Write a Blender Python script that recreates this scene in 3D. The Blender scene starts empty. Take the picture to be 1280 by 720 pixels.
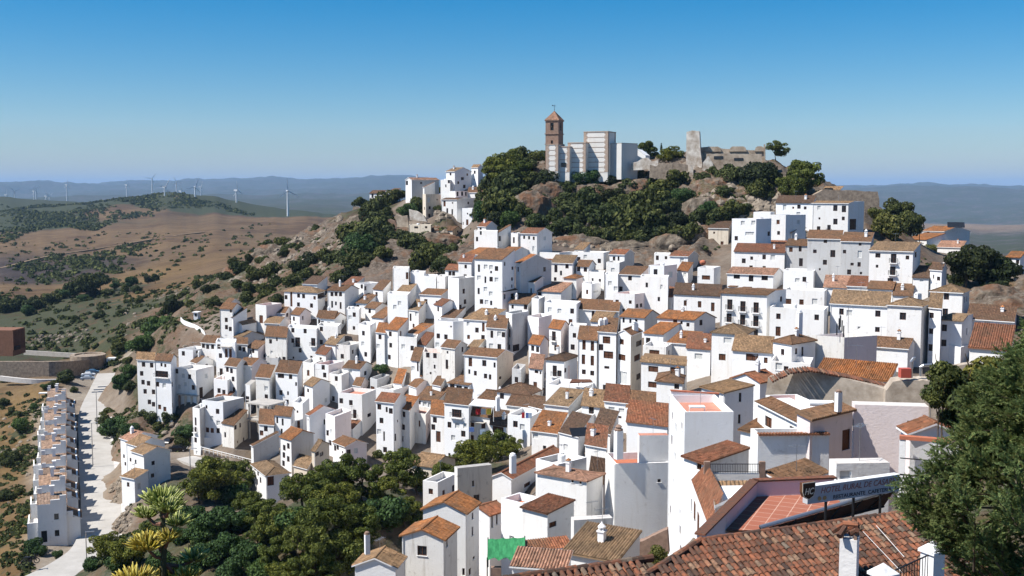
import bpy, math, random, time
import numpy as np
from mathutils import Vector
PI=math.pi; R=math.radians
rnd=random.Random(11)
scene=bpy.context.scene; COL=scene.collection
T0=time.time()
# ------------------------------------------------------------------ camera
F=1372.0; PITCH=math.atan((360-238)/F); CP,SP=math.cos(PITCH),math.sin(PITCH)
cam=bpy.data.objects.new('camera',bpy.data.cameras.new('camera')); COL.objects.link(cam)
cam.data.sensor_width=36; cam.data.lens=36*F/1280; cam.data.clip_start=.5; cam.data.clip_end=90000
cam.rotation_euler=(PI/2-PITCH,0,0); scene.camera=cam
def ray(px,py):
    cx=(px-640)/F; cy=(360-py)/F; dy=CP+cy*SP
    return cx/dy,(-SP+cy*CP)/dy
def at(px,py,d):
    a,b=ray(px,py); return Vector((a*d,d,b*d))
# ------------------------------------------------------------------ data: world positions in metres, camera at the origin
# house: x,y,z of the near eave corner, z of the visible foot, directions of the two walls, their lengths, style, slope, flags, openings, label, group
HOUSES=[
(-84.8,258.0,-40.2,-52.6,16,-16,4.9,6.5,('g','t','w','w'),0,(),[(0,3.1,-1.1),(0,0.9,-1.2),(0,3.7,-3.3),(0,3.4,-5.4),(0,1.9,-5.6),(0,2.9,-7.6),(0,0.6,-7.6),(0,1.8,-10.1),(0,0.7,-10.6),(0,3.8,-2.5)],"tall white house at the village's far left edge with plain tan roof",''),
(-79.8,254.1,-39.8,-52.5,22,-5,4.6,6.3,('g','b','w','w'),0,(),[(0,2.7,-1.0,0.6,0.8,'W'),(0,1.6,-1.1,0.6,0.8,'W'),(0,2.7,-3.2,3.7,1.5,'B'),(0,2.1,-5.9,'P'),(0,4.0,-5.7),(0,3.6,-11.1,0.9,1.1,'D'),(0,2.1,-11.5,0.9,1.1,'D'),(1,1.0,-5.6),(1,0.9,-10.6)],'tall white house with a deep dark loggia, next to the leftmost house',''),
(-74.5,256.5,-42.2,-47.8,23,23,6.6,6.4,('f','w','w','w'),0,(),[(0,4.0,-1.7,'P'),(0,2.1,-1.8),(0,1.1,-2.0,'P'),(0,3.5,-3.7,'P'),(0,5.9,-0.7),(1,3.4,-2.0,'P'),(0,1.1,-4.3)],'white block raised on an open brown ground floor with pillars',''),
(-76.7,264.5,-42.0,-43.4,52,23,4.0,6.4,('g','b','w','w'),0,('u',),[(0,1.7,-0.6),(1,3.6,-1.2)],'small white house with brown roof above and right of the white block on brown pillars',''),
(-73.5,270.0,-37.8,-41.7,23,7,4.5,6.4,('g','b','w','w'),0,(),[(0,2.5,-1.0),(0,1.0,-0.9),(0,3.8,-0.8)],'small white house with brown roof above the house above the white retaining wall',''),
(-78.8,268.7,-39.3,-41.9,23,22,4.5,6.4,('f','w','w','w'),0,(),[(0,3.0,-1.0),(1,1.6,-0.7,1.0,0.7,'W')],'small flat-roofed white house above the white block on brown pillars',''),
(-71.9,280.6,-30.4,-37.5,24,7,4.0,6.5,('g','b','w','w'),0,(),[(0,2.0,-4.8),(0,2.0,-2.9),(0,0.8,-5.2),(0,0.5,-0.2,0.7,0.8,'W'),(0,1.0,-3.1)],'slim tall white house beside the lane at the upper left tip',''),
(-76.5,295.7,-30.8,-31.9,43,11,2.8,6.4,('g','b','w','w'),0,('u',),[],'small white house with brown roof above the concrete frame',''),
(-71.7,280.3,-32.5,-37.7,51,19,3.2,6.5,('s','b','w','w'),0,(),[(0,1.7,-1.1),(0,1.6,-3.2)],'small white house with brown roof and two windows above the concrete frame',''),
(-69.7,281.4,-34.7,-37.2,47,21,4.0,6.5,('G','t','w','w'),0,(),[],'small white house with tan roof above and right of the white block on brown pillars',''),
(-69.3,277.4,-37.5,-38.9,54,41,3.8,7.5,('g','t','w','g'),0,(),[],'small white house with tan roof and grey side above the concrete frame',''),
(-67.0,263.3,-36.7,-44.8,21,-11,5.6,6.5,('f','w','w','w'),0,('b',),[(0,4.3,-3.4),(0,2.6,-2.7,0.8,2.1,'D'),(0,1.4,-2.6,0.8,2.1,'D'),(0,4.7,-1.2),(0,0.6,-2.6)],'flat white house with two tall dark balcony doors under an awning, left slope',''),
(-65.6,269.7,-38.0,-42.1,20,-12,3.1,6.5,('g','b','w','w'),0,(),[(0,2.2,-1.1),(0,1.0,-1.3),(1,5.5,-5.2,1.9,1.6,'W')],'small white house with brown roof and three windows above the concrete frame',''),
(-62.7,268.4,-38.9,-42.5,37,27,4.0,6.5,('g','b','w','k'),0,(),[(0,2.7,-1.4,0.7,1.6,'W'),(0,1.8,-0.5),(1,3.0,-2.1,1.9,0.8,'W')],'small white house with brown roof and pinkish side above the concrete frame',''),
(-64.4,286.0,-30.0,-35.4,34,26,4.0,6.5,('f','p','w','k'),0,(),[(0,2.0,-3.8,1.4,2.1,'D')],'small pinkish square tower house with one blue-framed door, upper left',''),
(-60.2,282.1,-34.4,-36.6,25,14,4.8,6.5,('g','t','w','w'),0,(),[(0,0.4,-0.9,0.5,0.9,'W'),(0,3.7,-1.1)],'small white house with tan roof above the concrete frame',''),
(-51.5,289.4,-27.0,-32.1,25,7,10.8,6.6,('h','t','w','w'),0,(),[(0,8.5,-2.0,0.7,3.9,'D'),(0,6.1,-1.0),(0,4.5,-1.1),(0,6.2,-3.4),(0,2.0,-3.5),(1,3.2,-1.0,6.3,1.3,'B'),(0,10.2,-1.6)],'broad white house with hipped tan roof at top of left slope',''),
(-53.7,301.5,-25.9,-27.4,25,16,4.9,6.5,('s','d','w','w'),0,(),[],'small white house with dark brown roof below and left of the leftmost hilltop house',''),
(-60.1,288.8,-32.4,-34.0,25,6,4.1,6.5,('g','b','w','w'),0,(),[(1,2.0,-0.7,1.9,1.1,'W')],'small white house with brown roof and one window above the concrete frame',''),
(-55.1,282.9,-32.2,-35.6,46,16,4.0,6.5,('g','b','w','k'),0,(),[(0,2.7,-1.2),(0,2.0,-2.9)],'white house with brown roof and two windows above the concrete frame',''),
(-55.3,266.8,-35.9,-42.3,24,-8,6.3,6.5,('s','b','l','l'),0,(),[(0,2.8,-0.6,0.5,0.9,'W'),(0,0.8,-5.4),(0,2.8,-5.7)],'stained white house with brown roof above the concrete frame',''),
(-48.3,269.1,-34.1,-40.1,25,-4,8.9,6.5,('f','w','w','w'),0,(),[(0,7.1,-0.6),(0,3.4,-0.6),(0,5.7,-3.6,1.5,2.4,'B'),(0,1.0,-3.3,1.3,2.0,'B'),(0,7.2,-3.3),(0,5.0,-5.6)],'flat-roofed white house below the broad hipped house at the top of the left slope',''),
(-45.2,278.0,-32.4,-35.6,26,1,5.5,6.6,('g','b','w','w'),0,(),[(0,4.7,-1.2),(0,1.9,-0.8),(0,0.9,-0.8)],'white house with brown roof above the tan-roofed house with the tall blank grey wall',''),
(-43.1,269.4,-33.5,-39.0,26,-2,6.1,6.6,('f','w','w','w'),0,(),[(0,4.9,-0.9),(0,2.5,-3.6),(0,5.0,-4.2)],'flat-roofed white house above the tan-roofed house with the tall blank grey wall',''),
(-64.9,255.7,-41.4,-48.2,34,8,4.0,6.5,('g','b','w','w'),0,(),[(0,3.1,-0.9),(0,1.2,-3.0),(0,1.0,-5.5),(0,1.7,-1.1)],'white house with stepped brown roofs and grey right wall, beside unfinished frame',''),
(-66.9,255.0,-44.4,-48.5,24,4,4.0,6.5,('f','p','w','w'),0,(),[(0,2.5,-2.7),(0,1.1,-3.0)],'small flat-roofed white house above the house above the white retaining wall',''),
(-62.2,259.4,-41.7,-46.3,24,21,4.1,6.5,('g','b','w','k'),0,(),[(0,3.4,-0.7,0.5,0.8,'W'),(0,2.5,-0.7,0.5,0.8,'W')],'white house with brown roof and two windows right of the white block on brown pillars',''),
(-55.5,248.8,-42.9,-49.1,24,-1,4.0,6.5,('s','b','l','l'),0,(),[(0,1.1,-2.5,'P'),(0,1.1,-4.4)],'small stained white house with brown roof above the concrete frame',''),
(-56.9,264.5,-40.7,-43.5,26,-6,3.7,6.4,('f','g','g','g'),0,(),[],'small flat-roofed grey house above the concrete frame',''),
(-49.0,247.8,-41.8,-48.7,25,-1,6.1,6.5,('s','b','w','w'),0,(),[(0,4.6,-0.0,1.8,1.1,'W'),(0,0.4,-2.3,0.5,0.9,'W'),(0,2.7,-4.6,0.5,0.9,'W'),(0,4.7,-4.6),(0,3.0,-6.7),(0,1.9,-0.6)],'white house with brown roof left of the tan-roofed house with the tall blank grey wall',''),
(-46.5,256.1,-40.6,-45.4,35,7,4.0,6.6,('f','w','w','w'),0,(),[(1,1.9,-0.2,2.0,1.0,'D'),(0,2.2,-2.5,0.8,1.4,'D'),(1,1.8,-3.1)],'small flat-roofed white house above the tan-roofed house with the tall blank grey wall',''),
(-44.7,261.0,-39.3,-43.0,44,16,4.0,6.6,('g','r','w','g'),0,(),[(0,2.1,-1.4)],'small white house with red-brown roof and grey side above and right of the concrete frame',''),
(-43.6,267.4,-38.3,-40.0,37,5,3.2,6.6,('g','b','w','w'),0,(),[(0,2.0,-0.8)],'small white house with brown roof above the tan-roofed house with the tall blank grey wall',''),
(-45.0,244.7,-44.1,-49.3,52,26,4.0,6.6,('g','t','w','w'),0,(),[(0,2.2,-1.2,0.9,0.9,'W'),(1,5.0,-4.0,'P')],'tan-roofed house with a tall blank grey right wall at left centre',''),
(-63.6,238.3,-46.4,-53.8,23,30,5.7,6.5,('f','g','w','g'),0,(),[(0,4.5,-1.4,0.5,0.8,'W'),(0,1.5,-2.2),(0,3.2,-3.9,'P'),(0,1.4,-4.8,'P'),(0,4.4,-6.6,0.9,1.1,'D'),(0,3.1,-6.6,0.9,1.1,'D'),(0,1.5,-6.5)],'three-storey white house with grey side and red tiles on its flat roof',''),
(-66.4,252.8,-48.4,-49.4,33,12,4.0,6.5,('s','r','w','w'),0,('u',),[],'small white house with red-brown roof above the house above the white retaining wall',''),
(-68.5,237.3,-47.7,-56.5,38,6,2.5,6.4,('f','w','w','g'),0,(),[(0,1.5,-3.0,0.6,1.8,'W'),(0,1.6,-4.8,0.7,1.1,'B'),(0,1.7,-7.2)],'narrow white tower house at the left end of the white retaining wall',''),
(-60.4,234.7,-50.8,-53.6,37,13,4.0,6.5,('s','b','l','c'),0,(),[(0,3.0,-2.5,0.6,1.2,'W'),(1,0.8,0.1,1.1,1.0,'W'),(1,3.0,-0.2,0.8,1.0,'W')],'half ruined house with crumbling brown side above the white retaining wall',''),
(-60.4,250.1,-44.7,-49.5,31,-1,1.6,6.5,('f','g','w','g'),0,(),[(0,0.9,-3.1,1.1,0.8,'W'),(0,0.9,-4.0,1.1,0.7,'W')],'slim white tower house with two square dark openings',''),
(-46.6,227.8,-47.4,-52.4,25,-4,4.3,6.5,('g','b','w','w'),0,(),[(0,3.5,-1.1,0.5,1.4,'W'),(0,2.1,-1.4,0.5,1.5,'W'),(0,2.4,-3.6,0.5,1.5,'W'),(1,2.4,-1.6)],'two-storey white house with tall dark windows right of the concrete frame',''),
(-50.3,228.2,-49.4,-52.5,22,-10,3.7,6.5,('s','b','w','w'),0,(),[(0,2.0,-0.9),(0,3.1,-1.9,0.9,1.1,'D'),(0,1.6,-2.9),(0,0.6,-2.8)],'small white house with brown roof below the concrete frame',''),
(-45.4,234.9,-46.0,-51.5,34,2,3.0,6.6,('f','w','w','w'),0,(),[],'small flat-roofed white house right of the concrete frame',''),
(-47.3,246.9,-47.3,-48.8,34,2,1.3,6.6,('s','r','k','k'),0,('u',),[(1,1.6,-1.1,1.7,0.9,'D')],'small pinkish house with red-brown roof right of the concrete frame',''),
(-42.0,224.8,-46.6,-52.9,58,45,1.8,7.0,('g','r','w','w'),0,(),[(1,3.9,-1.9)],'white house with long bare right wall and small red roof, left centre',''),
(-42.9,209.8,-48.3,-53.9,47,30,4.1,6.6,('g','o','w','g'),0,(),[(0,2.6,-2.0),(0,2.8,-3.5),(0,3.0,-5.2),(0,1.1,-1.4),(0,1.2,-4.0)],'house with cracked grey plaster wall and narrow tan roof edge',''),
(-43.3,190,-50.2,-56.7,61,61,9.3,4.1,('h','t','w','w'),0,('i',),[(0,7.3,0.7,1.1,0.6,'W'),(0,5.4,0.1),(0,7.6,-1.3,'P'),(0,3.9,-1.7),(0,6.1,-2.5),(0,4.6,-0.3),(1,0.7,-0.8,1.2,1.7,'S'),(1,3.5,-1.6)],'white house with big plain tan hipped roof beside the pines',''),
(-52.9,220.7,-52.1,-53.9,55,39,1.2,6.6,('s','b','w','g'),0,(),[],'small white house with brown roof and grey side below the concrete frame',''),
(-37.7,206.6,-49.8,-54.3,46,14,1.2,6.7,('g','t','c','c'),0,(),[(1,0.9,-0.7,1.7,0.8,'W'),(1,3.0,-1.2,1.7,0.8,'W'),(1,3.3,-3.3)],'small cream house with a pair of dark arched windows above the pines',''),
(-39.1,205.6,-53.0,-54.3,41,10,4.1,6.7,('g','t','c','c'),0,(),[],'small cream house with tan roof below and right of the concrete frame',''),
(-37.0,223.7,-47.4,-52.8,31,-1,2.1,6.6,('f','w','w','w'),0,(),[(0,0.8,-4.8),(0,1.4,-2.8)],'small flat-roofed white house above and left of the brown gable house just above the pines',''),
(-70.0,205,-50.1,-58.7,43,43,4.7,5.5,('g','t','w','w'),0,('i',),[(0,4.1,-5.6),(0,3.2,-1.9,0.6,0.9,'W'),(1,1.9,-1.9,0.7,0.8,'W'),(1,1.7,-4.3,0.7,0.8,'W'),(1,0.5,-4.1,0.7,1.5,'W'),(0,1.8,-4.2,0.9,1.2,'W')],'near end of the terraced row beside the black car, grey end wall facing us','stepped terraced houses left of the pines'),
(-73.5,212,-50.1,-57.1,43,43,4.5,5.8,('g','t','w','w'),0,('i',),[(0,3.1,-3.2,0.7,0.8,'W'),(0,2.6,-5.3,0.7,0.8,'W')],'middle house of the stepped white terrace by the black car','stepped terraced houses left of the pines'),
(-77.6,219,-50.6,-57.4,43,43,3.7,6.2,('g','p','w','w'),0,('i',),[(0,2.5,-3.6,0.7,0.8,'W'),(0,2.0,-5.1,0.7,0.8,'W')],'far house of the stepped white terrace by the black car, pinkish roof','stepped terraced houses left of the pines'),
(-70.5,201,-53.7,-57.2,31,31,3.6,3.2,('s','t','w','w'),0,('i',),[(0,1.8,-1.3,0.7,0.9,'W'),(1,1.1,-1.6,0.8,1.2,'P')],'low white porch wing in front of the stepped white terrace','stepped terraced houses left of the pines'),
(-43.8,285.9,-26.2,-31.9,26,26,5.4,6.6,('g','b','w','w'),0,(),[(0,4.0,-1.0),(0,2.7,-0.9),(0,1.3,-0.9),(0,4.0,-3.7,0.6,1.8,'W'),(0,2.8,-3.4,0.6,1.0,'W'),(0,1.3,-3.9,0.6,1.8,'W')],'white house with grey-brown roof, three windows above two tall doors, upper left',''),
(-43.1,298.0,-25.8,-26.8,26,18,4.0,6.6,('s','r','w','w'),0,(),[],'small white house with red-brown roof below the leftmost hilltop house',''),
(-39.5,291.8,-24.9,-28.6,42,30,4.0,6.6,('f','w','w','w'),0,(),[(0,0.9,-0.6),(1,2.1,-3.1),(1,0.6,-1.2)],'small flat-roofed white house left of the tall blank white wall under the ravine bushes',''),
(-34.2,288.9,-26.2,-28.6,45,13,4.0,6.6,('s','b','w','w'),0,(),[(0,2.6,-1.3)],'small white house with brown roof below the leftmost hilltop house',''),
(-27.1,287.0,-20.3,-27.2,28,-3,5.0,6.5,('f','w','w','w'),0,(),[(0,0.5,-2.0,0.8,1.8,'S')],'tall blank white wall house below the bushy ravine, one brown window',''),
(-23.0,286.1,-21.4,-26.0,28,0,4.3,6.5,('f','w','w','w'),0,(),[],'small flat-roofed white house right of the tall blank white wall under the ravine bushes',''),
(-19.7,283.7,-22.2,-25.5,28,1,3.8,6.5,('f','w','w','w'),0,(),[],'small flat-roofed white house left of the five-storey apartment house',''),
(-17.2,281.5,-22.1,-25.3,37,5,2.8,6.7,('f','w','w','w'),0,(),[],'small flat-roofed white house below the large hillside house under the trees',''),
(-13.0,267.2,-21.4,-29.4,47,37,4.1,6.6,('f','w','w','g'),0,(),[(1,1.9,-3.3,0.9,1.2,'W'),(1,2.4,-5.9),(1,0.6,-7.1)],'white house with big plain grey right wall left of the five-storey block',''),
(-13.8,283.7,-20.6,-22.9,29,16,4.2,6.7,('g','r','w','w'),0,(),[(0,2.7,-0.9),(0,1.6,-0.9),(0,0.6,-0.8)],'small white house with red-brown roof left of the five-storey apartment house',''),
(-2.3,259.4,-16.3,-29.0,30,26,7.7,6.7,('s','b','w','w'),0,(),[(0,6.5,-2.3,0.6,1.8,'W'),(0,4.6,-1.9,'P'),(0,3.1,-2.0,'P'),(0,1.6,-2.2),(0,6.5,-4.6,'P'),(0,4.7,-5.0,0.5,1.6,'W'),(0,3.1,-4.8),(0,1.6,-4.9,'P'),(0,6.6,-7.8,0.6,1.5,'W'),(0,4.7,-7.3,'P'),(0,3.2,-8.3,'P'),(0,5.8,-10.3),(0,4.4,-10.4,'P'),(0,3.1,-10.5,0.6,1.1,'W'),(0,1.9,-12.1,0.9,1.1,'D'),(1,5.5,-2.4,1.0,0.8,'W'),(1,5.3,-5.0,1.0,0.8,'W'),(0,3.1,-3.1,0.5,0.6,'W')],'five-storey white apartment house with thin brown roof in mid village',''),
(2.1,264.7,-17.6,-26.3,68,55,3.3,9.3,('g','o','w','g'),0,(),[(0,1.7,-1.5),(1,7.2,-1.7,0.8,1.1,'W')],'narrow-fronted house with big plain grey gable wall and orange-brown roof',''),
(0.4,286.1,-16.1,-18.0,30,40,3.8,6.6,('g','o','w','w'),0,(),[(0,3.2,-0.6),(0,2.5,-0.7),(0,1.8,-0.8),(0,1.1,-0.9)],'low house with bright orange roof and row of four little windows',''),
(6.6,289.5,-11.4,-17.0,30,39,5.0,6.6,('g','r','w','w'),0,(),[(0,3.9,-1.0,0.6,0.9,'W'),(0,2.4,-1.1,0.6,0.9,'W'),(0,1.0,-1.2,0.6,0.9,'W'),(0,1.1,-4.0,0.6,1.3,'P'),(1,3.3,-1.3,'P')],'white house with red-brown roof and three upper windows below the crag',''),
(-8.2,289.5,-17.0,-18.2,29,44,5.1,6.6,('s','o','w','w'),0,(),[],'low white house with orange-brown roof above and left of the five-storey apartment house',''),
(-10.4,280.4,-18.4,-22.8,29,6,3.9,6.7,('s','r','w','w'),0,(),[],'small white house with red-brown roof above and left of the five-storey apartment house',''),
(-26.6,281.4,-26.3,-29.2,28,15,3.8,6.6,('s','t','w','w'),0,(),[(0,2.3,-1.1),(0,2.9,-2.3)],'small white house with tan roof below the tall blank white wall under the ravine bushes',''),
(-17.7,272.5,-26.1,-29.3,28,32,6.2,6.6,('g','b','w','w'),0,(),[(0,1.1,-2.0),(0,4.5,-1.7)],'white house with brown roof left of the five-storey apartment house',''),
(-17.0,264.8,-27.9,-32.1,59,33,4.1,6.7,('g','r','w','w'),0,(),[(0,2.0,-1.0),(0,1.1,-0.9)],'small white house with red-brown roof and gabled grey right side, centre left',''),
(-23.0,268.7,-29.6,-33.1,45,13,3.8,6.7,('s','t','w','w'),0,(),[(0,3.1,-1.8,0.7,1.9,'W'),(0,0.9,-0.9,'P')],'small white house with tan roof below and left of the five-storey apartment house',''),
(-13.8,262.3,-30.7,-31.7,29,21,3.9,6.7,('s','d','w','w'),0,(),[],'small white house with dark brown roof above the long grey-brown roof in the centre',''),
(-5.5,248.3,-29.6,-33.6,29,38,6.5,6.7,('s','t','w','w'),0,(),[(0,1.2,-1.5,0.7,2.1,'D'),(0,2.9,-2.3),(0,1.3,-3.9)],'white house with tan roof left of the tall grey slab wall',''),
(-13.6,251.9,-30.2,-35.8,29,52,5.2,6.8,('f','w','w','w'),0,(),[(0,4.1,-3.6),(0,2.0,-3.7),(0,0.6,-1.2,0.5,0.4,'W'),(0,4.4,-5.7,'P')],'white cube house with three dark windows and blank blue-grey right side',''),
(-1.3,236.8,-30.0,-35.7,30,5,5.0,6.7,('s','b','w','w'),0,(),[(0,3.6,-1.4,0.7,1.6,'W'),(0,1.7,-1.2,'P'),(0,0.6,-1.3),(0,1.7,-4.0),(0,3.8,-4.0,'P')],'white house with brown roof attached left of the tall grey slab wall',''),
(0.1,239.6,-27.0,-34.5,65,33,3.5,6.7,('f','g','w','g'),0,(),[(1,1.5,-7.7,2.7,1.5,'W')],'tall bare grey slab wall standing alone above mid-village roofs',''),
(-2.3,259.3,-24.1,-29.0,54,32,4.1,6.7,('G','b','w','k'),0,(),[(0,2.8,-1.0,0.8,1.1,'S'),(1,0.8,-1.1,1.3,1.2,'W'),(1,4.5,-1.2,1.5,1.2,'W'),(0,2.8,-4.2,0.9,1.3,'S'),(0,1.5,-4.1,0.9,1.3,'S')],'small house with brown windows tucked at the foot of the five-storey block',''),
(5.5,265.1,-22.3,-26.0,30,32,3.7,6.7,('g','b','w','w'),0,(),[(0,2.0,-1.8,0.4,2.1,'W'),(0,1.0,-2.0,0.4,1.2,'W')],'small white house with brown roof right of the five-storey apartment house',''),
(3.7,256.0,-26.6,-29.1,30,17,5.1,6.7,('s','b','w','w'),0,(),[(0,4.1,-0.8,0.6,0.9,'W'),(0,0.6,-0.7)],'low white house with brown roof above the tall grey slab wall',''),
(-45.2,277.7,-32.6,-35.8,26,17,4.4,6.6,('g','b','w','w'),0,(),[(0,3.8,-1.3),(0,1.8,-1.4)],'small white house with brown roof above the white terrace house with the pink roof deck',''),
(-38.8,276.9,-30.1,-34.7,26,-4,3.8,6.5,('f','w','w','w'),0,(),[(0,2.8,-2.2,'P'),(0,1.5,-1.4)],'small flat-roofed white house above the white terrace house with the pink roof deck',''),
(-37.7,285.1,-29.4,-31.0,27,15,3.7,6.6,('s','b','w','w'),0,(),[(0,3.1,-1.1),(0,3.1,-1.2)],'white house with brown roof above and left of the long grey-brown roof in the centre',''),
(-35.1,280.2,-30.2,-32.4,42,26,4.0,6.6,('g','b','w','w'),0,(),[(0,2.2,-0.8)],'white house with brown roof above the white terrace house with the pink roof deck',''),
(-32.3,273.9,-32.0,-34.2,37,26,4.0,6.6,('s','b','w','k'),0,(),[(1,5.6,-1.1)],'white house with brown roof below the tall blank white wall under the ravine bushes',''),
(-25.8,271.4,-25.7,-33.1,28,0,6.2,6.5,('f','w','w','w'),0,(),[(1,1.6,-5.8,1.6,1.4,'D'),(0,2.6,-2.4,'P'),(0,4.0,-3.4,'P')],'large blank white wall with tiny openings, centre left of the village',''),
(-34.1,262.0,-32.3,-40.0,37,5,3.9,6.6,('f','w','w','w'),0,(),[(0,2.3,-2.1),(0,2.5,-4.7,'P'),(0,1.6,-7.2),(0,0.6,-7.0,'P')],'white three-storey house with lavender roof wall beside two orange roofs',''),
(-30.2,259.4,-33.9,-39.9,32,0,2.8,6.6,('s','o','w','w'),0,(),[(0,1.6,-1.0),(0,2.2,-3.3,'P')],'small white house with orange-brown roof below the tall blank white wall under the ravine bushes',''),
(-27.0,257.4,-32.9,-39.6,39,16,4.1,6.7,('s','o','w','w'),0,(),[(0,2.5,-1.1),(0,2.4,-3.8),(0,2.9,-6.7)],'small white house with orange-brown roof left of the long grey-brown roof in the centre',''),
(-22.7,261.0,-34.5,-36.2,42,32,4.1,6.7,('s','o','w','w'),0,(),[(0,3.1,-0.9),(0,0.7,-0.9)],'house with orange-brown roof and white terrace railing, centre left',''),
(-22.3,254.8,-34.3,-38.9,28,-2,5.1,6.5,('f','w','w','w'),0,(),[(0,3.8,-2.4,'P'),(0,1.3,-2.6)],'flat-roofed white house left of the long grey-brown roof in the centre',''),
(-20.1,254.8,-36.1,-37.9,47,15,3.4,6.7,('s','r','w','w'),0,(),[],'small white house with red-brown roof below the tall blank white wall under the ravine bushes',''),
(-51.7,440,-1.2,-5.4,27,20,6.2,6.5,('g','d','w','w'),0,('i',),[(0,4.8,-0.8,1.0,1.7,'W'),(0,2.2,-0.9),(0,4.9,-2.5,0.7,1.4,'W')],'leftmost hilltop white house with dark brown roof above green bushes',''),
(-48.3,436,-1.2,-2.2,41,37,4.0,6.5,('s','b','w','w'),0,(),[],'small white house with brown roof right of the leftmost hilltop house',''),
(-36.4,400,3.8,-3.8,51,50,4.0,12.2,('G','p','w','g'),0,('i',),[(0,3.1,-1.1,1.5,1.6,'W'),(1,4.2,-1.1,0.9,0.7,'W'),(1,11.2,-0.9,'P')],'white hilltop house with pinkish tan roof and blank grey-blue long wall',''),
(-31.5,396,1.1,-1.0,63,32,1.4,6.5,('s','b','w','w'),0,(),[],'small white house with brown roof right of the hilltop house with the long blue-grey wall',''),
(-29.5,378,-1.3,-10.0,64,48,3.2,6.5,('f','g','c','c'),0,('i',),[(1,1.1,-1.9,1.1,1.7,'P'),(1,1.4,-7.3)],'roofless grey ruined house between bushes below the hilltop houses',''),
(-20.3,392,6.7,-0.3,29,52,3.7,7.2,('g','t','w','w'),0,('i',),[(0,1.8,-0.9,0.7,1.0,'W'),(1,3.3,-2.5,1.3,1.0,'W'),(1,4.1,-5.3,1.1,1.2,'W')],'white hilltop house with tan roof and two windows in pale grey side',''),
(-21.8,390,3.8,-0.3,29,2,4.1,6.6,('f','w','w','w'),0,(),[(0,1.9,-2.2,0.5,1.0,'W'),(0,0.6,0.6)],'small flat-roofed white house right of the hilltop house with the long blue-grey wall',''),
(-12.2,395,8.1,3.3,46,14,3.5,6.6,('g','t','w','w'),0,(),[(0,1.7,-1.6)],'small white house with tan roof right of the hilltop house with the long blue-grey wall',''),
(-19.4,378,-0.2,-2.6,29,38,5.9,6.6,('f','p','w','k'),0,(),[(1,1.1,-1.0,1.1,1.5,'W'),(1,3.5,-0.9,1.1,1.5,'W'),(1,5.5,-1.0,0.9,1.4,'W')],'low flat-roofed white house and pinkish side above the large hillside house under the trees',''),
(-18.6,372,-3.2,-11.3,29,52,6.2,9.2,('s','d','w','w'),0,('i','r'),[(0,3.9,-3.9,0.7,2.1,'W'),(0,1.9,-4.1,0.6,2.0,'W'),(0,5.0,-6.8,0.5,0.8,'W'),(0,3.4,-6.8,0.5,0.8,'W'),(0,0.9,-7.0,0.5,0.8,'W'),(0,2.1,-6.8,0.5,0.7,'W')],'large white hillside house with thin dark roof and shaded blue side',''),
(-13.1,366,-5.9,-15.7,29,1,4.1,6.5,('f','w','w','w'),0,(),[(0,3.5,-7.5),(0,3.7,-5.1,0.3,1.0,'W')],'small flat-roofed white house below and right of the large hillside house under the trees',''),
(-9.1,380,-0.8,-2.8,29,3,7.3,6.5,('s','b','w','w'),0,(),[(0,3.8,-0.9),(0,2.0,-0.9)],'low white house with brown roof right of the hilltop house with the long blue-grey wall',''),
(-26.0,352,-11.0,-16.7,28,-1,8.4,6.5,('f','g','c','c'),0,('i',),[(0,5.6,-0.9,1.5,0.7,'W'),(0,1.8,-0.8,0.9,0.7,'W'),(0,5.7,-4.0,1.0,0.7,'W'),(0,1.5,-3.9,0.8,0.7,'W')],'cream roofless old house on the rocks left of the stained brown-roofed house',''),
(-18.9,350,-12.7,-17.9,29,26,8.4,6.6,('g','b','c','c'),0,('i',),[(0,6.8,-0.3,0.5,0.8,'W'),(0,6.7,-2.6,0.7,0.7,'W'),(0,5.0,-2.4,0.7,0.7,'W'),(0,2.6,-2.7,1.0,0.8,'W'),(1,3.4,-0.5,1.1,0.7,'W')],'old stained stone house with brown roof above the ravine bushes',''),
(-3.9,293.2,-10.8,-15.8,30,1,7.3,6.5,('f','w','w','w'),0,(),[(0,6.4,-2.3,0.7,1.2,'W'),(0,5.2,0.4,0.6,1.0,'W')],'white house below hillside trees with little roofed attic room on top',''),
(-7.3,308.2,-10.2,-11.4,53,27,4.0,6.6,('g','r','w','w'),0,('u',),[(0,2.6,-0.7,1.0,1.1,'W')],'small white house with red-brown roof left of the red-roofed house below the crag',''),
(-3.7,296.7,-11.4,-14.6,63,31,1.2,6.6,('s','b','w','w'),0,(),[(1,0.7,-1.6,1.2,1.4,'W'),(1,5.5,-0.3,'P')],'small white house with brown roof left of the red-roofed house below the crag',''),
(1.6,295.7,-11.5,-14.6,38,6,2.4,6.6,('f','w','w','w'),0,(),[(0,1.4,-1.9,0.6,1.6,'W'),(1,0.9,-1.5,1.6,1.2,'W')],'small flat-roofed white house left of the red-roofed house below the crag',''),
(-12.6,239.3,-34.7,-41.0,40,22,4.1,6.7,('g','b','l','g'),0,(),[(0,2.2,-1.0,0.5,0.6,'W'),(0,2.4,-3.7,0.8,2.1,'W'),(0,2.5,-5.3,0.7,1.1,'W'),(1,4.1,-0.4)],'stained white house with long grey-brown roof and bare grey right side',''),
(-15.9,243.5,-36.3,-41.1,28,-1,4.8,6.5,('f','p','l','l'),0,(),[(0,3.5,-0.5),(0,1.6,-0.6),(0,1.7,-3.2,0.5,0.9,'W'),(0,2.4,-2.2,'P'),(0,0.6,0.3)],'small flat-roofed stained white house left of the long grey-brown roof in the centre',''),
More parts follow.
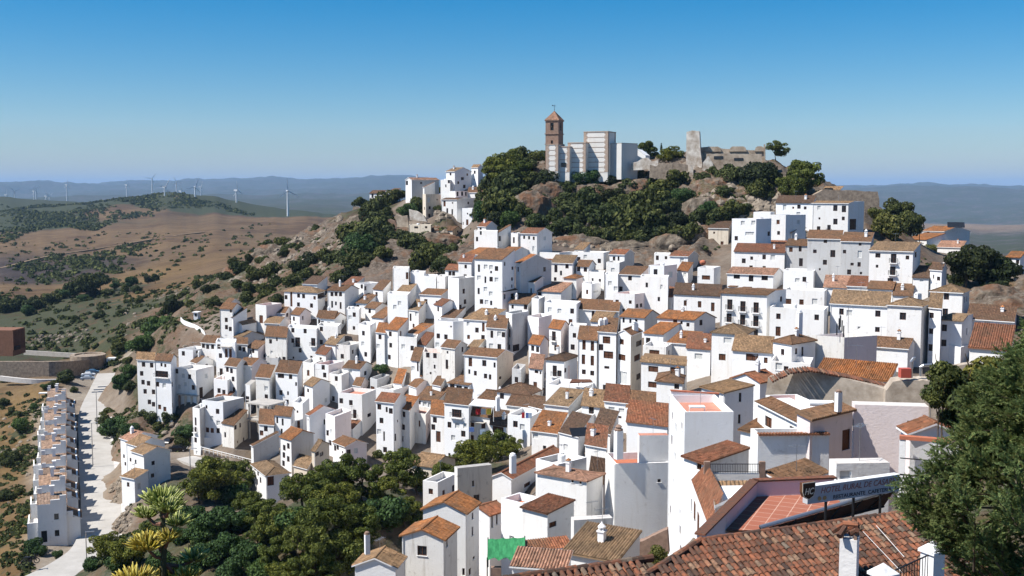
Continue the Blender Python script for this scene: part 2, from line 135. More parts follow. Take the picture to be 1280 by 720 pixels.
(-3.1,225.1,-34.5,-39.9,30,30,8.1,6.7,('g','b','w','c'),0,(),[(0,3.1,-1.4,1.0,1.3,'W'),(0,0.6,-1.6,0.5,1.1,'W'),(0,5.3,-3.7,0.7,1.0,'W'),(0,6.8,-3.5,0.5,1.0,'W'),(0,2.8,-4.1,0.8,1.0,'W'),(0,1.7,-4.2,0.6,1.1,'W'),(1,1.3,-4.4,0.9,0.6,'W')],'white house with several dark windows and bare grey-brown right wall, centre',''),
(-8.0,243.0,-35.4,-36.5,50,18,3.3,6.7,('s','t','w','w'),0,(),[(0,2.5,-0.5,0.7,0.5,'W')],'small white house with tan roof below and left of the tall grey slab wall',''),
(-39.0,261.5,-37.1,-41.6,26,21,4.2,6.6,('f','w','l','g'),0,(),[(0,2.2,-2.8),(0,3.5,-0.3,0.5,0.3,'W')],'flat-roofed stained white house above the white terrace house with the pink roof deck',''),
(-42.7,263.1,-37.3,-41.7,42,11,4.0,6.6,('s','t','w','g'),0,(),[],'small white house with tan roof and grey side above and right of the concrete frame',''),
(-44.9,262.8,-39.5,-42.2,43,11,3.7,6.6,('s','o','w','g'),0,(),[],'small white house with orange-brown roof and grey side above and right of the concrete frame',''),
(-43.0,254.4,-40.7,-45.5,26,24,3.8,6.6,('f','p','w','k'),0,(),[(0,1.5,-0.6),(0,1.1,-2.5)],'white house with flat pink-red roof edge and pink side, left centre',''),
(-35.4,253.0,-41.4,-44.7,26,17,4.7,6.6,('g','b','w','w'),0,(),[(0,2.8,-0.8,'P'),(1,2.9,-1.5,1.4,1.0,'W')],'white house with brown roof and one dark window in blue-grey gable, left centre',''),
(-39.2,249.6,-42.3,-46.9,36,13,4.0,6.6,('f','w','w','w'),0,(),[(0,1.7,-1.0),(0,2.8,-5.8)],'small flat-roofed white house above and left of the four-storey white row above the pines',''),
(-32.3,233.3,-43.8,-50.9,26,19,6.2,6.7,('f','p','w','w'),0,(),[(0,5.4,-1.8),(0,2.9,-2.0),(1,3.4,-5.1,1.8,0.8,'W'),(0,4.8,-4.3)],'white terrace house with pale parapet and pink roof deck, left centre',''),
(-34.7,248.8,-44.8,-46.4,40,8,2.6,6.6,('g','b','w','k'),0,('u',),[(1,2.7,-1.2)],'white house with brown roof right of the tan-roofed house with the tall blank grey wall',''),
(-36.4,222.3,-46.3,-52.9,53,21,4.1,6.7,('f','w','w','k'),0,(),[(0,2.1,-5.9),(0,1.7,-3.5,'P')],'small flat-roofed white house and pinkish side left of the four-storey white row above the pines',''),
(-33.9,229.9,-50.6,-51.7,26,19,4.1,6.7,('s','r','w','w'),0,(),[],'small white house with red-brown roof below the white terrace house with the pink roof deck',''),
(-33.1,214.6,-50.8,-53.5,53,53,5.4,4.8,('g','b','w','k'),0,(),[(0,3.3,0.8),(0,4.4,-1.1),(1,0.7,-1.1,0.9,0.9,'W')],'white house with brown gable roof and lavender end wall just above pines',''),
(-25.1,246.3,-43.7,-44.8,36,4,2.3,6.7,('s','o','w','w'),0,(),[],'small white house with orange-brown roof above the four-storey white row above the pines',''),
(-30.8,247.7,-43.0,-46.0,51,19,3.0,6.7,('f','g','g','g'),0,(),[(0,2.0,-2.6,1.7,1.5,'S')],'small flat-roofed grey house and grey side above the four-storey white row above the pines',''),
(-26.5,242.7,-44.5,-47.2,27,26,4.7,6.7,('f','w','w','w'),0,(),[],'small flat-roofed white house above the four-storey white row above the pines',''),
(-24.0,220.3,-43.1,-52.6,27,16,4.4,6.7,('g','r','w','w'),0,(),[(0,3.6,-1.1),(0,1.8,-1.5,0.5,1.1,'W'),(0,0.8,-1.7),(0,3.1,-3.9),(0,2.5,-7.1,0.4,2.0,'W'),(0,3.7,-6.3,'P'),(1,0.6,-7.2,0.9,1.5,'W'),(0,2.3,-9.9)],'four-storey white house with pale red-brown roof above the pines',''),
(-21.1,222.8,-45.2,-51.7,44,12,4.0,6.7,('s','o','w','w'),0,(),[(0,1.8,-1.0),(0,2.0,-3.7),(0,2.5,-6.2)],'white house with bright orange roof in four-storey row above pines',''),
(-17.9,224.7,-46.3,-50.4,37,5,4.1,6.7,('f','p','l','k'),0,(),[(0,1.8,-2.2,0.5,1.3,'D'),(1,3.4,-3.2),(0,2.3,-3.3,0.9,1.0,'W')],'white house with pink roof wall and plants on outside stairs',''),
(-13.4,214.6,-44.6,-50.1,30,-2,3.3,6.5,('s','o','w','w'),0,(),[(0,2.3,-1.0),(0,2.7,-2.5),(0,1.5,-4.3,1.1,2.2,'S')],'white house with small orange roof and one large framed brown window',''),
(-21.3,241.4,-43.8,-45.7,60,28,4.0,6.7,('g','b','w','k'),0,(),[],'white house with brown roof above and right of the four-storey white row above the pines',''),
(-16.1,233.1,-45.2,-46.7,28,18,5.4,6.7,('s','b','w','w'),0,(),[(0,4.6,-0.7,0.8,0.8,'W'),(0,3.2,-0.9,'P'),(0,1.9,-1.0,'P')],'low house with broad brown roof between chimneyed roofs in the centre',''),
(-15.7,238.0,-42.8,-44.0,45,13,2.7,6.7,('s','b','w','w'),0,(),[],'small white house with brown roof left of the house with the laundry',''),
(-9.0,227.9,-40.7,-43.2,29,53,5.2,7.1,('g','b','w','w'),0,(),[(0,4.2,-0.5,1.2,0.9,'W'),(0,2.5,-0.8,1.4,0.9,'W'),(0,0.8,-1.0,1.0,1.0,'W')],'low white house with row of dark attic windows under wide brown roof',''),
(3.4,207.5,-39.0,-40.3,30,23,7.3,6.8,('h','d','w','w'),0,(),[(0,6.2,-0.8),(0,0.6,-0.6)],'low white house with dark brown roof above and right of the house with the laundry',''),
(-21.0,246.6,-38.6,-42.6,35,3,2.5,6.7,('s','b','w','w'),0,(),[(0,0.5,-1.3,0.5,2.2,'W'),(0,1.9,-1.9,'P')],'small white house with brown roof left of the long grey-brown roof in the centre',''),
(-7.8,199.4,-39.5,-48.4,29,3,5.5,6.5,('s','b','w','w'),0,(),[(0,2.8,-1.7,2.1,1.5,'B'),(0,2.7,-4.0,'P'),(0,3.6,-6.4,0.9,1.0,'P'),(0,1.4,-5.4),(0,1.1,-5.7)],'white house with balcony railing and grey-brown roof left of the laundry',''),
(-3.5,210.5,-40.8,-44.0,30,32,3.8,6.8,('g','b','w','w'),0,(),[(1,2.2,-1.6,0.8,0.8,'W'),(1,0.8,-1.7,0.8,0.8,'W')],'white house with brown roof behind the laundry line',''),
(-4.1,199.5,-41.7,-46.1,29,2,5.0,6.5,('s','b','w','w'),0,('b',),[(0,3.8,-1.6,0.9,1.1,'S'),(0,1.4,-1.7,0.9,1.0,'S'),(0,3.9,-4.3,0.9,1.1,'S'),(0,2.1,-2.9,'P')],'white house front with balconies and cloths below the laundry line',''),
(-1.0,195.4,-42.6,-45.0,36,4,3.7,6.5,('s','d','w','w'),0,(),[(0,1.9,-0.8,2.5,1.3,'S')],'small annex with dark slate lean-to roof right of laundry balconies',''),
(3.4,201.0,-40.2,-41.5,30,19,5.1,6.8,('g','d','w','w'),0,(),[(0,0.9,-0.9)],'low white house with dark brown roof above the terrace with drying clothes',''),
(11.8,262.8,-24.4,-26.4,30,27,7.0,6.7,('s','p','w','w'),0,(),[(0,5.9,-0.8)],'low reddish broken roof with bay in the upper centre',''),
(23.9,286.3,-16.2,-18.7,30,20,9.1,6.6,('f','w','w','w'),0,(),[(0,7.2,-1.9),(0,5.3,-1.3,'P'),(0,1.2,-2.2),(0,6.7,-0.7)],'long low white house under the crag trees beside a broken roof',''),
(19.1,292.9,-15.8,-16.6,52,20,3.6,6.6,('s','t','w','w'),0,('u',),[],'small white house with tan roof right of the red-roofed house below the crag',''),
(29.3,285.4,-16.7,-19.0,30,29,4.3,6.6,('g','r','w','g'),0,(),[(0,3.0,-1.1,0.7,1.1,'W'),(0,1.7,-1.1,0.5,1.4,'W')],'house with brown roof and grey gable by dark trees, upper centre',''),
(12.4,286.6,-16.2,-18.5,30,34,5.9,6.6,('f','w','w','w'),0,(),[],'low flat-roofed white house below and right of the red-roofed house below the crag',''),
(12.8,286.0,-18.1,-18.7,30,16,5.9,6.7,('s','r','w','w'),0,(),[],'low white house with red-brown roof below and right of the red-roofed house below the crag',''),
(15.2,276.0,-18.4,-22.2,30,14,6.1,6.7,('s','t','w','w'),0,(),[(0,3.2,-2.5,0.6,1.2,'W'),(0,1.5,-0.4),(0,1.9,-1.4,'P')],'white house with tan roof below and right of the red-roofed house below the crag',''),
(19.3,276.0,-19.1,-21.9,30,20,3.5,6.6,('g','b','w','w'),0,(),[(0,2.8,-0.7),(0,0.9,-0.8),(1,6.0,-0.9)],'small white house with brown roof above and left of the pink-sided house in the centre',''),
(22.8,271.4,-20.2,-23.0,30,8,4.1,6.5,('f','w','w','w'),0,(),[(0,3.1,-2.2,0.5,1.2,'W'),(0,1.1,-2.2,0.6,1.0,'W')],'small flat-roofed white house above and left of the pink-sided house in the centre',''),
(27.2,277.4,-18.2,-21.2,30,17,3.7,6.6,('f','w','w','g'),0,(),[(0,1.8,-2.0,'P')],'small flat-roofed white house and grey side right of the red-roofed house below the crag',''),
(30.9,262.7,-20.3,-24.4,30,24,5.8,6.6,('s','b','w','w'),0,(),[(0,2.8,-0.8,1.0,1.1,'W'),(1,5.1,-2.5,1.6,1.0,'W'),(0,5.2,-3.5)],'white house with long thin brown roof edge and blue-grey front, upper centre',''),
(25.5,263.2,-20.1,-24.8,30,8,3.5,6.5,('f','w','w','w'),0,(),[(0,2.1,-2.3,'P'),(0,0.6,-3.5,'P')],'small flat-roofed white house below and right of the red-roofed house below the crag',''),
(15.8,268.1,-21.5,-24.5,30,17,3.5,6.7,('h','o','w','k'),0,(),[(0,1.4,-2.2,'P')],'small house with orange-brown hipped roof and pinkish side, upper centre',''),
(19.2,263.8,-22.5,-25.3,56,24,3.8,6.7,('f','w','w','w'),0,(),[(1,3.0,-2.1,3.5,0.6,'P')],'small flat-roofed white house left of the pink-sided house in the centre',''),
(35.4,248.1,-19.6,-26.4,30,10,6.8,6.5,('f','w','w','w'),0,(),[(0,5.2,-2.0,0.6,1.1,'W'),(0,1.6,-2.3,0.6,1.1,'P'),(0,2.2,-5.1,0.6,1.0,'W'),(1,5.9,-6.0)],'large plain white front with few windows left of the dark-roofed long house',''),
(36.5,262.7,-18.0,-23.6,30,36,4.0,6.6,('f','w','w','k'),0,(),[(0,2.2,-1.7,1.0,1.6,'W'),(1,3.2,-2.3,2.1,1.4,'P')],'white house with one big dark window and lavender side, upper centre',''),
(40.9,283.8,-16.4,-18.8,30,10,4.4,6.5,('f','w','w','w'),0,(),[(0,3.5,-1.1,0.8,1.2,'W'),(0,1.1,-1.0,0.7,0.8,'W')],'small white house front with two dark windows under the crag',''),
(44.8,279.1,-16.8,-18.9,30,33,4.9,6.6,('g','r','w','g'),0,(),[(0,1.6,-1.0,'P')],'small white house with red-brown roof and grey side above the large clean orange roof',''),
(42.8,266.4,-19.6,-21.6,52,20,3.6,6.6,('s','o','w','w'),0,(),[(0,1.0,-1.0,'P')],'small white house with orange-brown roof left of the white tower with one wide brown window',''),
(46.8,253.8,-17.9,-22.8,30,24,4.0,6.6,('f','w','w','w'),0,(),[(0,1.9,-2.3,2.0,1.0,'S')],'white tower house with one wide brown window and rooftop terrace',''),
(36.6,249.6,-24.3,-25.9,52,20,2.9,6.6,('s','r','w','w'),0,(),[],'small white house with red-brown roof above and left of the large clean orange roof',''),
(27.8,247.5,-23.4,-27.8,30,37,5.3,6.6,('f','p','w','k'),0,(),[(1,1.1,-2.8,1.1,0.9,'W'),(1,2.9,-2.8,1.1,0.9,'W'),(0,2.7,-3.8,0.7,0.7,'W')],'white house with pink side and small capped roof box in the centre',''),
(23.8,243.8,-27.0,-29.0,30,9,10.4,6.5,('s','b','w','w'),0,(),[(0,6.3,-0.9,0.7,2.2,'W')],'long white house with big curved brown roof left of pink-sided house',''),
(14.5,245.4,-25.4,-30.1,30,12,8.2,6.7,('f','w','w','w'),0,(),[(0,6.8,-1.7,'P'),(0,4.3,-1.9,'P'),(0,1.1,-1.7),(0,3.7,0.8,2.0,1.3,'W')],'long low white house with glazed dark roof room, mid village',''),
(6.3,253.7,-25.1,-29.5,45,13,2.4,6.7,('f','w','w','g'),0,(),[],'small flat-roofed white house and grey side above and right of the tall grey slab wall',''),
(3.9,257.7,-26.8,-28.6,30,18,4.5,6.7,('s','r','w','w'),0,(),[(0,0.4,-1.1,0.5,1.1,'W'),(0,3.9,-0.7),(0,2.1,-0.6,'P')],'small white house with red-brown roof above the tall grey slab wall',''),
(5.9,240.0,-27.9,-33.1,54,27,4.1,6.7,('f','w','w','k'),0,(),[(0,2.9,-4.2,'P')],'small flat-roofed white house and pinkish side right of the tall grey slab wall',''),
(10.3,229.5,-29.1,-34.2,50,18,3.7,6.7,('g','o','w','k'),0,(),[(0,2.2,-1.7,1.2,2.0,'B'),(0,1.6,-4.2),(1,1.1,-4.0,'P')],'white house with orange-brown roof and a small balcony, right of the slab',''),
(15.3,226.4,-28.3,-33.4,30,6,3.9,6.5,('f','w','w','w'),0,(),[(0,2.6,-1.9,0.8,1.0,'W'),(0,3.0,-4.4)],'small flat-roofed white house above the brown-shuttered apartment house',''),
(5.7,222.6,-31.5,-36.7,49,17,3.4,6.7,('g','o','w','k'),0,(),[(0,2.2,-0.9),(0,0.7,-1.0),(0,2.7,-3.4),(0,1.0,-3.4)],'small white house with orange-brown roof and pinkish side left of the brown-shuttered apartment house',''),
(15.4,197.5,-27.1,-37.4,30,7,3.8,6.5,('s','b','w','w'),0,(),[(0,2.6,-1.0,0.7,1.8,'S'),(0,0.9,-1.1,0.7,1.8,'S'),(0,2.7,-3.7,0.7,1.8,'S'),(0,0.9,-3.8,0.7,1.8,'S'),(0,2.6,-6.0,0.8,0.9,'W'),(0,0.9,-6.1,0.8,0.9,'W')],'apartment house wing with two columns of tall brown shutters',''),
(18.7,195.6,-25.5,-37.0,30,8,3.6,6.5,('s','b','w','w'),0,(),[(0,1.9,-1.4,1.5,1.3,'S'),(0,1.5,-4.1,1.9,1.3,'S'),(0,1.8,-6.4,1.0,0.5,'W'),(0,2.1,-10.1,0.9,1.0,'W'),(0,0.9,-10.2,0.3,1.0,'W'),(0,3.0,-2.8)],'middle wing of brown-shuttered apartment house with wide brown windows',''),
(21.1,193.5,-25.7,-36.7,56,24,3.7,6.7,('G','b','w','c'),0,(),[(0,2.5,-1.4,1.2,1.0,'S'),(0,2.4,-4.2,2.0,1.1,'S'),(1,3.9,-4.5,3.5,1.1,'S'),(0,2.0,-7.9,2.2,2.3,'P'),(1,4.8,-8.1,2.4,1.1,'W'),(1,4.9,-2.0,3.3,1.0,'W')],'gabled right wing of brown-shuttered apartment house with cream side',''),
(28.6,235.5,-27.4,-29.7,30,36,5.6,6.7,('g','o','w','g'),0,(),[(0,4.9,-0.8,0.5,1.1,'W'),(0,3.3,-0.9,0.5,0.9,'W'),(0,2.1,-1.0)],'house with orange-brown roof and grey gable behind brown-shuttered apartments',''),
(37.7,225.5,-26.7,-29.2,30,51,8.2,6.6,('g','o','w','w'),0,(),[(0,2.8,-0.7,0.5,0.7,'W'),(1,2.1,-0.1)],'house with large clean orange-brown roof and white gable, right of centre',''),
(30.8,221.8,-29.2,-31.3,30,38,4.2,6.7,('s','o','w','w'),0,(),[(0,3.3,-1.5)],'small white house with orange-brown roof below and left of the large clean orange roof',''),
(34.7,212.8,-30.0,-31.0,30,32,4.6,6.7,('s','o','w','w'),0,(),[],'small white house with orange-brown roof below the large clean orange roof',''),
(35.5,194.7,-28.4,-31.0,30,13,4.5,6.5,('s','r','w','w'),0,(),[(0,2.2,-1.4,1.5,1.1,'P')],'small white house with red-brown roof below and right of the large clean orange roof',''),
(21.4,238.6,-28.8,-30.1,30,18,4.6,6.7,('s','t','w','w'),0,(),[],'small white house with tan roof below and left of the pink-sided house in the centre',''),
(29.6,209.2,-30.0,-33.2,30,20,4.8,6.7,('f','w','w','w'),0,('u',),[(0,2.4,-1.3,2.1,1.1,'S'),(1,2.8,-1.6)],'white upper flat with one wide brown window above a tiled ledge',''),
(28.9,181.5,-29.1,-34.5,30,12,7.9,6.5,('s','t','w','w'),0,('r',),[(0,5.7,-1.1,1.8,1.0,'S'),(0,1.7,-1.0,1.9,1.0,'S'),(0,5.7,-3.8,1.8,1.0,'S')],'broad white house with three wide brown windows under tiled ledges',''),
(9.9,206.7,-32.3,-37.7,30,25,3.9,6.8,('h','d','w','w'),0,(),[(0,2.0,-2.1,0.9,2.1,'B'),(1,0.7,-1.9,1.1,0.9,'W'),(0,2.1,-4.4,0.8,0.8,'P'),(0,1.0,-2.5)],'white house with dark hipped roof and one tall balcony window, centre',''),
(10.8,208.3,-33.6,-37.2,50,18,1.2,6.8,('f','o','k','k'),0,(),[(1,4.6,-1.4,2.7,0.9,'W'),(1,3.9,-3.5,4.7,0.9,'W')],'small flat-roofed pinkish house and pinkish side right of the dark hipped roof in the centre',''),
(12.8,192.4,-34.9,-38.1,30,22,7.7,6.8,('f','w','w','w'),0,(),[(0,1.8,-2.4,0.8,0.8,'W'),(0,3.7,-2.1,'P')],'white walled roof terrace with brown pergola in the centre',''),
(5.9,212.5,-34.9,-38.3,38,6,3.2,6.5,('s','p','w','w'),0,(),[(0,1.4,-0.6,0.9,0.6,'W'),(0,0.4,-0.7,0.4,0.6,'W'),(0,1.7,-3.2,0.9,1.1,'D')],'small white house with pink-orange roof edge left of dark hipped roof',''),
(1.8,219.6,-36.1,-38.8,41,9,2.4,6.8,('f','w','g','g'),0,(),[(0,1.2,-2.2),(1,4.2,-2.0,'P')],'small flat-roofed grey house right of the house with the bare grey-brown wall in the centre',''),
(5.6,196.1,-39.5,-40.8,50,18,3.8,6.8,('g','d','w','w'),0,(),[(0,1.6,-0.8,0.8,0.9,'W')],'small white house with dark brown roof above and right of the terrace with drying clothes',''),
(3.2,190.8,-39.8,-43.1,30,23,4.6,6.8,('f','w','w','w'),0,(),[(0,1.6,-2.0,'P'),(0,3.0,-1.6)],'white roof terrace with colourful things drying on it, below centre',''),
(9.5,182.2,-36.3,-39.9,30,26,4.5,6.8,('s','t','w','g'),0,(),[(0,3.0,-1.4,0.6,0.7,'P')],'plain white box house with low grey-brown roof, below centre',''),
(7.3,175,-39.3,-41.6,30,17,4.7,6.9,('s','o','w','w'),0,(),[(0,4.0,-0.1,'P'),(0,2.3,-2.5,0.6,0.6,'W')],'low white house with square orange-brown roof, below centre',''),
(15.2,179.1,-35.8,-38.1,30,9,4.1,6.5,('s','t','w','w'),0,(),[(0,2.3,-0.5)],'small white house with tan roof below the brown-shuttered apartment house',''),
(19.0,176.9,-34.7,-37.6,30,8,4.3,6.5,('s','r','w','w'),0,(),[(0,3.0,-1.3,1.1,0.9,'P'),(0,1.2,-1.3,1.0,0.8,'P'),(0,2.2,-2.4,2.0,0.4,'W')],'pale blue-white house with reddish roof and two pale framed windows',''),
(24.7,172,-35.2,-36.1,30,10,7.1,6.5,('s','b','w','w'),0,(),[(0,6.5,-0.4,'P')],'long brown ribbed roof above the slim chimney, right of centre',''),
(21.56,150,-32.61,-33.05,30,10,6.15,6.5,('s','r','w','w'),0,(),[],'wide red ribbed roof beside the tall white tower house',''),
(14.98,127,-28.7,-30.41,87,87,1.2,3.44,('f','p','w','w'),0,('u',),[],'pale box storey with flat pink roof left of the white tower house',''),
(14.5,160,-36.0,-37.0,48,16,3.6,6.9,('s','d','w','w'),0,(),[],'small white house with dark brown roof below the brown-shuttered apartment house',''),
(13.06,150,-35.73,-36.42,39,7,3.52,6.5,('s','r','w','w'),0,(),[],'small white house with red-brown roof above and left of the tall plain grey-white wall',''),
(9.8,160,-36.4,-38.9,50,20,4.1,6.9,('s','d','w','w'),0,(),[(0,2.7,-2.1,'P')],'small white house with dark brown roof below the walled terrace with the brown pergola',''),
(12.9,178,-37.0,-40.0,52,23,4.1,6.8,('f','g','w','w'),0,(),[(1,3.2,-2.2,'P')],'small flat-roofed white house below and right of the walled terrace with the brown pergola',''),
(25.9,165,-29.2,-30.4,30,11,4.2,6.5,('h','b','w','w'),0,(),[(0,0.9,-0.6,0.8,0.8,'W')],'small low house with brown hipped roof and one dark window',''),
(44.9,235.3,-22.7,-26.4,30,13,10.7,6.5,('s','d','w','w'),0,(),[(0,8.0,-1.9,0.7,1.2,'S'),(0,4.7,-2.0,0.8,1.4,'S'),(0,1.7,-2.4,0.8,1.9,'S')],'long white house with dark roof and brown balcony windows left of dormered hotel',''),
(46.5,199.2,-19.0,-27.0,30,45,8.8,6.5,('s','b','w','w'),0,('r',),[(0,7.0,-2.1,1.0,1.9,'B'),(0,4.5,-2.3,1.0,1.9,'B'),(0,2.0,-2.4,1.0,1.9,'B'),(0,7.1,-4.6,1.0,1.6,'B'),(0,4.5,-4.8,1.0,1.9,'B'),(0,2.0,-4.9,1.0,1.9,'B'),(0,2.0,-7.0,0.9,1.2,'W')],'large white hotel with six dark balcony windows and three roof dormers',''),
(59.6,249.6,-19.3,-20.9,30,35,10.9,6.5,('g','p','w','w'),0,('u',),[(0,8.6,-0.3,1.5,1.0,'W'),(0,5.2,-0.2,1.1,1.5,'W'),(0,2.0,-0.5,1.5,1.1,'W')],'white attic storey of the dormered hotel with three dark windows',''),
(67.2,243.9,-17.9,-20.8,30,21,6.8,6.5,('f','w','w','w'),0,(),[(0,3.6,-2.2,1.0,0.9,'P')],'low flat-roofed white house below and left of the large weathered grey building',''),
(62.9,220.0,-20.2,-23.3,30,22,8.2,6.5,('f','w','w','w'),0,('u',),[(0,7.4,-2.5,1.4,1.2,'S'),(0,4.6,-2.5,0.9,1.2,'S'),(0,1.9,-2.2,1.1,1.2,'P')],'white set-back terrace with pink parapet and shady porch by the hotel',''),
(54.6,190.8,-20.8,-25.6,30,22,9.7,6.6,('f','w','w','w'),0,(),[(0,8.1,-1.6,0.8,1.0,'W'),(0,1.3,-1.4,0.8,1.0,'W'),(0,8.1,-4.3,0.9,1.7,'S')],'white house with round-topped chimney right of the dormered hotel',''),
(38.9,181.3,-23.9,-28.9,30,24,5.9,6.7,('h','t','w','w'),0,(),[(0,3.1,-1.2,1.4,1.0,'P'),(0,4.0,-4.1,1.2,1.1,'S'),(0,1.2,-4.0,0.6,0.7,'W')],'pale grey house with tan hipped roof below the hotel',''),
(40.5,169.7,-25.3,-27.8,30,16,6.3,6.5,('s','t','w','w'),0,(),[(0,3.1,-0.9,2.0,1.1,'S'),(0,0.9,-1.2,0.6,0.9,'S')],'house with ribbed tan roof and dark brown garage-like opening',''),
(42.7,166.2,-23.4,-27.2,60,48,4.0,6.5,('h','b','w','w'),0,(),[(1,1.3,-1.2,0.6,0.9,'W'),(1,3.0,-1.4,0.6,1.4,'W')],'white house with brown roof and rounded corner balcony',''),
(43.9,159.8,-25.4,-27.3,30,19,6.0,6.5,('f','w','w','w'),0,(),[(0,3.6,-1.0,0.7,0.7,'W'),(0,4.7,-0.8,'P')],'low flat-roofed white house below the rounded corner balcony',''),
(51.5,168.7,-22.7,-26.8,35,67,5.2,6.4,('f','w','l','k'),0,(),[],'rough blank white wall with lavender sloping side behind the orange roof',''),
(68.5,222.5,-19.8,-22.4,29,20,5.0,6.5,('s','p','w','w'),0,(),[(0,2.5,-2.1,1.8,0.9,'W')],'low house with pale pinkish roof at right of village',''),
(71.8,220.3,-19.4,-21.9,30,25,4.2,6.4,('s','r','w','w'),0,(),[],'small white house with red-brown roof above the pale tan roofs on the right',''),
(75.1,215.7,-19.5,-21.5,31,25,4.8,6.4,('s','b','w','w'),0,(),[(0,3.8,-1.2,0.8,1.4,'W'),(0,1.7,-1.2,0.8,1.4,'W')],'low white house with brown roof and two tall dark windows, right side',''),
(62.8,172.6,-25.1,-27.0,32,31,9.8,6.5,('g','b','w','w'),0,(),[],'long low house with large brown roof and bluish white wall, right side',''),
(65.7,190.1,-20.2,-24.8,31,21,10.2,6.5,('s','t','w','w'),0,(),[(0,8.2,-1.3,0.8,1.1,'W'),(0,1.9,-1.3,0.9,1.1,'W'),(0,1.9,-4.1,0.8,0.9,'W'),(0,6.8,-1.5,'P')],'bluish white house with pale tan roof and antenna mast in front',''),
(66.4,176.9,-18.8,-26.7,32,32,5.4,6.4,('h','t','w','w'),0,(),[(0,2.9,-1.7,1.0,1.2,'W')],'white house with tan hipped roof and single dark window, right side',''),
(69.4,176.5,-19.1,-27.0,55,23,2.2,6.5,('s','t','w','w'),0,(),[(0,1.7,-1.2,0.8,0.9,'W'),(0,1.7,-3.8,0.8,0.9,'W'),(0,1.7,-6.5,0.8,1.1,'W')],'slim white front with three stacked dark windows left of the square tower house',''),
(79.3,192.3,-18.0,-22.9,34,33,5.5,6.2,('h','t','w','w'),0,(),[(0,2.7,-0.7,0.9,1.2,'W'),(0,2.8,-3.5,0.9,1.2,'W'),(1,2.0,-1.4,0.8,1.1,'W'),(1,4.1,-1.4,0.8,1.0,'W')],'square white tower house with tan hipped roof at right village edge',''),
(73.3,177.6,-21.2,-26.6,34,38,3.2,6.3,('s','t','w','w'),0,('r',),[(0,2.7,-1.3,0.8,1.1,'W'),(0,2.7,-3.8,0.8,1.1,'W'),(1,2.9,-2.0,0.5,1.1,'W')],'small white house with tan roof below the square tower house on the right',''),
(82.2,178.6,-21.5,-24.3,37,28,7.4,6.5,('s','d','w','w'),0,(),[(0,4.1,1.3,'P')],'low shaded blue-white wall with brown tile edge at far right',''),
(53.96,118,-17.31,-18.34,36,28,4.1,6.5,('s','r','w','w'),0,(),[],'red ribbed tile roof half hidden by the big conifer',''),
(77.6,211.9,-20.4,-20.9,32,23,3.6,6.5,('s','b','w','w'),0,(),[],'small white house with brown roof below the balconied house right of the grey building',''),
(82.1,215.6,-17.2,-18.7,33,25,3.0,6.5,('s','d','w','w'),0,(),[(0,1.3,-0.5,0.7,0.6,'P')],'small white house with dark brown roof right of the large weathered grey building',''),
(83.8,213.5,-15.6,-18.2,62,30,2.8,6.3,('g','d','w','w'),0,(),[(0,0.7,-1.6,0.8,0.8,'W'),(0,1.9,-1.3,0.3,0.8,'W')],'tiny white house with satellite dish beside the big dark tree',''),
(72.6,176.0,-25.3,-26.9,71,39,3.4,6.3,('f','w','w','w'),0,(),[],'small flat-roofed white house below the square tower house on the right',''),
(79.3,290,-3.3,-8.9,30,21,9.9,6.3,('s','d','w','w'),0,(),[(0,3.7,-1.0,0.9,1.1,'W'),(0,7.5,-1.2,0.9,1.5,'P'),(0,3.8,-3.0,'P')],'white house with dark brown roof and pink porch below castle wall',''),
(87.1,285,-3.4,-11.6,29,56,9.2,6.3,('s','t','w','w'),0,('r',),[(0,3.3,-1.2,1.1,1.5,'W'),(0,1.1,-1.4,1.1,1.7,'W'),(0,3.2,-4.7,1.1,1.5,'W'),(1,2.0,-5.4,2.6,2.8,'W'),(1,2.0,-7.8,2.4,1.0,'W')],'tall white house with tan roof and five dark windows below stone wall',''),
(60.3,271.4,-7.0,-16.6,30,48,6.2,6.4,('f','w','w','w'),0,(),[(0,3.4,-1.1,'P'),(0,1.6,-3.7,2.2,0.9,'P'),(0,1.5,-6.7,'P'),(0,0.7,-1.0,'P'),(1,2.5,-7.1,'P'),(1,5.4,-3.8,1.0,1.1,'W')],'stepped white terrace house with grey railing lines left of grey buildings',''),
(68.0,289.3,-5.7,-10.7,30,23,4.6,6.4,('f','w','w','w'),0,(),[],'small flat-roofed white house above and right of the stepped white terrace house',''),
(69.7,279.9,-6.2,-13.0,34,66,4.2,6.3,('f','w','w','w'),0,(),[(1,4.0,-1.9,'P')],'small flat-roofed white house below and left of the pink porch house below the castle wall',''),
(67.7,272.3,-14.4,-15.4,30,17,4.0,6.5,('s','r','w','w'),0,(),[],'small white house with red-brown roof below and right of the stepped white terrace house',''),
(69.5,257.3,-12.9,-18.5,30,30,5.4,6.4,('g','b','g','g'),0,(),[(0,1.9,-0.8,0.7,1.3,'W')],'dirty grey house with brown roof left of large grey building',''),
(71.3,280.2,-10.8,-12.8,79,50,3.9,6.4,('g','d','g','g'),0,(),[],'small grey house with dark brown roof below the pink porch house below the castle wall',''),
(73.4,244.6,-10.9,-19.6,29,19,7.5,6.5,('s','b','g','g'),0,(),[(0,5.8,-2.8,0.8,0.8,'W'),(0,1.8,-3.2,1.1,1.6,'W'),(0,3.5,-5.2,0.9,1.1,'W'),(0,4.6,-6.8,0.4,0.5,'W'),(0,3.5,-0.5,0.8,0.7,'W')],'left half of large weathered grey building with brown roof, right side',''),
(77.8,238.1,-11.2,-19.1,30,24,6.3,6.3,('s','b','g','g'),0,(),[(0,5.5,-2.2,0.7,0.8,'W'),(0,2.2,-2.7,0.9,1.6,'P'),(0,3.8,-4.9,0.7,0.6,'W'),(0,2.3,-4.9,0.7,1.0,'W'),(0,2.2,-0.5,0.6,0.6,'W')],'right half of large weathered grey building with blinds, right side',''),
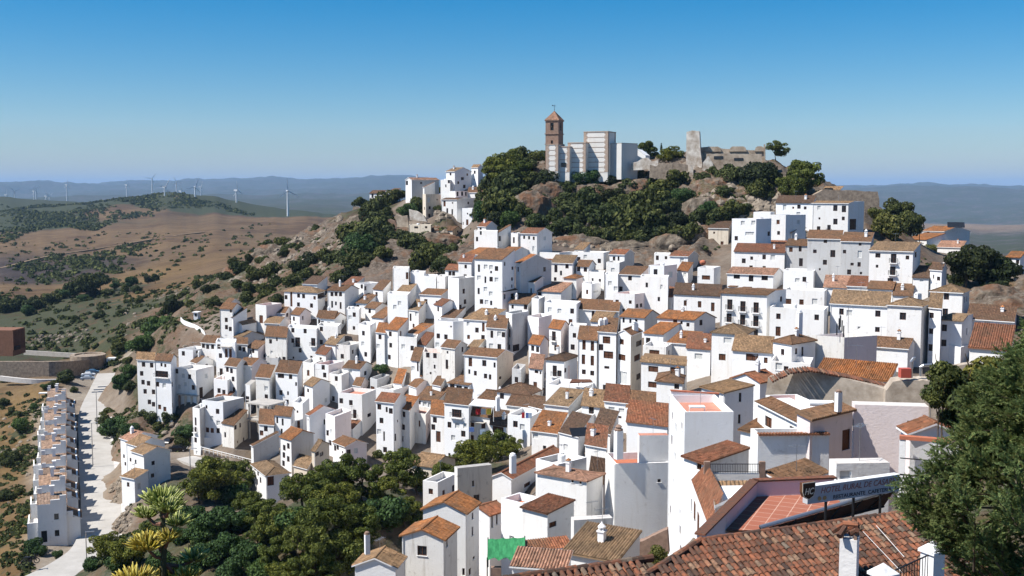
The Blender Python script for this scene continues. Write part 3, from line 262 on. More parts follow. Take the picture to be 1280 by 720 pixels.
(64.4,259.0,-14.7,-18.7,30,19,12.3,6.5,('s','r','w','w'),0,(),[(0,2.8,-1.2,1.1,1.2,'P'),(0,9.9,-2.2)],'broad white house with red-brown roof below the stepped white terrace house',''),
(79.8,218.2,-12.2,-19.5,32,33,8.5,6.3,('s','t','w','w'),0,(),[(0,6.8,-0.9,1.0,0.9,'W'),(0,3.7,-1.4,1.1,1.8,'B'),(0,6.9,-3.1,0.5,0.6,'W'),(0,3.8,-3.9,1.1,1.7,'B'),(0,4.2,-5.8,1.1,0.8,'W'),(1,2.4,0.3,1.6,1.1,'W'),(1,2.8,-0.8,1.6,0.9,'W')],'white house with tan roof and two small balconies right of grey building',''),
(124.7,330,-14.8,-18.0,44,76,6.3,6.2,('s','o','w','w'),0,('i',),[],'far white house with orange roof at right behind the hill',''),
(135.9,345,-12.9,-17.0,45,77,7.3,9.0,('g','o','w','w'),0,('i',),[],'far white gabled house with orange roof and dark solar panel',''),
(132.2,322,-16.8,-19.0,34,32,7.0,6.1,('s','p','w','w'),0,('i',),[],'lowest far white house with pale roof at right behind the hill',''),
(115.9,250,-15.3,-18.7,37,48,2.9,6.0,('g','o','w','w'),0,('i',),[(0,0.5,-0.9,0.7,0.8,'W')],'white house cut by the right frame edge with orange roof',''),
(59.1,300,-10.4,-13.4,30,20,5.7,6.5,('s','d','c','c'),0,(),[],"small cream shed with brown roof at the crag's foot",''),
(25.14,128,-23.88,-29.15,63,63,4.53,4.28,('s','t','w','w'),7,(),[(1,2.28,-0.49,0.4,1.1,'W'),(1,2.22,-3.27,0.4,1.1,'W')],'grey-sided house with pale tan flat-pitched roof and two slit windows',''),
(31.55,138,-24.39,-25.43,48,48,4.4,4.14,('G','r','w','w'),0,(),[(0,3.85,0.67,0.8,0.3,'P')],'white gable house with red-brown roof beside old stone wall',''),
(26.4,98,-20.09,-21.04,81,81,8.91,3.2,('f','p','w','k'),0,('u',),[(0,2.3,0.85,0.7,0.3,'D')],'white and pink walled roof terrace with white water tank',''),
(25.04,93,-20.14,-22.53,81,81,10.33,3.2,('s','b','w','w'),0,('r',),[(0,7.67,-1.33,1.6,1.0,'S'),(0,1.99,-0.83,1.7,0.5,'S')],'white house with long tiled lean-to roof and two brown windows',''),
(22.88,101,-22.64,-24.78,53,53,1.96,3.2,('s','b','w','w'),0,(),[],'small white house with brown roof left of the big blank blue-grey wall',''),
(19.13,84,-18.9,-22.67,87,87,2.17,5.64,('f','g','w','w'),0,('c',),[],'big blank blue-grey rendered wall with tile coping',''),
(16.99,95,-24.03,-30.52,62,62,3.0,4.96,('s','r','w','g'),9,(),[(0,0.8,-0.4,0.7,0.6,'S')],'white house with sloping red-brown tiled roof below the white tower',''),
(17.88,112,-22.84,-37.02,89,89,9.59,5.07,('f','p','w','w'),0,(),[(0,5.22,-2.91,1.1,1.1,'P'),(0,5.48,-6.16,1.1,1.1,'P'),(0,6.3,-9.13,1.1,0.8,'P'),(0,2.02,-11.18,0.5,0.6,'W')],'tall white tower house with terrace and grey-blue shaded front',''),
(12.07,126,-31.86,-42.61,83,83,5.56,6.42,('f','o','w','w'),0,(),[(1,5.29,-2.17,0.4,0.4,'W')],'tall plain grey-white wall of a house with corner roof terrace',''),
(40.96,118,-20.64,-21.61,33,33,7.99,3.2,('s','o','w','w'),22,(),[],'house with big bright orange tiled roof above old stone wall',''),
(23.16,84,-17.77,-20.5,49,49,1.2,5.99,('S','b','k','k'),0,(),[(1,5.16,-2.33,1.2,1.7,'D')],'pink house with brown lean-to roof and tall brown door',''),
(27.85,88,-17.34,-21.19,99,99,1.55,5.75,('f','w','k','k'),0,(),[],'high pale pink courtyard wall with scalloped top behind pink house',''),
(26.56,72,-16.18,-18.23,92,92,1.98,3.2,('g','r','k','w'),0,(),[],'white gabled house with open porch beside the big conifer',''),
(-11.12,102,-35.94,-37.35,10,10,4.04,3.2,('G','t','w','w'),0,(),[],'low house with dull tan gable roof and brick chimney by the pines',''),
(-6.79,106,-34.46,-38.82,16,16,4.39,4.2,('G','o','l','l'),0,(),[(0,2.26,-1.31,1.0,1.0,'W'),(1,1.09,-0.56,0.4,0.9,'W')],'white gabled house with vivid orange roof and square window opening',''),
(-5.11,118,-35.4,-43.21,18,18,5.05,4.35,('G','o','w','w'),0,(),[(1,2.24,-0.86,0.5,0.7,'W'),(1,2.22,-2.64,0.5,1.0,'W'),(1,1.3,-7.01,0.7,0.8,'S'),(1,2.61,-5.82,0.7,0.3,'W'),(0,0.27,-6.6,0.3,0.8,'W')],'tall white house with orange gable roof behind the vivid orange gable',''),
(-2.75,132,-39.84,-42.0,41,41,3.74,3.2,('G','r','w','w'),0,(),[(1,0.46,-0.89,0.3,1.5,'W'),(1,1.33,-0.3,0.3,1.3,'W'),(1,1.24,-0.68,0.6,0.9,'B')],'house with long patched red-brown roof and dark doors, lower centre',''),
(-10.35,150,-40.55,-43.15,26,26,2.4,5.65,('f','w','w','w'),0,(),[(0,1.14,-1.43,0.7,0.8,'S')],"white flat house with one brown window at pines' edge, lower centre",''),
(-7.39,146,-37.52,-40.55,67,67,1.2,5.02,('f','g','l','c'),0,(),[(1,2.26,-2.33,0.3,0.8,'W')],'stained grey old gable wall beside brown roof, lower centre',''),
(-0.1,152,-40.6,-42.7,26,26,3.0,18,('G','r','w','w'),24,(),[(1,5.3,-2.1,2.1,0.6,'S')],'house with large red-brown roof and white-capped chimney, lower centre',''),
(6.13,143,-36.21,-39.41,46,46,4.18,5.58,('f','t','w','g'),0,(),[],'white box house with bare grey inner wall, lower centre',''),
(8.74,126,-33.94,-37.28,34,34,6.86,3.84,('h','p','w','w'),10,(),[(0,1.93,-0.12,0.3,0.3,'W'),(0,0.84,0.04,0.3,0.3,'W')],'plain bluish box house with low pinkish tan roof, lower centre',''),
(1.19,120,-34.84,-38.15,41,41,3.22,3.2,('f','o','w','w'),0,(),[],'white house with red terrace floor behind a low white wall',''),
(3.74,113,-33.95,-35.93,42,42,3.54,4.44,('s','r','w','w'),6,(),[(1,0.88,-1.32,1.2,0.6,'S')],'small white house with flat dark red roof and brown barred window',''),
(6.29,109,-33.38,-36.88,79,79,1.2,4.08,('f','r','l','l'),0,(),[],'stained white wall with flat red roof and graffiti, lower centre',''),
(1.52,97,-32.61,-33.9,71,71,1.24,4.1,('S','r','w','w'),20,(),[],'low roof of red ribbed tiles right of the green tarp',''),
(8.24,84,-29.07,-29.78,30,30,4.7,4.5,('s','t','w','w'),14,(),[],'low roof of pale stony tiles at bottom centre',''),
(4.07,82,-29.07,-29.5,13,13,4.17,2.6,('s','p','w','w'),12,(),[],'low roof of pinkish orange tiles at bottom centre',''),
(12.8,158,-38.9,-41.9,45,13,2.7,6.9,('s','d','w','w'),0,(),[(0,1.7,-1.3,1.1,1.0,'W')],'small white house with dark roof and one brown window, lower centre',''),
(11.84,140,-38.04,-39.06,40,8,2.33,6.5,('s','d','w','w'),0,(),[],'small white house with dark brown roof right of the bluish box with low pinkish roof',''),
(-13.3,182,-46.6,-49.0,28,30,4.5,6.8,('g','t','c','c'),0,(),[(0,3.0,-0.0,0.7,0.8,'W')],"cream house with stony tan roof among the pines' tops",''),
(19.15,75,-20.56,-22.0,46,46,1.8,5.4,('S','b','w','w'),17,(),[],'white triangular gable with brown roof sloping right below the blank blue-grey wall',''),
(18.97,63,-15.91,-16.99,86,86,1.2,3.2,('f','w','w','w'),0,(),[(1,0.55,-0.67,0.7,0.5,'P')],'small white utility hut behind the long sign board','')]
TREES=[
(2.5,349.6,10.8,2.9,'b','dense round green bush below and left of the church tower','crag'),
(8.2,349.6,10.5,2.4,'y','yellow-green bush below and left of the church tower','crag'),
(3.8,349.0,7.6,2.9,'b','dense round green bush left of the white church block','crag'),
(10.2,340.7,2.6,3.8,'k','very dark dense tree below the church tower','crag'),
(1.2,338.6,1.3,2.5,'b','dense round green bush above and right of the large hillside house under the trees','crag'),
(23.0,342.8,3.8,3.6,'l','fresh green leafy tree below and left of the white church block','crag'),
(32.4,343.9,4.5,3.6,'b','dense round green bush below and right of the white church block','crag'),
(38.7,344.4,4.8,2.6,'b','dense round green bush left of the castle ruin','crag'),
(16.7,328.5,-4.3,3.7,'b','dense round green bush above and right of the red-roofed house below the crag','crag'),
(22.2,330.6,-3.2,4.0,'b','dense round green bush below the white church block','crag'),
(26.6,321.6,-8.0,4.3,'b','dense round green bush right of the red-roofed house below the crag','crag'),
(35.2,328.5,-4.3,4.5,'b','dense round green bush above the pink-sided house in the centre','crag'),
(37.1,318.5,-9.7,5.3,'b','dense round green bush above and left of the white tower with one wide brown window','crag'),
(43.2,330.6,-3.2,4.6,'b','dense round green bush below and left of the castle ruin','crag'),
(46.6,335.4,-0.5,3.8,'y','yellow-green bush below and left of the castle ruin','crag'),
(51.4,341.8,3.2,3.5,'b','dense round green bush right of the white church block','crag'),
(48.3,320.1,-8.9,2.8,'k','very dark dense tree above and left of the white tower with one wide brown window','crag'),
(52.1,333.8,-1.4,2.8,'l','fresh green leafy tree below and left of the castle ruin','crag'),
(59.1,342.8,3.8,2.0,'b','small dense round green bush below and left of the castle ruin','crag'),
(68.1,344.4,4.8,3.0,'b','dense round green bush below the castle ruin','crag'),
(76.3,343.4,4.2,4.5,'k','very dark dense tree below and right of the castle ruin','crag'),
(75.8,335.4,-0.5,3.4,'b','dense round green bush above and left of the pink porch house below the castle wall','crag'),
(60.9,322.2,-7.8,3.1,'b','dense round green bush above and left of the stepped white terrace house','crag'),
(66.3,324.3,-6.6,2.7,'b','dense round green bush left of the pink porch house below the castle wall','crag'),
(39.4,313.2,-12.4,3.2,'k','very dark dense tree above the pink-sided house in the centre','crag'),
(43.0,349.6,12.6,2.7,'p','dark green pine with a rounded crown right of the white church block','crag'),
(50.0,349.6,11.5,2.9,'p','dark green pine with a rounded crown left of the castle ruin','crag'),
(47.2,349.6,13.5,0.7,'c','small thin dark cypress left of the castle ruin','crag'),
(52.0,349.6,9.7,1.8,'b','small dense round green bush left of the castle ruin','crag'),
(12.6,321.6,-8.0,2.3,'b','dense round green bush below and left of the white church block','crag'),
(30.3,333.3,-1.7,2.7,'k','very dark dense tree below the white church block','crag'),
(34.3,337.5,0.7,2.3,'b','dense round green bush below and right of the church tower','crag'),
(43.0,338.6,1.3,2.5,'b','dense round green bush on the rocky crag below and right of the white church block','crag'),
(39.1,336.5,0.1,2.2,'b','dense round green bush on the rocky crag left of the castle ruin','crag'),
(45.8,326.9,-5.2,3.0,'b','dense round green bush left of the stepped white terrace house','crag'),
(25.6,336.5,0.1,2.5,'b','dense round green bush on the rocky crag below the white church block','crag'),
(20.2,336.5,0.1,2.2,'b','dense round green bush right of the large hillside house under the trees','crag'),
(62.7,346.0,5.7,1.6,'b','small dense round green bush above and left of the stepped white terrace house','crag'),
(7.0,318.5,-9.7,2.9,'b','dense round green bush above the red-roofed house below the crag','crag'),
(11.5,315.3,-11.3,2.6,'b','dense round green bush above and right of the five-storey apartment house','crag'),
(15.6,317.4,-10.2,2.9,'b','dense round green bush below the church tower','crag'),
(18.9,314.2,-11.9,2.5,'b','dense round green bush above and left of the pink-sided house in the centre','crag'),
(22.8,313.2,-12.4,2.6,'b','dense round green bush on the rocky crag right of the red-roofed house below the crag','crag'),
(27.4,313.2,-12.4,2.9,'b','dense round green bush on the rocky crag above the pink-sided house in the centre','crag'),
(51.5,314.2,-11.9,2.6,'b','dense round green bush above the white tower with one wide brown window','crag'),
(43.2,312.1,-12.9,2.6,'b','dense round green bush above and right of the pink-sided house in the centre','crag'),
(47.9,313.2,-12.4,2.5,'b','dense round green bush above the large clean orange roof','crag'),
(54.6,322.7,-7.5,2.6,'b','dense round green bush on the rocky crag left of the stepped white terrace house','crag'),
(58.2,326.9,-5.2,2.4,'l','fresh green leafy tree above and left of the stepped white terrace house','crag'),
(36.2,310,-14.0,2.8,'b','dense round green bush above and left of the large clean orange roof','crag'),
(31.7,311.1,-13.4,2.6,'b','neighbouring dense round green bush above the pink-sided house in the centre','crag'),
(12.7,349.2,7.7,2.5,'b','dense round green bush right of the hilltop house with the long blue-grey wall','crag'),
(15.7,346.0,5.7,2.8,'k','very dark dense tree below and left of the white church block','crag'),
(18.7,343.9,4.5,2.5,'b','dense round green bush on the rocky crag below and left of the white church block','crag'),
(20.9,349.6,9.0,1.9,'b','small dense round green bush left of the white church block','crag'),
(27.8,349.2,7.7,2.3,'b','dense round green bush on the rocky crag below and right of the church tower','crag'),
(29.0,339.6,2.0,2.7,'k','very dark dense tree below and right of the church tower','crag'),
(34.2,349.6,9.0,1.9,'b','small dense round green bush right of the white church block','crag'),
(35.5,337.5,0.7,2.8,'b','neighbouring dense round green bush below and right of the white church block','crag'),
(38.6,326.9,-5.2,2.9,'b','dense round green bush on the rocky crag below and left of the castle ruin','crag'),
(31.3,318.5,-9.7,3.2,'b','neighbouring dense round green bush below the white church block','crag'),
(19.4,322.7,-7.5,2.8,'b','dense round green bush on the rocky crag below the church tower','crag'),
(16.5,336.5,0.1,2.5,'b','dense round green bush on the rocky crag above and right of the five-storey apartment house','crag'),
(41.0,321.6,-8.0,2.9,'b','neighbouring dense round green bush below and left of the castle ruin','crag'),
(44.0,318.5,-9.7,2.7,'b','neighbouring dense round green bush left of the stepped white terrace house','crag'),
(33.3,326.9,-5.2,3.0,'b','neighbouring dense round green bush above and right of the red-roofed house below the crag','crag'),
(24.2,324.8,-6.4,2.7,'b','neighbouring dense round green bush below and right of the church tower','crag'),
(5.6,341.8,3.2,2.7,'b','dense round green bush on the rocky crag below and left of the church tower','crag'),
(3.6,333.3,-1.7,3.0,'b','dense round green bush above the five-storey apartment house','crag'),
(1.8,326.9,-5.2,2.7,'b','dense round green bush above and left of the red-roofed house below the crag','crag'),
(7.2,331.2,-2.9,2.4,'b','dense round green bush on the rocky crag above the red-roofed house below the crag','crag'),
(34.2,313.2,-12.4,2.6,'b','neighbouring dense round green bush right of the red-roofed house below the crag','crag'),
(48.9,328.0,-4.6,2.6,'b','neighbouring dense round green bush above and left of the stepped white terrace house','crag'),
(74.7,349.6,9.0,2.5,'b','dense round green bush right of the castle ruin','crag'),
(64.5,335.4,-0.5,2.1,'b','small dense round green bush below the castle ruin','crag'),
(58.0,318.5,-9.7,2.1,'b','small dense round green bush left of the stepped white terrace house','crag'),
(83.4,349.6,13.0,2.6,'p','dark green pine with a rounded crown right of the castle ruin','crag'),
(90.5,344.3,4.7,4.9,'p','dark green pine with a rounded crown above the pink porch house below the castle wall','crag'),
(86.7,339.3,1.7,3.8,'p','dark green pine with a rounded crown left of the stone castle wall','crag'),
(75.5,341.8,3.2,4.3,'k','very dark dense tree above and left of the pink porch house below the castle wall','crag'),
(81.1,341.2,2.8,3.4,'b','dense round green bush below and right of the castle ruin','crag'),
(68.0,344.9,5.1,2.7,'b','dense round green bush above the stepped white terrace house','crag'),
(65.0,325.0,-6.2,3.5,'b','dense round green bush above and left of the large weathered grey building','crag'),
(68.3,326.1,-5.7,2.5,'b','dense round green bush above and right of the white tower with one wide brown window','crag'),
(93.9,341.8,3.2,1.9,'b','small dense round green bush above and left of the stone castle wall','crag'),
(85.2,336.1,-0.1,2.9,'b','dense round green bush above the pink porch house below the castle wall','crag'),
(81.3,240.0,-8.1,3.7,'y','yellow-green bush below and right of the stone castle wall','right'),
(84.6,255.0,-5.6,2.2,'y','yellow-green bush right of the stone castle wall','right'),
(91.6,265.0,-4.1,2.4,'b','dense round green bush right of the stone castle wall','right'),
(90.6,250.0,-7.9,3.0,'b','dense round green bush above the balconied house right of the grey building','right'),
(93.2,260.0,-4.3,1.9,'b','small dense round green bush right of the stone castle wall','right'),
(96.5,260.0,-6.9,1.5,'b','small dense round green bush right of the tall house below the stone castle wall','right'),
(88.8,252.0,-6.3,2.7,'b','dense round green bush right of the tall house below the stone castle wall','right'),
(97.5,255.0,-13.4,1.3,'y','small yellow-green bush above and right of the balconied house right of the grey building','right'),
(81.5,190.0,-14.0,4.5,'k','very dark dense tree above and right of the square tower house on the right','right'),
(83.1,188.0,-15.1,3.7,'k','very dark dense tree right of the balconied house right of the grey building','right'),
(79.8,192.0,-12.9,2.9,'k','very dark dense tree above the square tower house on the right','right'),
(85.2,190.0,-13.6,2.9,'k','very dark dense tree above and right of the long brown roof on the right','right'),
(82.0,193.0,-11.3,2.3,'k','very dark dense tree above and right of the pale tan roofs on the right','right'),
(76.2,186.0,-15.3,2.0,'k','small very dark dense tree above the square tower house on the right','right'),
(81.0,184.0,-17.2,2.4,'k','very dark dense tree right of the square tower house on the right','right'),
(-4.5,356,3.1,3.3,'k','very dark dense tree above and right of the large hillside house under the trees','hamlet'),
(-0.3,356,4.0,3.3,'b','dense round green bush by the hilltop houses below and left of the church tower','hamlet'),
(-6.4,356,-9.1,2.8,'l','fresh green leafy tree right of the large hillside house under the trees','hamlet'),
(-2.7,356,-10.0,3.1,'k','very dark dense tree above and left of the red-roofed house below the crag','hamlet'),
(2.0,356,-7.7,3.1,'b','dense round green bush by the hilltop houses above the five-storey apartment house','hamlet'),
(-5.0,356,-13.7,2.3,'k','very dark dense tree left of the red-roofed house below the crag','hamlet'),
(-46.2,356,-9.5,2.8,'b','dense round green bush below and left of the leftmost hilltop house','hamlet'),
(-41.0,356,-8.1,2.3,'b','dense round green bush below the leftmost hilltop house','hamlet'),
(-44.4,356,-17.5,3.3,'b','dense round green bush below and left of the hilltop house with the long blue-grey wall','hamlet'),
(-36.9,356,-15.6,2.8,'b','dense round green bush above the tall blank white wall under the ravine bushes','hamlet'),
(-29.4,356,-15.6,2.6,'b','dense round green bush below and left of the large hillside house under the trees','hamlet'),
(-22.9,356,-20.3,2.8,'b','dense round green bush above and left of the five-storey apartment house','hamlet'),
(-19.1,356,-19.8,2.3,'b','dense round green bush below the large hillside house under the trees','hamlet'),
(-47.8,425.0,-3.8,3.7,'b','dense round green bush right of the leftmost hilltop house','hamlet'),
(-42.8,420.0,-1.3,2.3,'b','dense round green bush left of the hilltop house with the long blue-grey wall','hamlet'),
(-51.2,418.0,-7.1,4.3,'b','dense round green bush left of the large hillside house under the trees','hamlet'),
(-34.1,395.0,-6.2,3.4,'b','dense round green bush below the hilltop house with the long blue-grey wall','hamlet'),
(-37.8,398.0,-7.0,3.1,'l','fresh green leafy tree below and left of the hilltop house with the long blue-grey wall','hamlet'),
(-50.4,380.0,-14.7,6.0,'b','dense round green thicket below the leftmost hilltop house','hamlet'),
(-50.4,365.0,-18.4,4.6,'l','fresh green leafy tree below the leftmost hilltop house','hamlet'),
(-45.3,375.0,-14.5,4.4,'b','dense round green bush by the hilltop houses below the leftmost hilltop house','hamlet'),
(-30.8,345.0,-16.9,3.8,'b','dense round green bush below and right of the leftmost hilltop house','hamlet'),
(-24.8,335.0,-18.7,3.3,'b','dense round green bush by the hilltop houses above and left of the five-storey apartment house','hamlet'),
(-60.5,440.0,-4.8,2.3,'b','dense round green bush left of the leftmost hilltop house','hamlet'),
(-55.1,425.0,-9.1,2.9,'b','dense round green bush by the hilltop houses below and left of the leftmost hilltop house','hamlet'),
(-25.4,382.0,-6.5,1.4,'b','small dense round green bush left of the large hillside house under the trees','hamlet'),
(-45.6,400.0,-10.7,2.1,'b','small dense round green bush below the leftmost hilltop house','hamlet'),
(-52.0,405.0,-11.4,3.2,'k','very dark dense tree below the leftmost hilltop house','hamlet'),
(-5.3,375.0,6.6,4.9,'p','dark green pine with a rounded crown below and left of the church tower','hamlet'),
(-0.4,372.0,10.0,4.1,'p','dark green pine with a rounded crown left of the white church block','hamlet'),
(2.6,370.0,6.8,3.2,'p','dark green pine with a rounded crown above the red-roofed house below the crag','hamlet'),
(-7.6,368.0,1.5,3.1,'b','neighbouring dense round green bush above and right of the large hillside house under the trees','hamlet'),
(-1.3,364.0,0.5,5.0,'b','dense round green bush by the hilltop houses left of the white church block','hamlet'),
(-2.6,352.0,-6.0,5.2,'b','neighbouring dense round green bush right of the large hillside house under the trees','hamlet'),
(-7.4,358.0,-6.3,4.1,'l','fresh green leafy tree above and left of the red-roofed house below the crag','hamlet'),
(2.0,355.0,-3.0,3.6,'b','dense round green bush by the hilltop houses above the red-roofed house below the crag','hamlet'),
(-9.8,362.0,-3.8,2.7,'b','neighbouring dense round green bush right of the hilltop house with the long blue-grey wall','hamlet'),
(3.5,366.0,2.7,2.9,'b','neighbouring dense round green bush below and left of the church tower','hamlet'),
(-5.5,360.0,-2.1,3.8,'b','neighbouring dense round green bush above and left of the red-roofed house below the crag','hamlet'),
(-10.7,358.0,-7.2,2.4,'b','dense round green bush by the hilltop houses right of the leftmost hilltop house','hamlet'),
(0.1,345.0,-8.8,3.2,'l','fresh green leafy tree above the five-storey apartment house','hamlet'),
(-29.4,388.0,0.0,1.5,'y','small yellow-green bush right of the hilltop house with the long blue-grey wall','hamlet'),
(-26.8,388.0,0.2,1.4,'y','small yellow-green bush above and left of the large hillside house under the trees','hamlet'),
(-45.5,345.0,-17.0,5.3,'b','dense round green bush in the rocky ravine below the leftmost hilltop house','ravine'),
(-43.8,355.0,-13.2,3.7,'b','neighbouring dense round green bush below the leftmost hilltop house','ravine'),
(-39.6,335.0,-19.7,2.7,'b','neighbouring dense round green bush below and left of the large hillside house under the trees','ravine'),
(-31.4,340.0,-16.8,3.0,'b','dense round green bush in the rocky ravine below and right of the leftmost hilltop house','ravine'),
(-24.4,328.0,-20.4,4.2,'b','dense round green bush in the rocky ravine above and left of the five-storey apartment house','ravine'),
(-20.4,322.0,-22.3,3.0,'b','dense round green bush right of the tall blank white wall under the ravine bushes','ravine'),
(-48.3,335.0,-22.6,3.2,'b','dense round green bush left of the tall blank white wall under the ravine bushes','ravine'),
(-55.4,345.0,-21.5,2.8,'b','dense round green bush in the rocky ravine below and left of the leftmost hilltop house','ravine'),
(-59.6,350.0,-20.6,2.4,'b','neighbouring dense round green bush below and left of the leftmost hilltop house','ravine'),
(-50.6,318.0,-25.3,2.1,'b','small dense round green bush left of the tall blank white wall under the ravine bushes','ravine'),
(-28.6,330.0,-23.4,1.7,'b','small dense round green bush below and left of the large hillside house under the trees','ravine'),
(-46.0,335.0,-21.2,3.5,'b','farther dense round green bush below the leftmost hilltop house','ravine'),
(-27.7,338.0,-17.8,2.7,'b','neighbouring dense round green bush below the hilltop house with the long blue-grey wall','ravine'),
(-22.9,335.0,-17.7,2.7,'l','fresh green leafy tree below and left of the large hillside house under the trees','ravine'),
(-47.6,322.0,-24.8,2.0,'k','small very dark dense tree left of the tall blank white wall under the ravine bushes','ravine'),
(-33.3,348.0,-14.2,1.8,'b','small dense round green bush below and right of the leftmost hilltop house','ravine'),
(-62.0,346.4,-12.4,2.2,'b','dense round green bush above the broad hipped house at the top of the left slope','ridge'),
(-80.6,361.4,-18.7,2.8,'b','dense round green bush above and right of the lane railing','ridge'),
(-74.6,356.7,-16.9,2.4,'b','dense round green bush on the rocky ridge below and left of the leftmost hilltop house','ridge'),
(-71.7,354.4,-18.5,2.3,'b','dense round green bush on the rocky ridge above and right of the lane railing','ridge'),
(-67.6,351.0,-18.2,1.9,'b','small dense round green bush below and left of the leftmost hilltop house','ridge'),
(-87.7,366.9,-23.2,2.3,'k','very dark dense tree above and right of the lane railing','ridge'),
(-91.2,367.0,-26.2,3.2,'b','dense round green bush above the white block on brown pillars','ridge'),
(-84.3,359.2,-27.2,3.4,'b','dense round green bush above and right of the white block on brown pillars','ridge'),
(-77.7,355.9,-25.8,3.2,'b','dense round green bush above the tan-roofed house with the tall blank grey wall','ridge'),
(-74.2,356.3,-20.3,1.9,'b','small dense round green bush above and right of the lane railing','ridge'),
(-96.1,366.2,-29.0,2.3,'b',"dense round green bush above and right of the tall house at the village's left edge",'ridge'),
(-82.9,349.7,-31.7,3.3,'b','dense round green bush above the concrete frame','ridge'),
(-77.8,344.4,-32.0,3.0,'b','dense round green bush right of the lane railing','ridge'),
(-83.8,345.9,-34.2,2.4,'b','dense round green bush on the rocky ridge right of the lane railing','ridge'),
(-68.7,350.6,-24.2,3.0,'b','neighbouring dense round green bush left of the tall blank white wall under the ravine bushes','ridge'),
(-64.2,348.1,-22.0,3.0,'k','very dark dense tree above the broad hipped house at the top of the left slope','ridge'),
(-68.6,342.7,-28.3,3.0,'b','neighbouring dense round green bush right of the lane railing','ridge'),
(-63.7,341.6,-26.5,2.6,'b','neighbouring dense round green bush above the tan-roofed house with the tall blank grey wall','ridge'),
(-100.1,363.0,-32.9,2.3,'k','very dark dense tree above the white block on brown pillars','ridge'),
(-105.4,369.4,-31.8,2.4,'b','dense round green bush above the lane railing','ridge'),
(-96.1,353.4,-36.3,2.7,'b','dense round green bush above the house above the white retaining wall','ridge'),
(-106.0,359.8,-37.6,2.0,'b','small dense round green bush above the lane railing','ridge'),
(-112.0,362.8,-38.9,3.5,'k','very dark dense tree above and left of the lane railing','ridge'),
(-110.1,367.8,-35.1,2.3,'b','dense round green bush above and left of the lane railing','ridge'),
(-75.3,347.5,-29.1,2.7,'b','neighbouring dense round green bush above and right of the lane railing','ridge'),
(-89.8,357.7,-30.8,2.1,'b','small dense round green bush above and right of the white block on brown pillars','ridge'),
(-95.0,372.3,-24.4,2.0,'b','small dense round green bush above the white block on brown pillars','ridge'),
(-82.6,363.0,-23.0,2.1,'b','small dense round green bush on the rocky ridge above and right of the lane railing','ridge'),
(-62.7,333.0,-30.2,2.0,'l','small fresh green leafy tree left of the tall blank white wall under the ravine bushes','ridge'),
(-72.1,335.8,-33.6,2.3,'b','dense round green bush on the rocky ridge above the concrete frame','ridge'),
(-115.0,356.1,-44.2,4.5,'l','fresh green leafy tree left of the lane railing','ridge'),
(-120.0,361.2,-43.8,3.1,'b','dense round green bush left of the lane railing','ridge'),
(-115.4,362.8,-40.6,2.3,'b','dense round green bush above and left of the white block on brown pillars','ridge'),
(-114.5,368.3,-37.0,2.0,'b','small dense round green bush above and left of the lane railing','ridge'),
(-166.9,430.0,-36.1,4.7,'b','dense round green bush above and right of the round stone terrace wall','heath'),
(-168.9,425.0,-37.1,4.1,'b','dense round green bush above the round stone terrace wall','heath'),
(-165.7,440.0,-35.9,3.4,'b','dense round green bush above the roadside car park','heath'),
(-159.3,415.0,-38.6,3.6,'k','very dark dense tree above the parked cars','heath'),
(-155.3,420.0,-39.3,2.3,'b','dense round green bush above the parked cars','heath'),
(-150.2,430.0,-35.3,2.9,'l','fresh green leafy tree above and left of the lane railing','heath'),
(-132.8,390.0,-39.2,1.8,'b','small dense round green bush left of the lane railing','heath'),
(-146.4,440.0,-35.4,1.8,'k','small very dark dense tree above and left of the lane railing','heath'),
(-169.8,420.0,-38.6,3.1,'l','fresh green leafy tree above and right of the wooden box building','heath'),
(-175.5,415.0,-41.5,3.6,'b','dense round green bush above and right of the wooden box building','heath'),
(-179.1,410.0,-42.9,3.9,'b','dense round green bush above and left of the parked cars','heath'),
(-184.3,410.0,-42.9,3.9,'b','dense round green bush above the wooden box building','heath'),
(-187.2,405.0,-43.5,3.9,'b','dense round green bush above and left of the round stone terrace wall','heath'),
(-194.6,415.0,-42.4,3.6,'b','dense round green bush above and left of the roadside car park','heath'),
(-172.9,418.0,-39.9,2.9,'b',"dense round green bush above and left of the tall house at the village's left edge",'heath'),
(-145.2,410.0,-37.2,1.9,'b','small dense round green bush above the roadside car park','heath'),
(-156.1,430.0,-37.1,1.8,'l','small fresh green leafy tree above and left of the lane railing','heath'),
(-159.2,405.0,-39.5,2.0,'l','small fresh green leafy tree above and right of the round stone terrace wall','heath'),
(-177.6,400.0,-43.7,2.7,'l','fresh green leafy tree above the round stone terrace wall','heath'),
(-140.3,430.0,-34.1,1.8,'b',"small dense round green bush above the tall house at the village's left edge",'heath'),
(-139.2,405.0,-36.8,2.2,'b','dense round green bush above and right of the roadside car park','heath'),
(-132.1,370.0,-41.2,1.9,'b','small dense round green bush above and right of the roadside car park','heath'),
(-137.9,365.0,-41.5,2.0,'b','small dense round green bush above the parked cars','heath'),
(-145.1,362.0,-42.9,1.8,'b','small dense round green bush above and right of the round stone terrace wall','heath'),
(-152.6,360.0,-43.4,1.8,'b','small dense round green bush above the round stone terrace wall','heath'),
(-103.0,285.0,-49.6,3.0,'l','fresh green leafy tree right of the roadside car park','slope'),
(-87.2,238.0,-51.7,3.2,'l',"fresh green leafy tree below and left of the tall house at the village's left edge",'slope'),
(-103.2,292.0,-48.1,2.6,'l',"fresh green leafy tree above and left of the tall house at the village's left edge",'slope'),
(-97.8,262.0,-53.8,1.8,'b','small dense round green bush below the roadside car park','slope'),
(-85.0,240.0,-52.5,2.0,'l',"small fresh green leafy tree below the tall house at the village's left edge",'slope'),
(-98.6,280.0,-50.3,2.0,'b',"small dense round green bush left of the tall house at the village's left edge",'slope'),
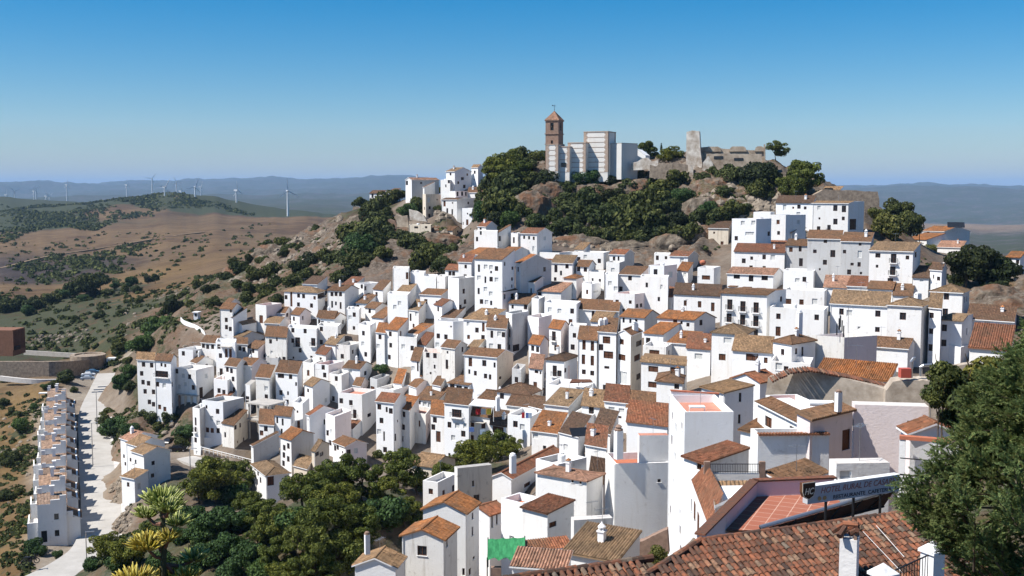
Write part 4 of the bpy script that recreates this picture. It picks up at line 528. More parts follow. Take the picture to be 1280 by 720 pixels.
(-92.4,245.0,-52.3,1.8,'b','small dense round green bush below the parked cars','slope'),
(-81.5,245.0,-51.3,1.7,'b',"small dense round green bush below the tall house at the village's left edge",'slope'),
(-76.7,242.0,-50.5,1.7,'b','small dense round green bush below and left of the white block on brown pillars','slope'),
(-71.4,236.0,-52.3,2.1,'l','small fresh green leafy tree above and left of the white retaining wall','slope'),
(-78.6,240.0,-52.3,1.3,'b','small dense round green bush above the terraced houses beside the black car','slope'),
(-84.3,248.0,-51.0,1.2,'b','small dense round green bush below and right of the roadside car park','slope'),
(-70.7,230.0,-53.0,1.5,'b','small dense round green bush left of the white retaining wall','slope'),
(-86.7,232.0,-51.7,1.7,'l','small fresh green leafy tree above the pale road at lower left','slope'),
(-123.3,300.0,-51.7,2.5,'b','dense round green bush below and right of the round stone terrace wall','slope'),
(-123.3,292.0,-52.0,1.3,'b','small dense round green bush below the round stone terrace wall','slope'),
(-127.4,296.0,-53.2,1.2,'l','small fresh green leafy tree below the round stone terrace wall','slope'),
(-116.0,255.0,-54.9,2.2,'l','fresh green leafy tree above and left of the row of houses by the road','slope'),
(-131.7,285.0,-57.9,0.9,'b','small dense round green bush below and left of the round stone terrace wall','slope'),
(-140.7,300.0,-58.5,1.5,'b','small dense round green bush below the wooden box building','slope'),
(-122.3,270.0,-55.6,1.3,'b','small dense round green bush above and left of the row of houses by the road','slope'),
(-96.6,205.0,-50.7,1.4,'b','small dense round green bush left of the row of houses by the road','slope'),
(-94.6,205.0,-50.4,1.3,'b','small dense round green bush left of the pale road at lower left','slope'),
(-121.4,275.0,-54.5,1.0,'l','small fresh green leafy tree below and left of the parked cars','slope'),
(-153.9,330.0,-57.4,1.4,'b','small dense round green bush left of the round stone terrace wall','slope'),
(-112.8,330.0,-46.4,3.6,'l',"fresh green leafy tree above the tall house at the village's left edge",'slope'),
(-122.5,340.0,-48.4,2.8,'b','dense round green bush above and right of the parked cars','slope'),
(-112.4,340.0,-45.9,3.1,'l','fresh green leafy tree above and left of the white block on brown pillars','slope'),
(-120.2,330.0,-48.8,1.8,'b','small dense round green bush above and right of the parked cars','slope'),
(-100.1,320.0,-49.7,1.5,'b','small dense round green bush above and left of the white block on brown pillars','slope'),
(-106.5,230.0,-53.0,0.7,'k','small very dark dense tree above and left of the row of houses by the road','slope'),
(-113.1,280.0,-51.3,1.1,'b','small dense round green bush below and left of the parked cars','slope'),
(-107.8,305.0,-47.4,1.4,'b','small dense round green bush right of the parked cars','slope'),
(-90.4,192.0,-54.3,1.4,'b','small dense round green bush below and left of the row of houses by the road','slope'),
(-80.7,180.0,-59.2,1.5,'l','small fresh green leafy tree below the row of houses by the road','slope'),
(-77.6,176.0,-58.9,1.1,'l','small fresh green leafy tree below and left of the pale road at lower left','slope'),
(-73.0,172.0,-58.2,0.9,'l','small fresh green leafy tree left of the tall agave stalks','slope'),
(-105.2,225.0,-56.5,1.2,'b','small dense round green bush on the lower left slope below the round stone terrace wall','slope'),
(-93.8,205.0,-57.3,1.0,'b','small dense round green bush left of the terraced houses beside the black car','slope'),
(-85.7,190.0,-58.5,0.8,'l','small fresh green leafy tree below and left of the row of houses by the road','slope'),
(-40.9,148.0,-39.7,3.2,'p','dark green pine with a rounded crown below the white retaining wall','pines'),
(-42.0,144.0,-39.5,2.3,'p','dark green pine with a rounded crown below and left of the white retaining wall','pines'),
(-38.6,150.0,-39.5,2.6,'p','dark green pine with a rounded crown below and right of the white retaining wall','pines'),
(-42.7,152.0,-38.7,2.0,'p','small dark green pine with a rounded crown below and left of the white retaining wall','pines'),
(-36.7,140.0,-39.4,2.0,'l','small fresh green leafy tree left of the big tan hipped roof beside the pines','pines'),
(-31.8,130.0,-37.8,1.7,'p','small dark green pine with a rounded crown below and right of the white retaining wall','pines'),
(-28.5,124.0,-37.0,1.8,'p','small dark green pine with a rounded crown below the concrete frame','pines'),
(-25.8,132.0,-36.2,2.3,'p','dark green pine with a rounded crown below the house with the cracked grey wall','pines'),
(-24.1,136.0,-36.2,2.0,'p','second small dark green pine with a rounded crown below and right of the concrete frame','pines'),
(-21.5,138.0,-36.1,2.6,'p','dark green pine with a rounded crown below the brown gable house just above the pines','pines'),
(-18.7,134.0,-35.9,2.1,'p','third small dark green pine with a rounded crown below and right of the concrete frame','pines'),
(-21.1,126.0,-35.7,2.4,'p','second dark green pine with a rounded crown below and right of the concrete frame','pines'),
(-14.8,140.0,-36.0,2.7,'p','dark green pine with a rounded crown below the four-storey white row above the pines','pines'),
(-12.1,136.0,-36.7,1.6,'p','small dark green pine with a rounded crown above the vivid orange gabled house','pines'),
(-15.7,132.0,-36.6,1.9,'p','small dark green pine with a rounded crown below the four-storey white row above the pines','pines'),
(-14.7,122.0,-36.4,2.7,'l','fresh green leafy tree above the dull tan gable roof by the pines','pines'),
(-12.5,124.0,-37.0,1.8,'p','second small dark green pine with a rounded crown left of the green tarp','pines'),
(-15.5,108.0,-34.9,1.9,'p','small dark green pine with a rounded crown left of the vivid orange gabled house','pines'),
(-17.6,116.0,-35.5,2.4,'p','dark green pine with a rounded crown above and left of the vivid orange gabled house','pines'),
(-20.2,114.0,-34.2,2.5,'p','third dark green pine with a rounded crown below and right of the concrete frame','pines'),
(-22.8,114.0,-34.9,2.2,'l','small fresh green leafy tree below the house with the cracked grey wall','pines'),
(-23.4,108.0,-33.9,1.9,'p','small dark green pine with a rounded crown below the house with the cracked grey wall','pines'),
(-19.3,100.0,-33.1,2.3,'p','dark green pine with a rounded crown left of the vivid orange gabled house','pines'),
(-15.8,98.0,-33.0,2.3,'p','neighbouring dark green pine with a rounded crown left of the vivid orange gabled house','pines'),
(-21.6,98.0,-33.0,1.7,'p','small dark green pine with a rounded crown right of the tall agave stalks','pines'),
(-25.6,108.0,-34.7,1.4,'p','small dark green pine with a rounded crown in the bottom valley below the concrete frame','pines'),
(-16.9,92.0,-32.5,1.7,'p','neighbouring small dark green pine with a rounded crown left of the vivid orange gabled house','pines'),
(-19.2,90.0,-32.2,1.6,'p','small dark green pine with a rounded crown below and right of the tall agave stalks','pines'),
(-33.2,122.0,-37.3,2.3,'l','fresh green leafy tree right of the tall agave stalks','pines'),
(-33.2,116.0,-36.6,1.7,'l','small fresh green leafy tree right of the tall agave stalks','pines'),
(-31.4,124.0,-37.8,1.6,'l','small fresh green leafy tree below the white retaining wall','pines'),
(-28.1,106.0,-34.9,1.7,'l','small fresh green leafy tree below and right of the terraced houses beside the black car','pines'),
(-24.7,100.0,-33.7,1.5,'l','small fresh green leafy tree below the big tan hipped roof beside the pines','pines'),
(-28.8,102.0,-34.3,1.5,'l','small fresh green leafy tree below and right of the tall agave stalks','pines'),
(-34.3,112.0,-35.8,1.3,'l','small fresh green leafy tree below and left of the white retaining wall','pines'),
(-44.7,118.0,-38.8,1.7,'p','small dark green pine with a rounded crown below and left of the tall agave stalks','pines'),
(-42.2,108.0,-37.5,1.0,'l','small fresh green leafy tree below and left of the tall agave stalks','pines'),
(-38.4,108.0,-36.4,1.7,'p','small dark green pine with a rounded crown below the terraced houses beside the black car','pines'),
(-37.4,102.0,-35.5,1.2,'l','small fresh green leafy tree below the pale road at lower left','pines'),
(-39.0,116.0,-36.8,1.5,'p','second small dark green pine with a rounded crown below the white block on brown pillars','pines'),
(-40.2,126.0,-37.6,1.3,'b','small dense round green bush above and right of the tall agave stalks','pines'),
(-43.7,135.0,-38.2,1.4,'b','small dense round green bush below and right of the terraced houses beside the black car','pines'),
(-38.2,128.0,-38.2,1.5,'l','small fresh green leafy tree below the house above the white retaining wall','pines'),
(-21.4,92.0,-32.4,1.2,'l','small fresh green leafy tree left of the dull tan gable roof by the pines','pines'),
(-28.1,94.0,-32.7,1.2,'l','small fresh green leafy tree below and right of the pale road at lower left','pines'),
(-23.6,90.0,-31.8,1.3,'l','small fresh green leafy tree below and left of the house with the cracked grey wall','pines'),
(-31.2,96.0,-33.1,1.4,'l','small fresh green leafy tree below the tall agave stalks','pines'),
(-5.1,178.0,-42.6,3.1,'p','dark green pine with a rounded crown below the house with the laundry','pines'),
(-2.4,180.0,-42.3,2.6,'p','dark green pine with a rounded crown below and left of the terrace with drying clothes','pines'),
(0.0,176.0,-41.8,1.8,'p','second small dark green pine with a rounded crown above the green tarp','pines'),
(-7.9,178.0,-43.9,2.3,'p','dark green pine with a rounded crown below the balcony house left of the laundry','pines'),
(-11.1,172.0,-44.5,2.0,'p','small dark green pine with a rounded crown below the balcony house left of the laundry','pines'),
(-9.4,175.0,-44.3,1.8,'p','second small dark green pine with a rounded crown above and left of the green tarp','pines'),
(-29.7,246.0,-40.1,1.6,'l','small fresh green leafy tree above the four-storey white row above the pines','pines'),
(-26.5,214.0,-52.2,1.1,'b','small dense round green bush right of the brown gable house just above the pines','pines'),
(-46.7,225.0,-52.8,1.3,'b','small dense round green bush above and left of the house with the cracked grey wall','pines'),
(-21.2,200.0,-49.1,1.5,'l','small fresh green leafy tree below the four-storey white row above the pines','pines'),
(23.8,58.0,-10.7,1.4,'b','small dense round green bush above the big conifer','near'),
(24.7,62.0,-10.6,1.0,'b','small dense round green bush right of the long brown roof on the right','near'),
(24.1,56.0,-9.5,1.4,'y','small yellow-green bush above the big conifer','near'),
(22.4,54.0,-11.2,0.9,'b','small dense round green bush right of the old stone wall','near'),
(23.0,52.0,-10.0,1.5,'b','small dense round green bush above and right of the big conifer','near'),
(24.4,62.0,-11.9,0.7,'b','small dense round green bush above and left of the big conifer','near'),
(10.9,78.0,-26.3,0.7,'y','small yellow-green bush below and right of the tall plain grey-white wall','near'),
(10.0,76.0,-26.1,0.6,'y','small yellow-green bush below the tall plain grey-white wall','near')]
TREE_GROUPS={'crag': 'bushes and trees on the rocky crag', 'right': 'trees at the right of the village', 'hamlet': 'trees around the hilltop houses', 'ravine': 'bushes in the rocky ravine', 'ridge': 'bushes on the rocky ridge left of the village', 'heath': 'bushes on the dry heath', 'slope': 'bushes on the slope below the village', 'pines': 'trees filling the valley at the bottom', 'near': 'bushes by the near walls'}

# ------------------------------------------------------------------ mesh builder
class MB:
    def __init__(s): s.v=[]; s.f=[]; s.m=[]; s.uv=[]
    def poly(s,pts,m=0,uv=None):
        i=len(s.v); s.v+=[tuple(p) for p in pts]; s.f.append(tuple(range(i,i+len(pts)))); s.m.append(m)
        s.uv.append(uv if uv else [(0,0)]*len(pts))
    def box(s,c,sx,sy,sz,m=0,rz=0,X=None,Y=None):
        X=X or Vector((math.cos(rz),math.sin(rz),0)); Y=Y or Vector((-X[1],X[0],0)); c=Vector(c)
        s.obox(c,X*(sx/2),Y*(sy/2),Vector((0,0,sz/2)),m)
    def obox(s,c,A,B,Cc,m=0):
        P=lambda a,b,d: c+A*a+B*b+Cc*d
        for q in (((-1,-1,-1),(-1,1,-1),(1,1,-1),(1,-1,-1)),((-1,-1,1),(1,-1,1),(1,1,1),(-1,1,1)),((-1,-1,-1),(1,-1,-1),(1,-1,1),(-1,-1,1)),
                  ((1,-1,-1),(1,1,-1),(1,1,1),(1,-1,1)),((1,1,-1),(-1,1,-1),(-1,1,1),(1,1,1)),((-1,1,-1),(-1,-1,-1),(-1,-1,1),(-1,1,1))):
            s.poly([P(*w) for w in q],m)
    def tube(s,pts,radii,n=6,m=0,cap=True):
        pts=[Vector(p) for p in pts]
        if not hasattr(radii,'__len__'): radii=[radii]*len(pts)
        rings=[]
        for i,p in enumerate(pts):
            t=(pts[min(i+1,len(pts)-1)]-pts[max(i-1,0)]).normalized()
            a=t.orthogonal().normalized(); b=t.cross(a); base=len(s.v)
            if i and rings:
                a=(A0-t*A0.dot(t)); a=a.normalized() if a.length>1e-6 else t.orthogonal().normalized(); b=t.cross(a)
            A0=a
            for k in range(n):
                an=2*PI*k/n; s.v.append(tuple(p+(a*math.cos(an)+b*math.sin(an))*radii[i]))
            rings.append(base)
        for i in range(len(rings)-1):
            for k in range(n):
                s.f.append((rings[i]+k,rings[i]+(k+1)%n,rings[i+1]+(k+1)%n,rings[i+1]+k)); s.m.append(m); s.uv.append([(0,0)]*4)
        if cap:
            for rg,rev in ((rings[0],1),(rings[-1],0)):
                q=[rg+k for k in range(n)]; q=q[::-1] if rev else q
                s.f.append(tuple(q)); s.m.append(m); s.uv.append([(0,0)]*n)
    def lathe(s,c,prof,n=12,m=0):
        c=Vector(c); base=[]
        for r,z in prof:
            base.append(len(s.v))
            for k in range(n): s.v.append(tuple(c+Vector((r*math.cos(2*PI*k/n),r*math.sin(2*PI*k/n),z))))
        for i in range(len(prof)-1):
            for k in range(n):
                s.f.append((base[i]+k,base[i]+(k+1)%n,base[i+1]+(k+1)%n,base[i+1]+k)); s.m.append(m); s.uv.append([(0,0)]*4)
    def prism(s,pts,z0,z1,m=0,mt=None):
        n=len(pts); lo=[Vector((p[0],p[1],z0)) for p in pts]; hi=[Vector((p[0],p[1],z1)) for p in pts]
        for i in range(n): s.poly([lo[i],lo[(i+1)%n],hi[(i+1)%n],hi[i]],m)
        s.poly(hi,m if mt is None else mt); s.poly(lo[::-1],m)
    def mesh(s,name,mats,off=None,smooth=False):
        me=bpy.data.meshes.new(name)
        v=np.array(s.v,dtype=np.float64).reshape(-1,3)
        if off is not None: v=v-np.array(off)
        me.from_pydata(v.tolist(),[],s.f)
        for m in mats: me.materials.append(m)
        me.polygons.foreach_set('material_index',s.m)
        if any(u!=(0,0) for l in s.uv for u in l):
            ul=me.uv_layers.new(name='tiles'); fl=[c for l in s.uv for u in l for c in u]
            ul.data.foreach_set('uv',fl)
        if smooth: me.polygons.foreach_set('use_smooth',[True]*len(s.f))
        me.update(); return me
    def build(s,name,mats,parent=None,label=None,off=None,smooth=False,**k):
        if not isinstance(mats,(list,tuple)): mats=[mats]
        if parent is not None and off is None: off=wloc(parent)
        o=bpy.data.objects.new(name,s.mesh(name,mats,off,smooth)); COL.objects.link(o)
        if parent is not None: o.parent=parent
        elif off is not None: o.location=off
        tag(o,label,**k); return o
def wloc(o):
    l=Vector((0,0,0))
    while o is not None: l=l+o.location; o=o.parent
    return l
def tag(o,label=None,cat=None,group=None,kind=None):
    if label: o['label']=label
    if cat: o['category']=cat
    if group: o['group']=group
    if kind: o['kind']=kind
    return o
def thing(name,loc,label,cat,group=None):
    o=bpy.data.objects.new(name,None); o.location=loc; o.empty_display_size=.3; COL.objects.link(o)
    return tag(o,label,cat,group)
# ------------------------------------------------------------------ materials
class NT:
    def __init__(s,name):
        s.mat=bpy.data.materials.new(name); s.mat.use_nodes=True; s.t=s.mat.node_tree; s.n=s.t.nodes; s.l=s.t.links
        s.b=s.n['Principled BSDF']; s.b.inputs['Roughness'].default_value=.9; s.b.inputs['Specular IOR Level'].default_value=.2
    def node(s,ty,ins=None,**k):
        n=s.n.new(ty)
        for a,b in k.items(): setattr(n,a,b)
        for a,b in (ins or {}).items():
            if hasattr(b,'is_output'): s.l.new(b,n.inputs[a])
            else: n.inputs[a].default_value=b
        return n
    def noise(s,vec,scale,detail=4,rough=.6):
        return s.node('ShaderNodeTexNoise',{'Vector':vec,'Scale':scale,'Detail':detail,'Roughness':rough}).outputs['Fac']
    def ramp(s,fac,stops,interp='LINEAR'):
        n=s.node('ShaderNodeValToRGB',{'Fac':fac}); c=n.color_ramp; c.interpolation=interp
        while len(c.elements)<len(stops): c.elements.new(.5)
        for e,(p,col) in zip(c.elements,stops):
            e.position=p; e.color=(col if hasattr(col,'__len__') else (col,col,col))+((1,) if not hasattr(col,'__len__') or len(col)==3 else ())
        return n.outputs['Color']
    def mix(s,fac,a,b,mode='MIX'):
        n=s.node('ShaderNodeMix',data_type='RGBA',blend_type=mode)
        for key,v in (('Factor',fac),('A',a),('B',b)):
            i=[q for q in n.inputs if q.name==key and (q.type=='VALUE' if key=='Factor' else q.type=='RGBA')][0]
            if hasattr(v,'is_output'): s.l.new(v,i)
            else: i.default_value=v if key=='Factor' else (tuple(v)+(1,) if len(v)==3 else v)
        return [q for q in n.outputs if q.type=='RGBA'][0]
    def math(s,op,a,b=0.0):
        n=s.node('ShaderNodeMath',operation=op)
        for i,v in enumerate((a,b)):
            if hasattr(v,'is_output'): s.l.new(v,n.inputs[i])
            else: n.inputs[i].default_value=v
        return n.outputs[0]
    def col(s,c): s.l.new(c,s.b.inputs['Base Color']); return s.mat
    def bump(s,h,strength=.4,dist=.05):
        n=s.node('ShaderNodeBump',{'Height':h,'Strength':strength,'Distance':dist}); s.l.new(n.outputs[0],s.b.inputs['Normal'])
    def pos(s): return s.node('ShaderNodeNewGeometry').outputs['Position']
    def scaled(s,vec,sc):
        return s.node('ShaderNodeMapping',{'Vector':vec,'Scale':sc}).outputs[0]
def flat(name,c,rough=.7,metal=0,spec=.3):
    t=NT(name); t.b.inputs['Base Color'].default_value=tuple(c)+(1,); t.b.inputs['Roughness'].default_value=rough
    t.b.inputs['Metallic'].default_value=metal; t.b.inputs['Specular IOR Level'].default_value=spec; return t.mat
def worn(name,c,var=.25,scale=1.5,rough=.85,c2=None):
    t=NT(name); p=t.pos(); n=t.noise(p,scale,5,.65)
    d=c2 or tuple(v*(1-var) for v in c)
    t.bump(t.noise(p,scale*6,3),.3,.03); t.b.inputs['Roughness'].default_value=rough
    return t.col(t.ramp(n,[(.3,d),(.65,c)]))
def plaster(name,c,dirt,amt,dark=(.25,.21,.17)):
    # limewash: faint patchiness, rain streaks, some flaked patches
    t=NT(name); p=t.pos()
    n1=t.noise(p,.22,5,.65); n2=t.noise(t.scaled(p,(1.3,1.3,.16)),1.0,5,.7); n3=t.noise(p,1.1,6,.7); n4=t.noise(t.scaled(p,(1,1,1.7)),3.5,3,.6)
    c0=t.mix(t.ramp(n1,[(.35,0.0),(.7,1.0)]),c,tuple(v*w for v,w in zip(c,(.93,.915,.89))))
    c1=t.mix(t.math('MULTIPLY',t.ramp(n2,[(.52,0.0),(.78,1.0)]),amt),c0,dirt)
    c2=t.mix(t.math('MULTIPLY',t.ramp(n3,[(.6,0.0),(.72,1.0)]),amt*.8),c1,dark)
    t.bump(t.math('ADD',t.math('MULTIPLY',n4,.7),n3),.35,.06)
    return t.col(c2)
def tiles(name,c,lich=(.10,.075,.05),pale=(.40,.27,.16),geo=False,lamt=.6):
    t=NT(name); uv=t.node('ShaderNodeTexCoord').outputs['UV']; p=t.pos()
    sx=t.node('ShaderNodeSeparateXYZ',{'Vector':uv}); u=t.math('FLOOR',t.math('MULTIPLY',sx.outputs[0],1/.24)); v=t.math('FLOOR',t.math('MULTIPLY',sx.outputs[1],1/.38))
    cell=t.node('ShaderNodeCombineXYZ',{'X':u,'Y':v}).outputs[0]
    oi=t.node('ShaderNodeObjectInfo').outputs['Random']
    wn=t.node('ShaderNodeTexWhiteNoise',{'Vector':cell,'W':oi},noise_dimensions='4D').outputs['Value']
    d=tuple(x*.52 for x in c); h=tuple(min(1,x*1.45) for x in c)
    c0=t.ramp(wn,[(0,d),(.35,c),(.75,c),(1,h)])
    c0=t.mix(t.ramp(t.noise(p,.35,5,.7),[(.42,0.0),(.68,lamt)]),c0,lich)
    c0=t.mix(t.ramp(t.noise(p,1.7,4,.7),[(.60,0.0),(.74,.55)]),c0,pale)
    c0=t.mix(t.math('MULTIPLY',t.ramp(t.noise(p,3.1,3,.6),[(.55,0.0),(.7,1.0)]),.35),c0,tuple(x*.4 for x in c))
    tint=t.ramp(oi,[(0,(.78,.76,.74)),(.5,(1.0,1.0,1.0)),(1,(1.12,1.02,.92))])
    c0=t.mix(1.0,c0,tint,'MULTIPLY')
    if not geo:
        w=t.math('SINE',t.math('MULTIPLY',sx.outputs[0],2*PI/.24)); t.bump(t.math('ADD',w,t.math('MULTIPLY',wn,.6)),.9,.045)
    else: t.bump(t.noise(p,9,3),.3,.03)
    return t.col(c0)
def leafmat(name,dark,mid,light,rough=.75,trans=.25):
    t=NT(name); g=t.node('ShaderNodeNewGeometry'); oi=t.node('ShaderNodeObjectInfo').outputs['Random']
    c=t.ramp(g.outputs['Random Per Island'],[(0,dark),(.55,mid),(1,light)])
    tint=t.ramp(oi,[(0,(.72,.80,.72)),(.5,(1,1,1)),(1,(1.22,1.12,.85))])
    c=t.mix(1.0,c,tint,'MULTIPLY'); t.b.inputs['Roughness'].default_value=rough; t.b.inputs['Specular IOR Level'].default_value=.15
    t.col(c)
    tr=t.node('ShaderNodeBsdfTranslucent',{'Color':c}); mx=t.node('ShaderNodeMixShader',{'Fac':trans}); out=t.n['Material Output']
    t.l.new(t.b.outputs[0],mx.inputs[1]); t.l.new(tr.outputs[0],mx.inputs[2]); t.l.new(mx.outputs[0],out.inputs['Surface'])
    return t.mat
M={}
M['w']=plaster('whitewash',(.83,.83,.83),(.68,.65,.60),.35)
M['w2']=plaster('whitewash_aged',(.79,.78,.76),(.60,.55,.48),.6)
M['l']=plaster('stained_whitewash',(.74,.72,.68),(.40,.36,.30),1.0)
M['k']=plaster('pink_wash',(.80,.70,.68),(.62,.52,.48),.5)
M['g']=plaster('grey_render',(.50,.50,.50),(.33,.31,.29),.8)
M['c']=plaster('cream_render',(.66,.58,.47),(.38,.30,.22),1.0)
TC=dict(b=(.175,.095,.052),o=(.29,.12,.045),t=(.25,.165,.095),r=(.215,.09,.05),d=(.115,.068,.044),p=(.36,.20,.135),g=(.4,.37,.34),w=(.6,.55,.5))
for k_,c_ in TC.items():
    M['roof_'+k_]=tiles('roof_tiles_'+k_,c_); M['rgeo_'+k_]=tiles('barrel_tiles_'+k_,c_,geo=True)
M['roof_row']=tiles('row_tiles',(.36,.25,.185),lich=(.20,.15,.11)); M['deck_w']=worn('pale_deck',(.62,.58,.54),.2); M['deck_p']=worn('pink_deck',(.52,.24,.17),.2); M['deck_o']=worn('red_deck',(.46,.16,.09),.2); M['deck_g']=worn('grey_deck',(.42,.40,.37),.25)
M['glass']=flat('dark_glass',(.018,.02,.024),.12,0,.5)
M['brownwood']=worn('brown_wood',(.13,.055,.03),.35,6)
M['darkwood']=worn('dark_wood',(.05,.03,.02),.35,6)
M['whitepaint']=flat('white_paint',(.78,.78,.76),.5)
M['blind']=flat('pale_blind',(.55,.55,.53),.7)
M['iron']=flat('black_iron',(.02,.02,.022),.45,.3)
M['steel']=flat('galvanised_steel',(.42,.43,.45),.35,.8)
M['concrete']=worn('bare_concrete',(.45,.42,.38),.25,.8)
M['stone']=worn('rubble_stone',(.36,.29,.22),.5,1.1,c2=(.16,.12,.09))
M['brickpale']=worn('pale_brick',(.44,.34,.27),.3,2.0); M['brick']=worn('old_brick',(.30,.20,.15),.35,2.0)
M['trunk']=worn('bark',(.11,.08,.055),.4,4)
# ------------------------------------------------------------------ terrain
ZC={'grass':((.17,.108,.042),.42,.1),'plat':((.16,.105,.052),.24,0),'burnt':((.05,.038,.034),.4,0),'scrub':((.075,.052,.025),.66,.1),'rock':((.115,.09,.068),.42,1),'rust':((.12,.068,.036),.58,.6),
    'vill':((.21,.175,.14),.05,.2),'green':((.018,.021,.011),1.0,0),'far':((.10,.092,.085),.6,0),'field':((.25,.18,.11),.35,0),'road':((.3,.26,.21),0,0),'soil':((.11,.08,.045),.66,.3),'bank':((.22,.17,.12),.3,.7)}
GC="""200 520 300 scrub;180 480 305 soil;230 395 352 rust;250 370 372 rust;290 345 395 rust;340 310 425 rock;370 300 440 rock;400 285 430 rock;430 330 345 rust;380 350 345 rust;330 370 345 rust;280 390 335 rust;235 440 300 rust;240 410 322 rust
205 450 292 rust;150 450 335 scrub;140 425 400 scrub;150 390 480 scrub;60 400 520 scrub;0 410 520 scrub;100 432 430 scrub;30 450 395 scrub;190 400 430 rust;200 365 560 grass;130 365 600 scrub
60 480 345 grass;128 452 392 grass;20 520 300 grass;0 560 270 grass;0 620 230 grass;30 640 212 grass;0 700 185 grass;20 719 178 grass;-100 560 270 grass;-60 700 185 grass;-100 480 340 scrub;-150 420 480 scrub
0 268 2600 plat;-200 268 2700 plat;100 262 2500 green;215 241 2350 green;180 247 2400 green;130 253 2400 green;60 256 2500 green;0 255 2800 green;-150 250 2900 green;250 249 2250 green;280 259 2150 green;320 267 2050 green;360 270.5 1750 plat;390 277 1550 plat
430 290 1400 plat;300 271 1850 plat;150 269 1900 plat;60 275 1800 green;0 283 1700 green;-100 280 1700 plat;0 300 1300 plat;100 290 1400 plat;200 300 1150 plat;300 305 950 plat;380 310 800 plat;100 330 900 burnt;30 335 950 burnt;150 318 1000 plat;0 360 700 plat;-100 340 900 plat
100 365 680 grass;200 345 720 grass;260 335 700 plat;300 330 640 plat;350 330 560 grass;60 345 850 burnt;260 350 560 grass
500 340 900 plat;560 300 1500 far;640 300 1500 far;760 320 900 far;900 330 900 far;640 330 620 far;760 330 600 far;900 340 600 far;480 300 640 scrub;560 310 560 scrub
640 216 352 rock;600 243 362 scrub;560 262 356 scrub;740 214 352 rock;800 214 354 rock;870 213 340 rock;950 210 340 rock;990 224 334 rock;1040 246 322 rock;1090 262 310 rock;700 214 352 rock
640 285 320 rock;700 297 313 rock;760 306 310 rock;820 316 306 rock;870 305 302 rock;930 285 300 rock;800 265 330 rock;740 255 336 rock;680 250 336 rock;900 245 322 rust;940 262 314 rust;1000 262 308 rock
540 305 345 rock;500 300 352 rock;460 285 385 scrub;450 260 425 scrub;480 262 420 scrub;530 270 395 scrub;560 250 398 scrub;600 225 398 scrub;480 330 322 rock;560 320 322 rock;600 300 330 rock;430 310 372 rust;410 300 392 rock
600 290 470 scrub;740 300 480 scrub;900 300 470 scrub;1050 310 430 scrub;470 300 520 scrub;1000 330 700 far
1120 320 282 rust;1150 305 330 scrub;1190 312 330 vill;1230 320 330 scrub;1280 330 300 scrub;1400 330 300 scrub;1240 380 208 rock;1260 370 215 rock;1280 390 190 rock;1225 395 190 rock;1300 420 150 rock;1220 440 178 vill;1160 345 268 vill
1240 335 900 far;1280 320 1500 far;1150 330 800 far;1400 330 1000 far
1180 301 2600 far;1100 290 3600 far;1240 300 2600 far;1060 280 4600 far;1150 282 4200 field;1100 276 5500 field;1230 278 5200 field;1280 276 5600 field;1200 269 7000 far;1400 276 5000 far;1090 267 7500 far
1060 247 9000 far;1150 243 9500 far;1230 246 9000 far;1300 246 9000 far;1060 238 12000 far;1110 233 12000 far;1150 230 12500 far;1220 229 12500 far;1280 233 12000 far;1400 231 12000 far
-200 226 12500 far;-500 240 24000 far;-200 240 24000 far;0 240 24000 far;200 240 24000 far;400 240 25000 far;600 240 25000 far;800 240 25000 far;1000 240 23000 far;1200 240 22000 far;1400 240 22000 far;1700 240 22000 far;0 237 12000 far;60 236 12000 far;110 230 12500 far;150 233 12000 far;250 239 11000 far;300 236 12000 far;370 224 16000 far;420 221 16500 far;480 219 17000 far;530 223 17000 far;600 229 16500 far;700 232 16000 far;900 233 14000 far
300 249 7500 far;360 247 7800 far;420 250 7000 far;340 256 5000 far;400 258 4800 far;450 262 4500 far;330 266 3600 far;400 270 3200 far;460 275 3000 far;200 262 4500 far;100 262 4600 far;0 262 4600 far;-200 262 4600 far;520 262 5000 far;640 262 5000 far;760 262 5000 far;900 268 5000 far
0 250 8000 far;100 249 8000 far;200 247 8200 far;640 245 8500 far;800 245 8500 far;950 248 8500 far
250 600 205 soil;205 610 200 soil;160 520 258 rust;152 600 219 bank;158 630 200 bank;163 655 184 bank;150 575 236 bank;185 535 255 rust;230 540 250 rust;300 600 205 soil;270 585 226 road;230 572 236 road;320 585 230 soil
180 660 152 soil;226 400 322 rust;239 407 315 vill;254 417 306 vill;257 424 302 vill;246 402 316 vill;810 700 131 soil;826 702 128 soil;815 722 120 soil;838 702 125 soil;120 720 130 soil;250 660 138 soil;300 680 120 soil;270 720 112 soil;350 690 115 soil;400 700 110 soil;430 660 125 soil;470 690 105 soil;520 640 140 soil;540 680 118 soil;350 640 160 soil;440 610 172 soil;500 600 180 soil;600 590 178 soil;560 600 165 soil
600 719 95 vill;700 719 86 vill;760 712 100 soil;790 700 108 soil;800 690 116 soil;830 700 105 soil;820 735 88 soil;800 780 70 soil;900 790 55 vill;1000 800 45 vill;870 705 98 vill
1100 790 40 vill;1200 700 42 rust;1280 650 44 rust;1350 600 46 rust;1180 640 66 vill;1250 560 60 rust;1180 540 74 soil;1240 470 90 soil;1300 500 70 soil;1100 690 62 vill;1050 650 75 vill;1000 720 58 vill;950 680 76 vill;900 670 85 vill;930 720 66 vill"""
ctl=[]
for t_ in GC.replace("\n",";").split(";"):
    px,py,d,zn=t_.split(); p=at(float(px),float(py),float(d)); ctl.append((p.x,p.y,p.z,zn))
ROADW=[(-80,160),(-73.7,179),(-73.8,191),(-81.8,215),(-91.6,239),(-103,268),(-118,306),(-129.5,343),(-138,372)]
for x_,y_ in ROADW:
    for o_ in (-4,0,5): ctl.append((x_+o_-.6,y_+o_*.35,-63.5,'road'))
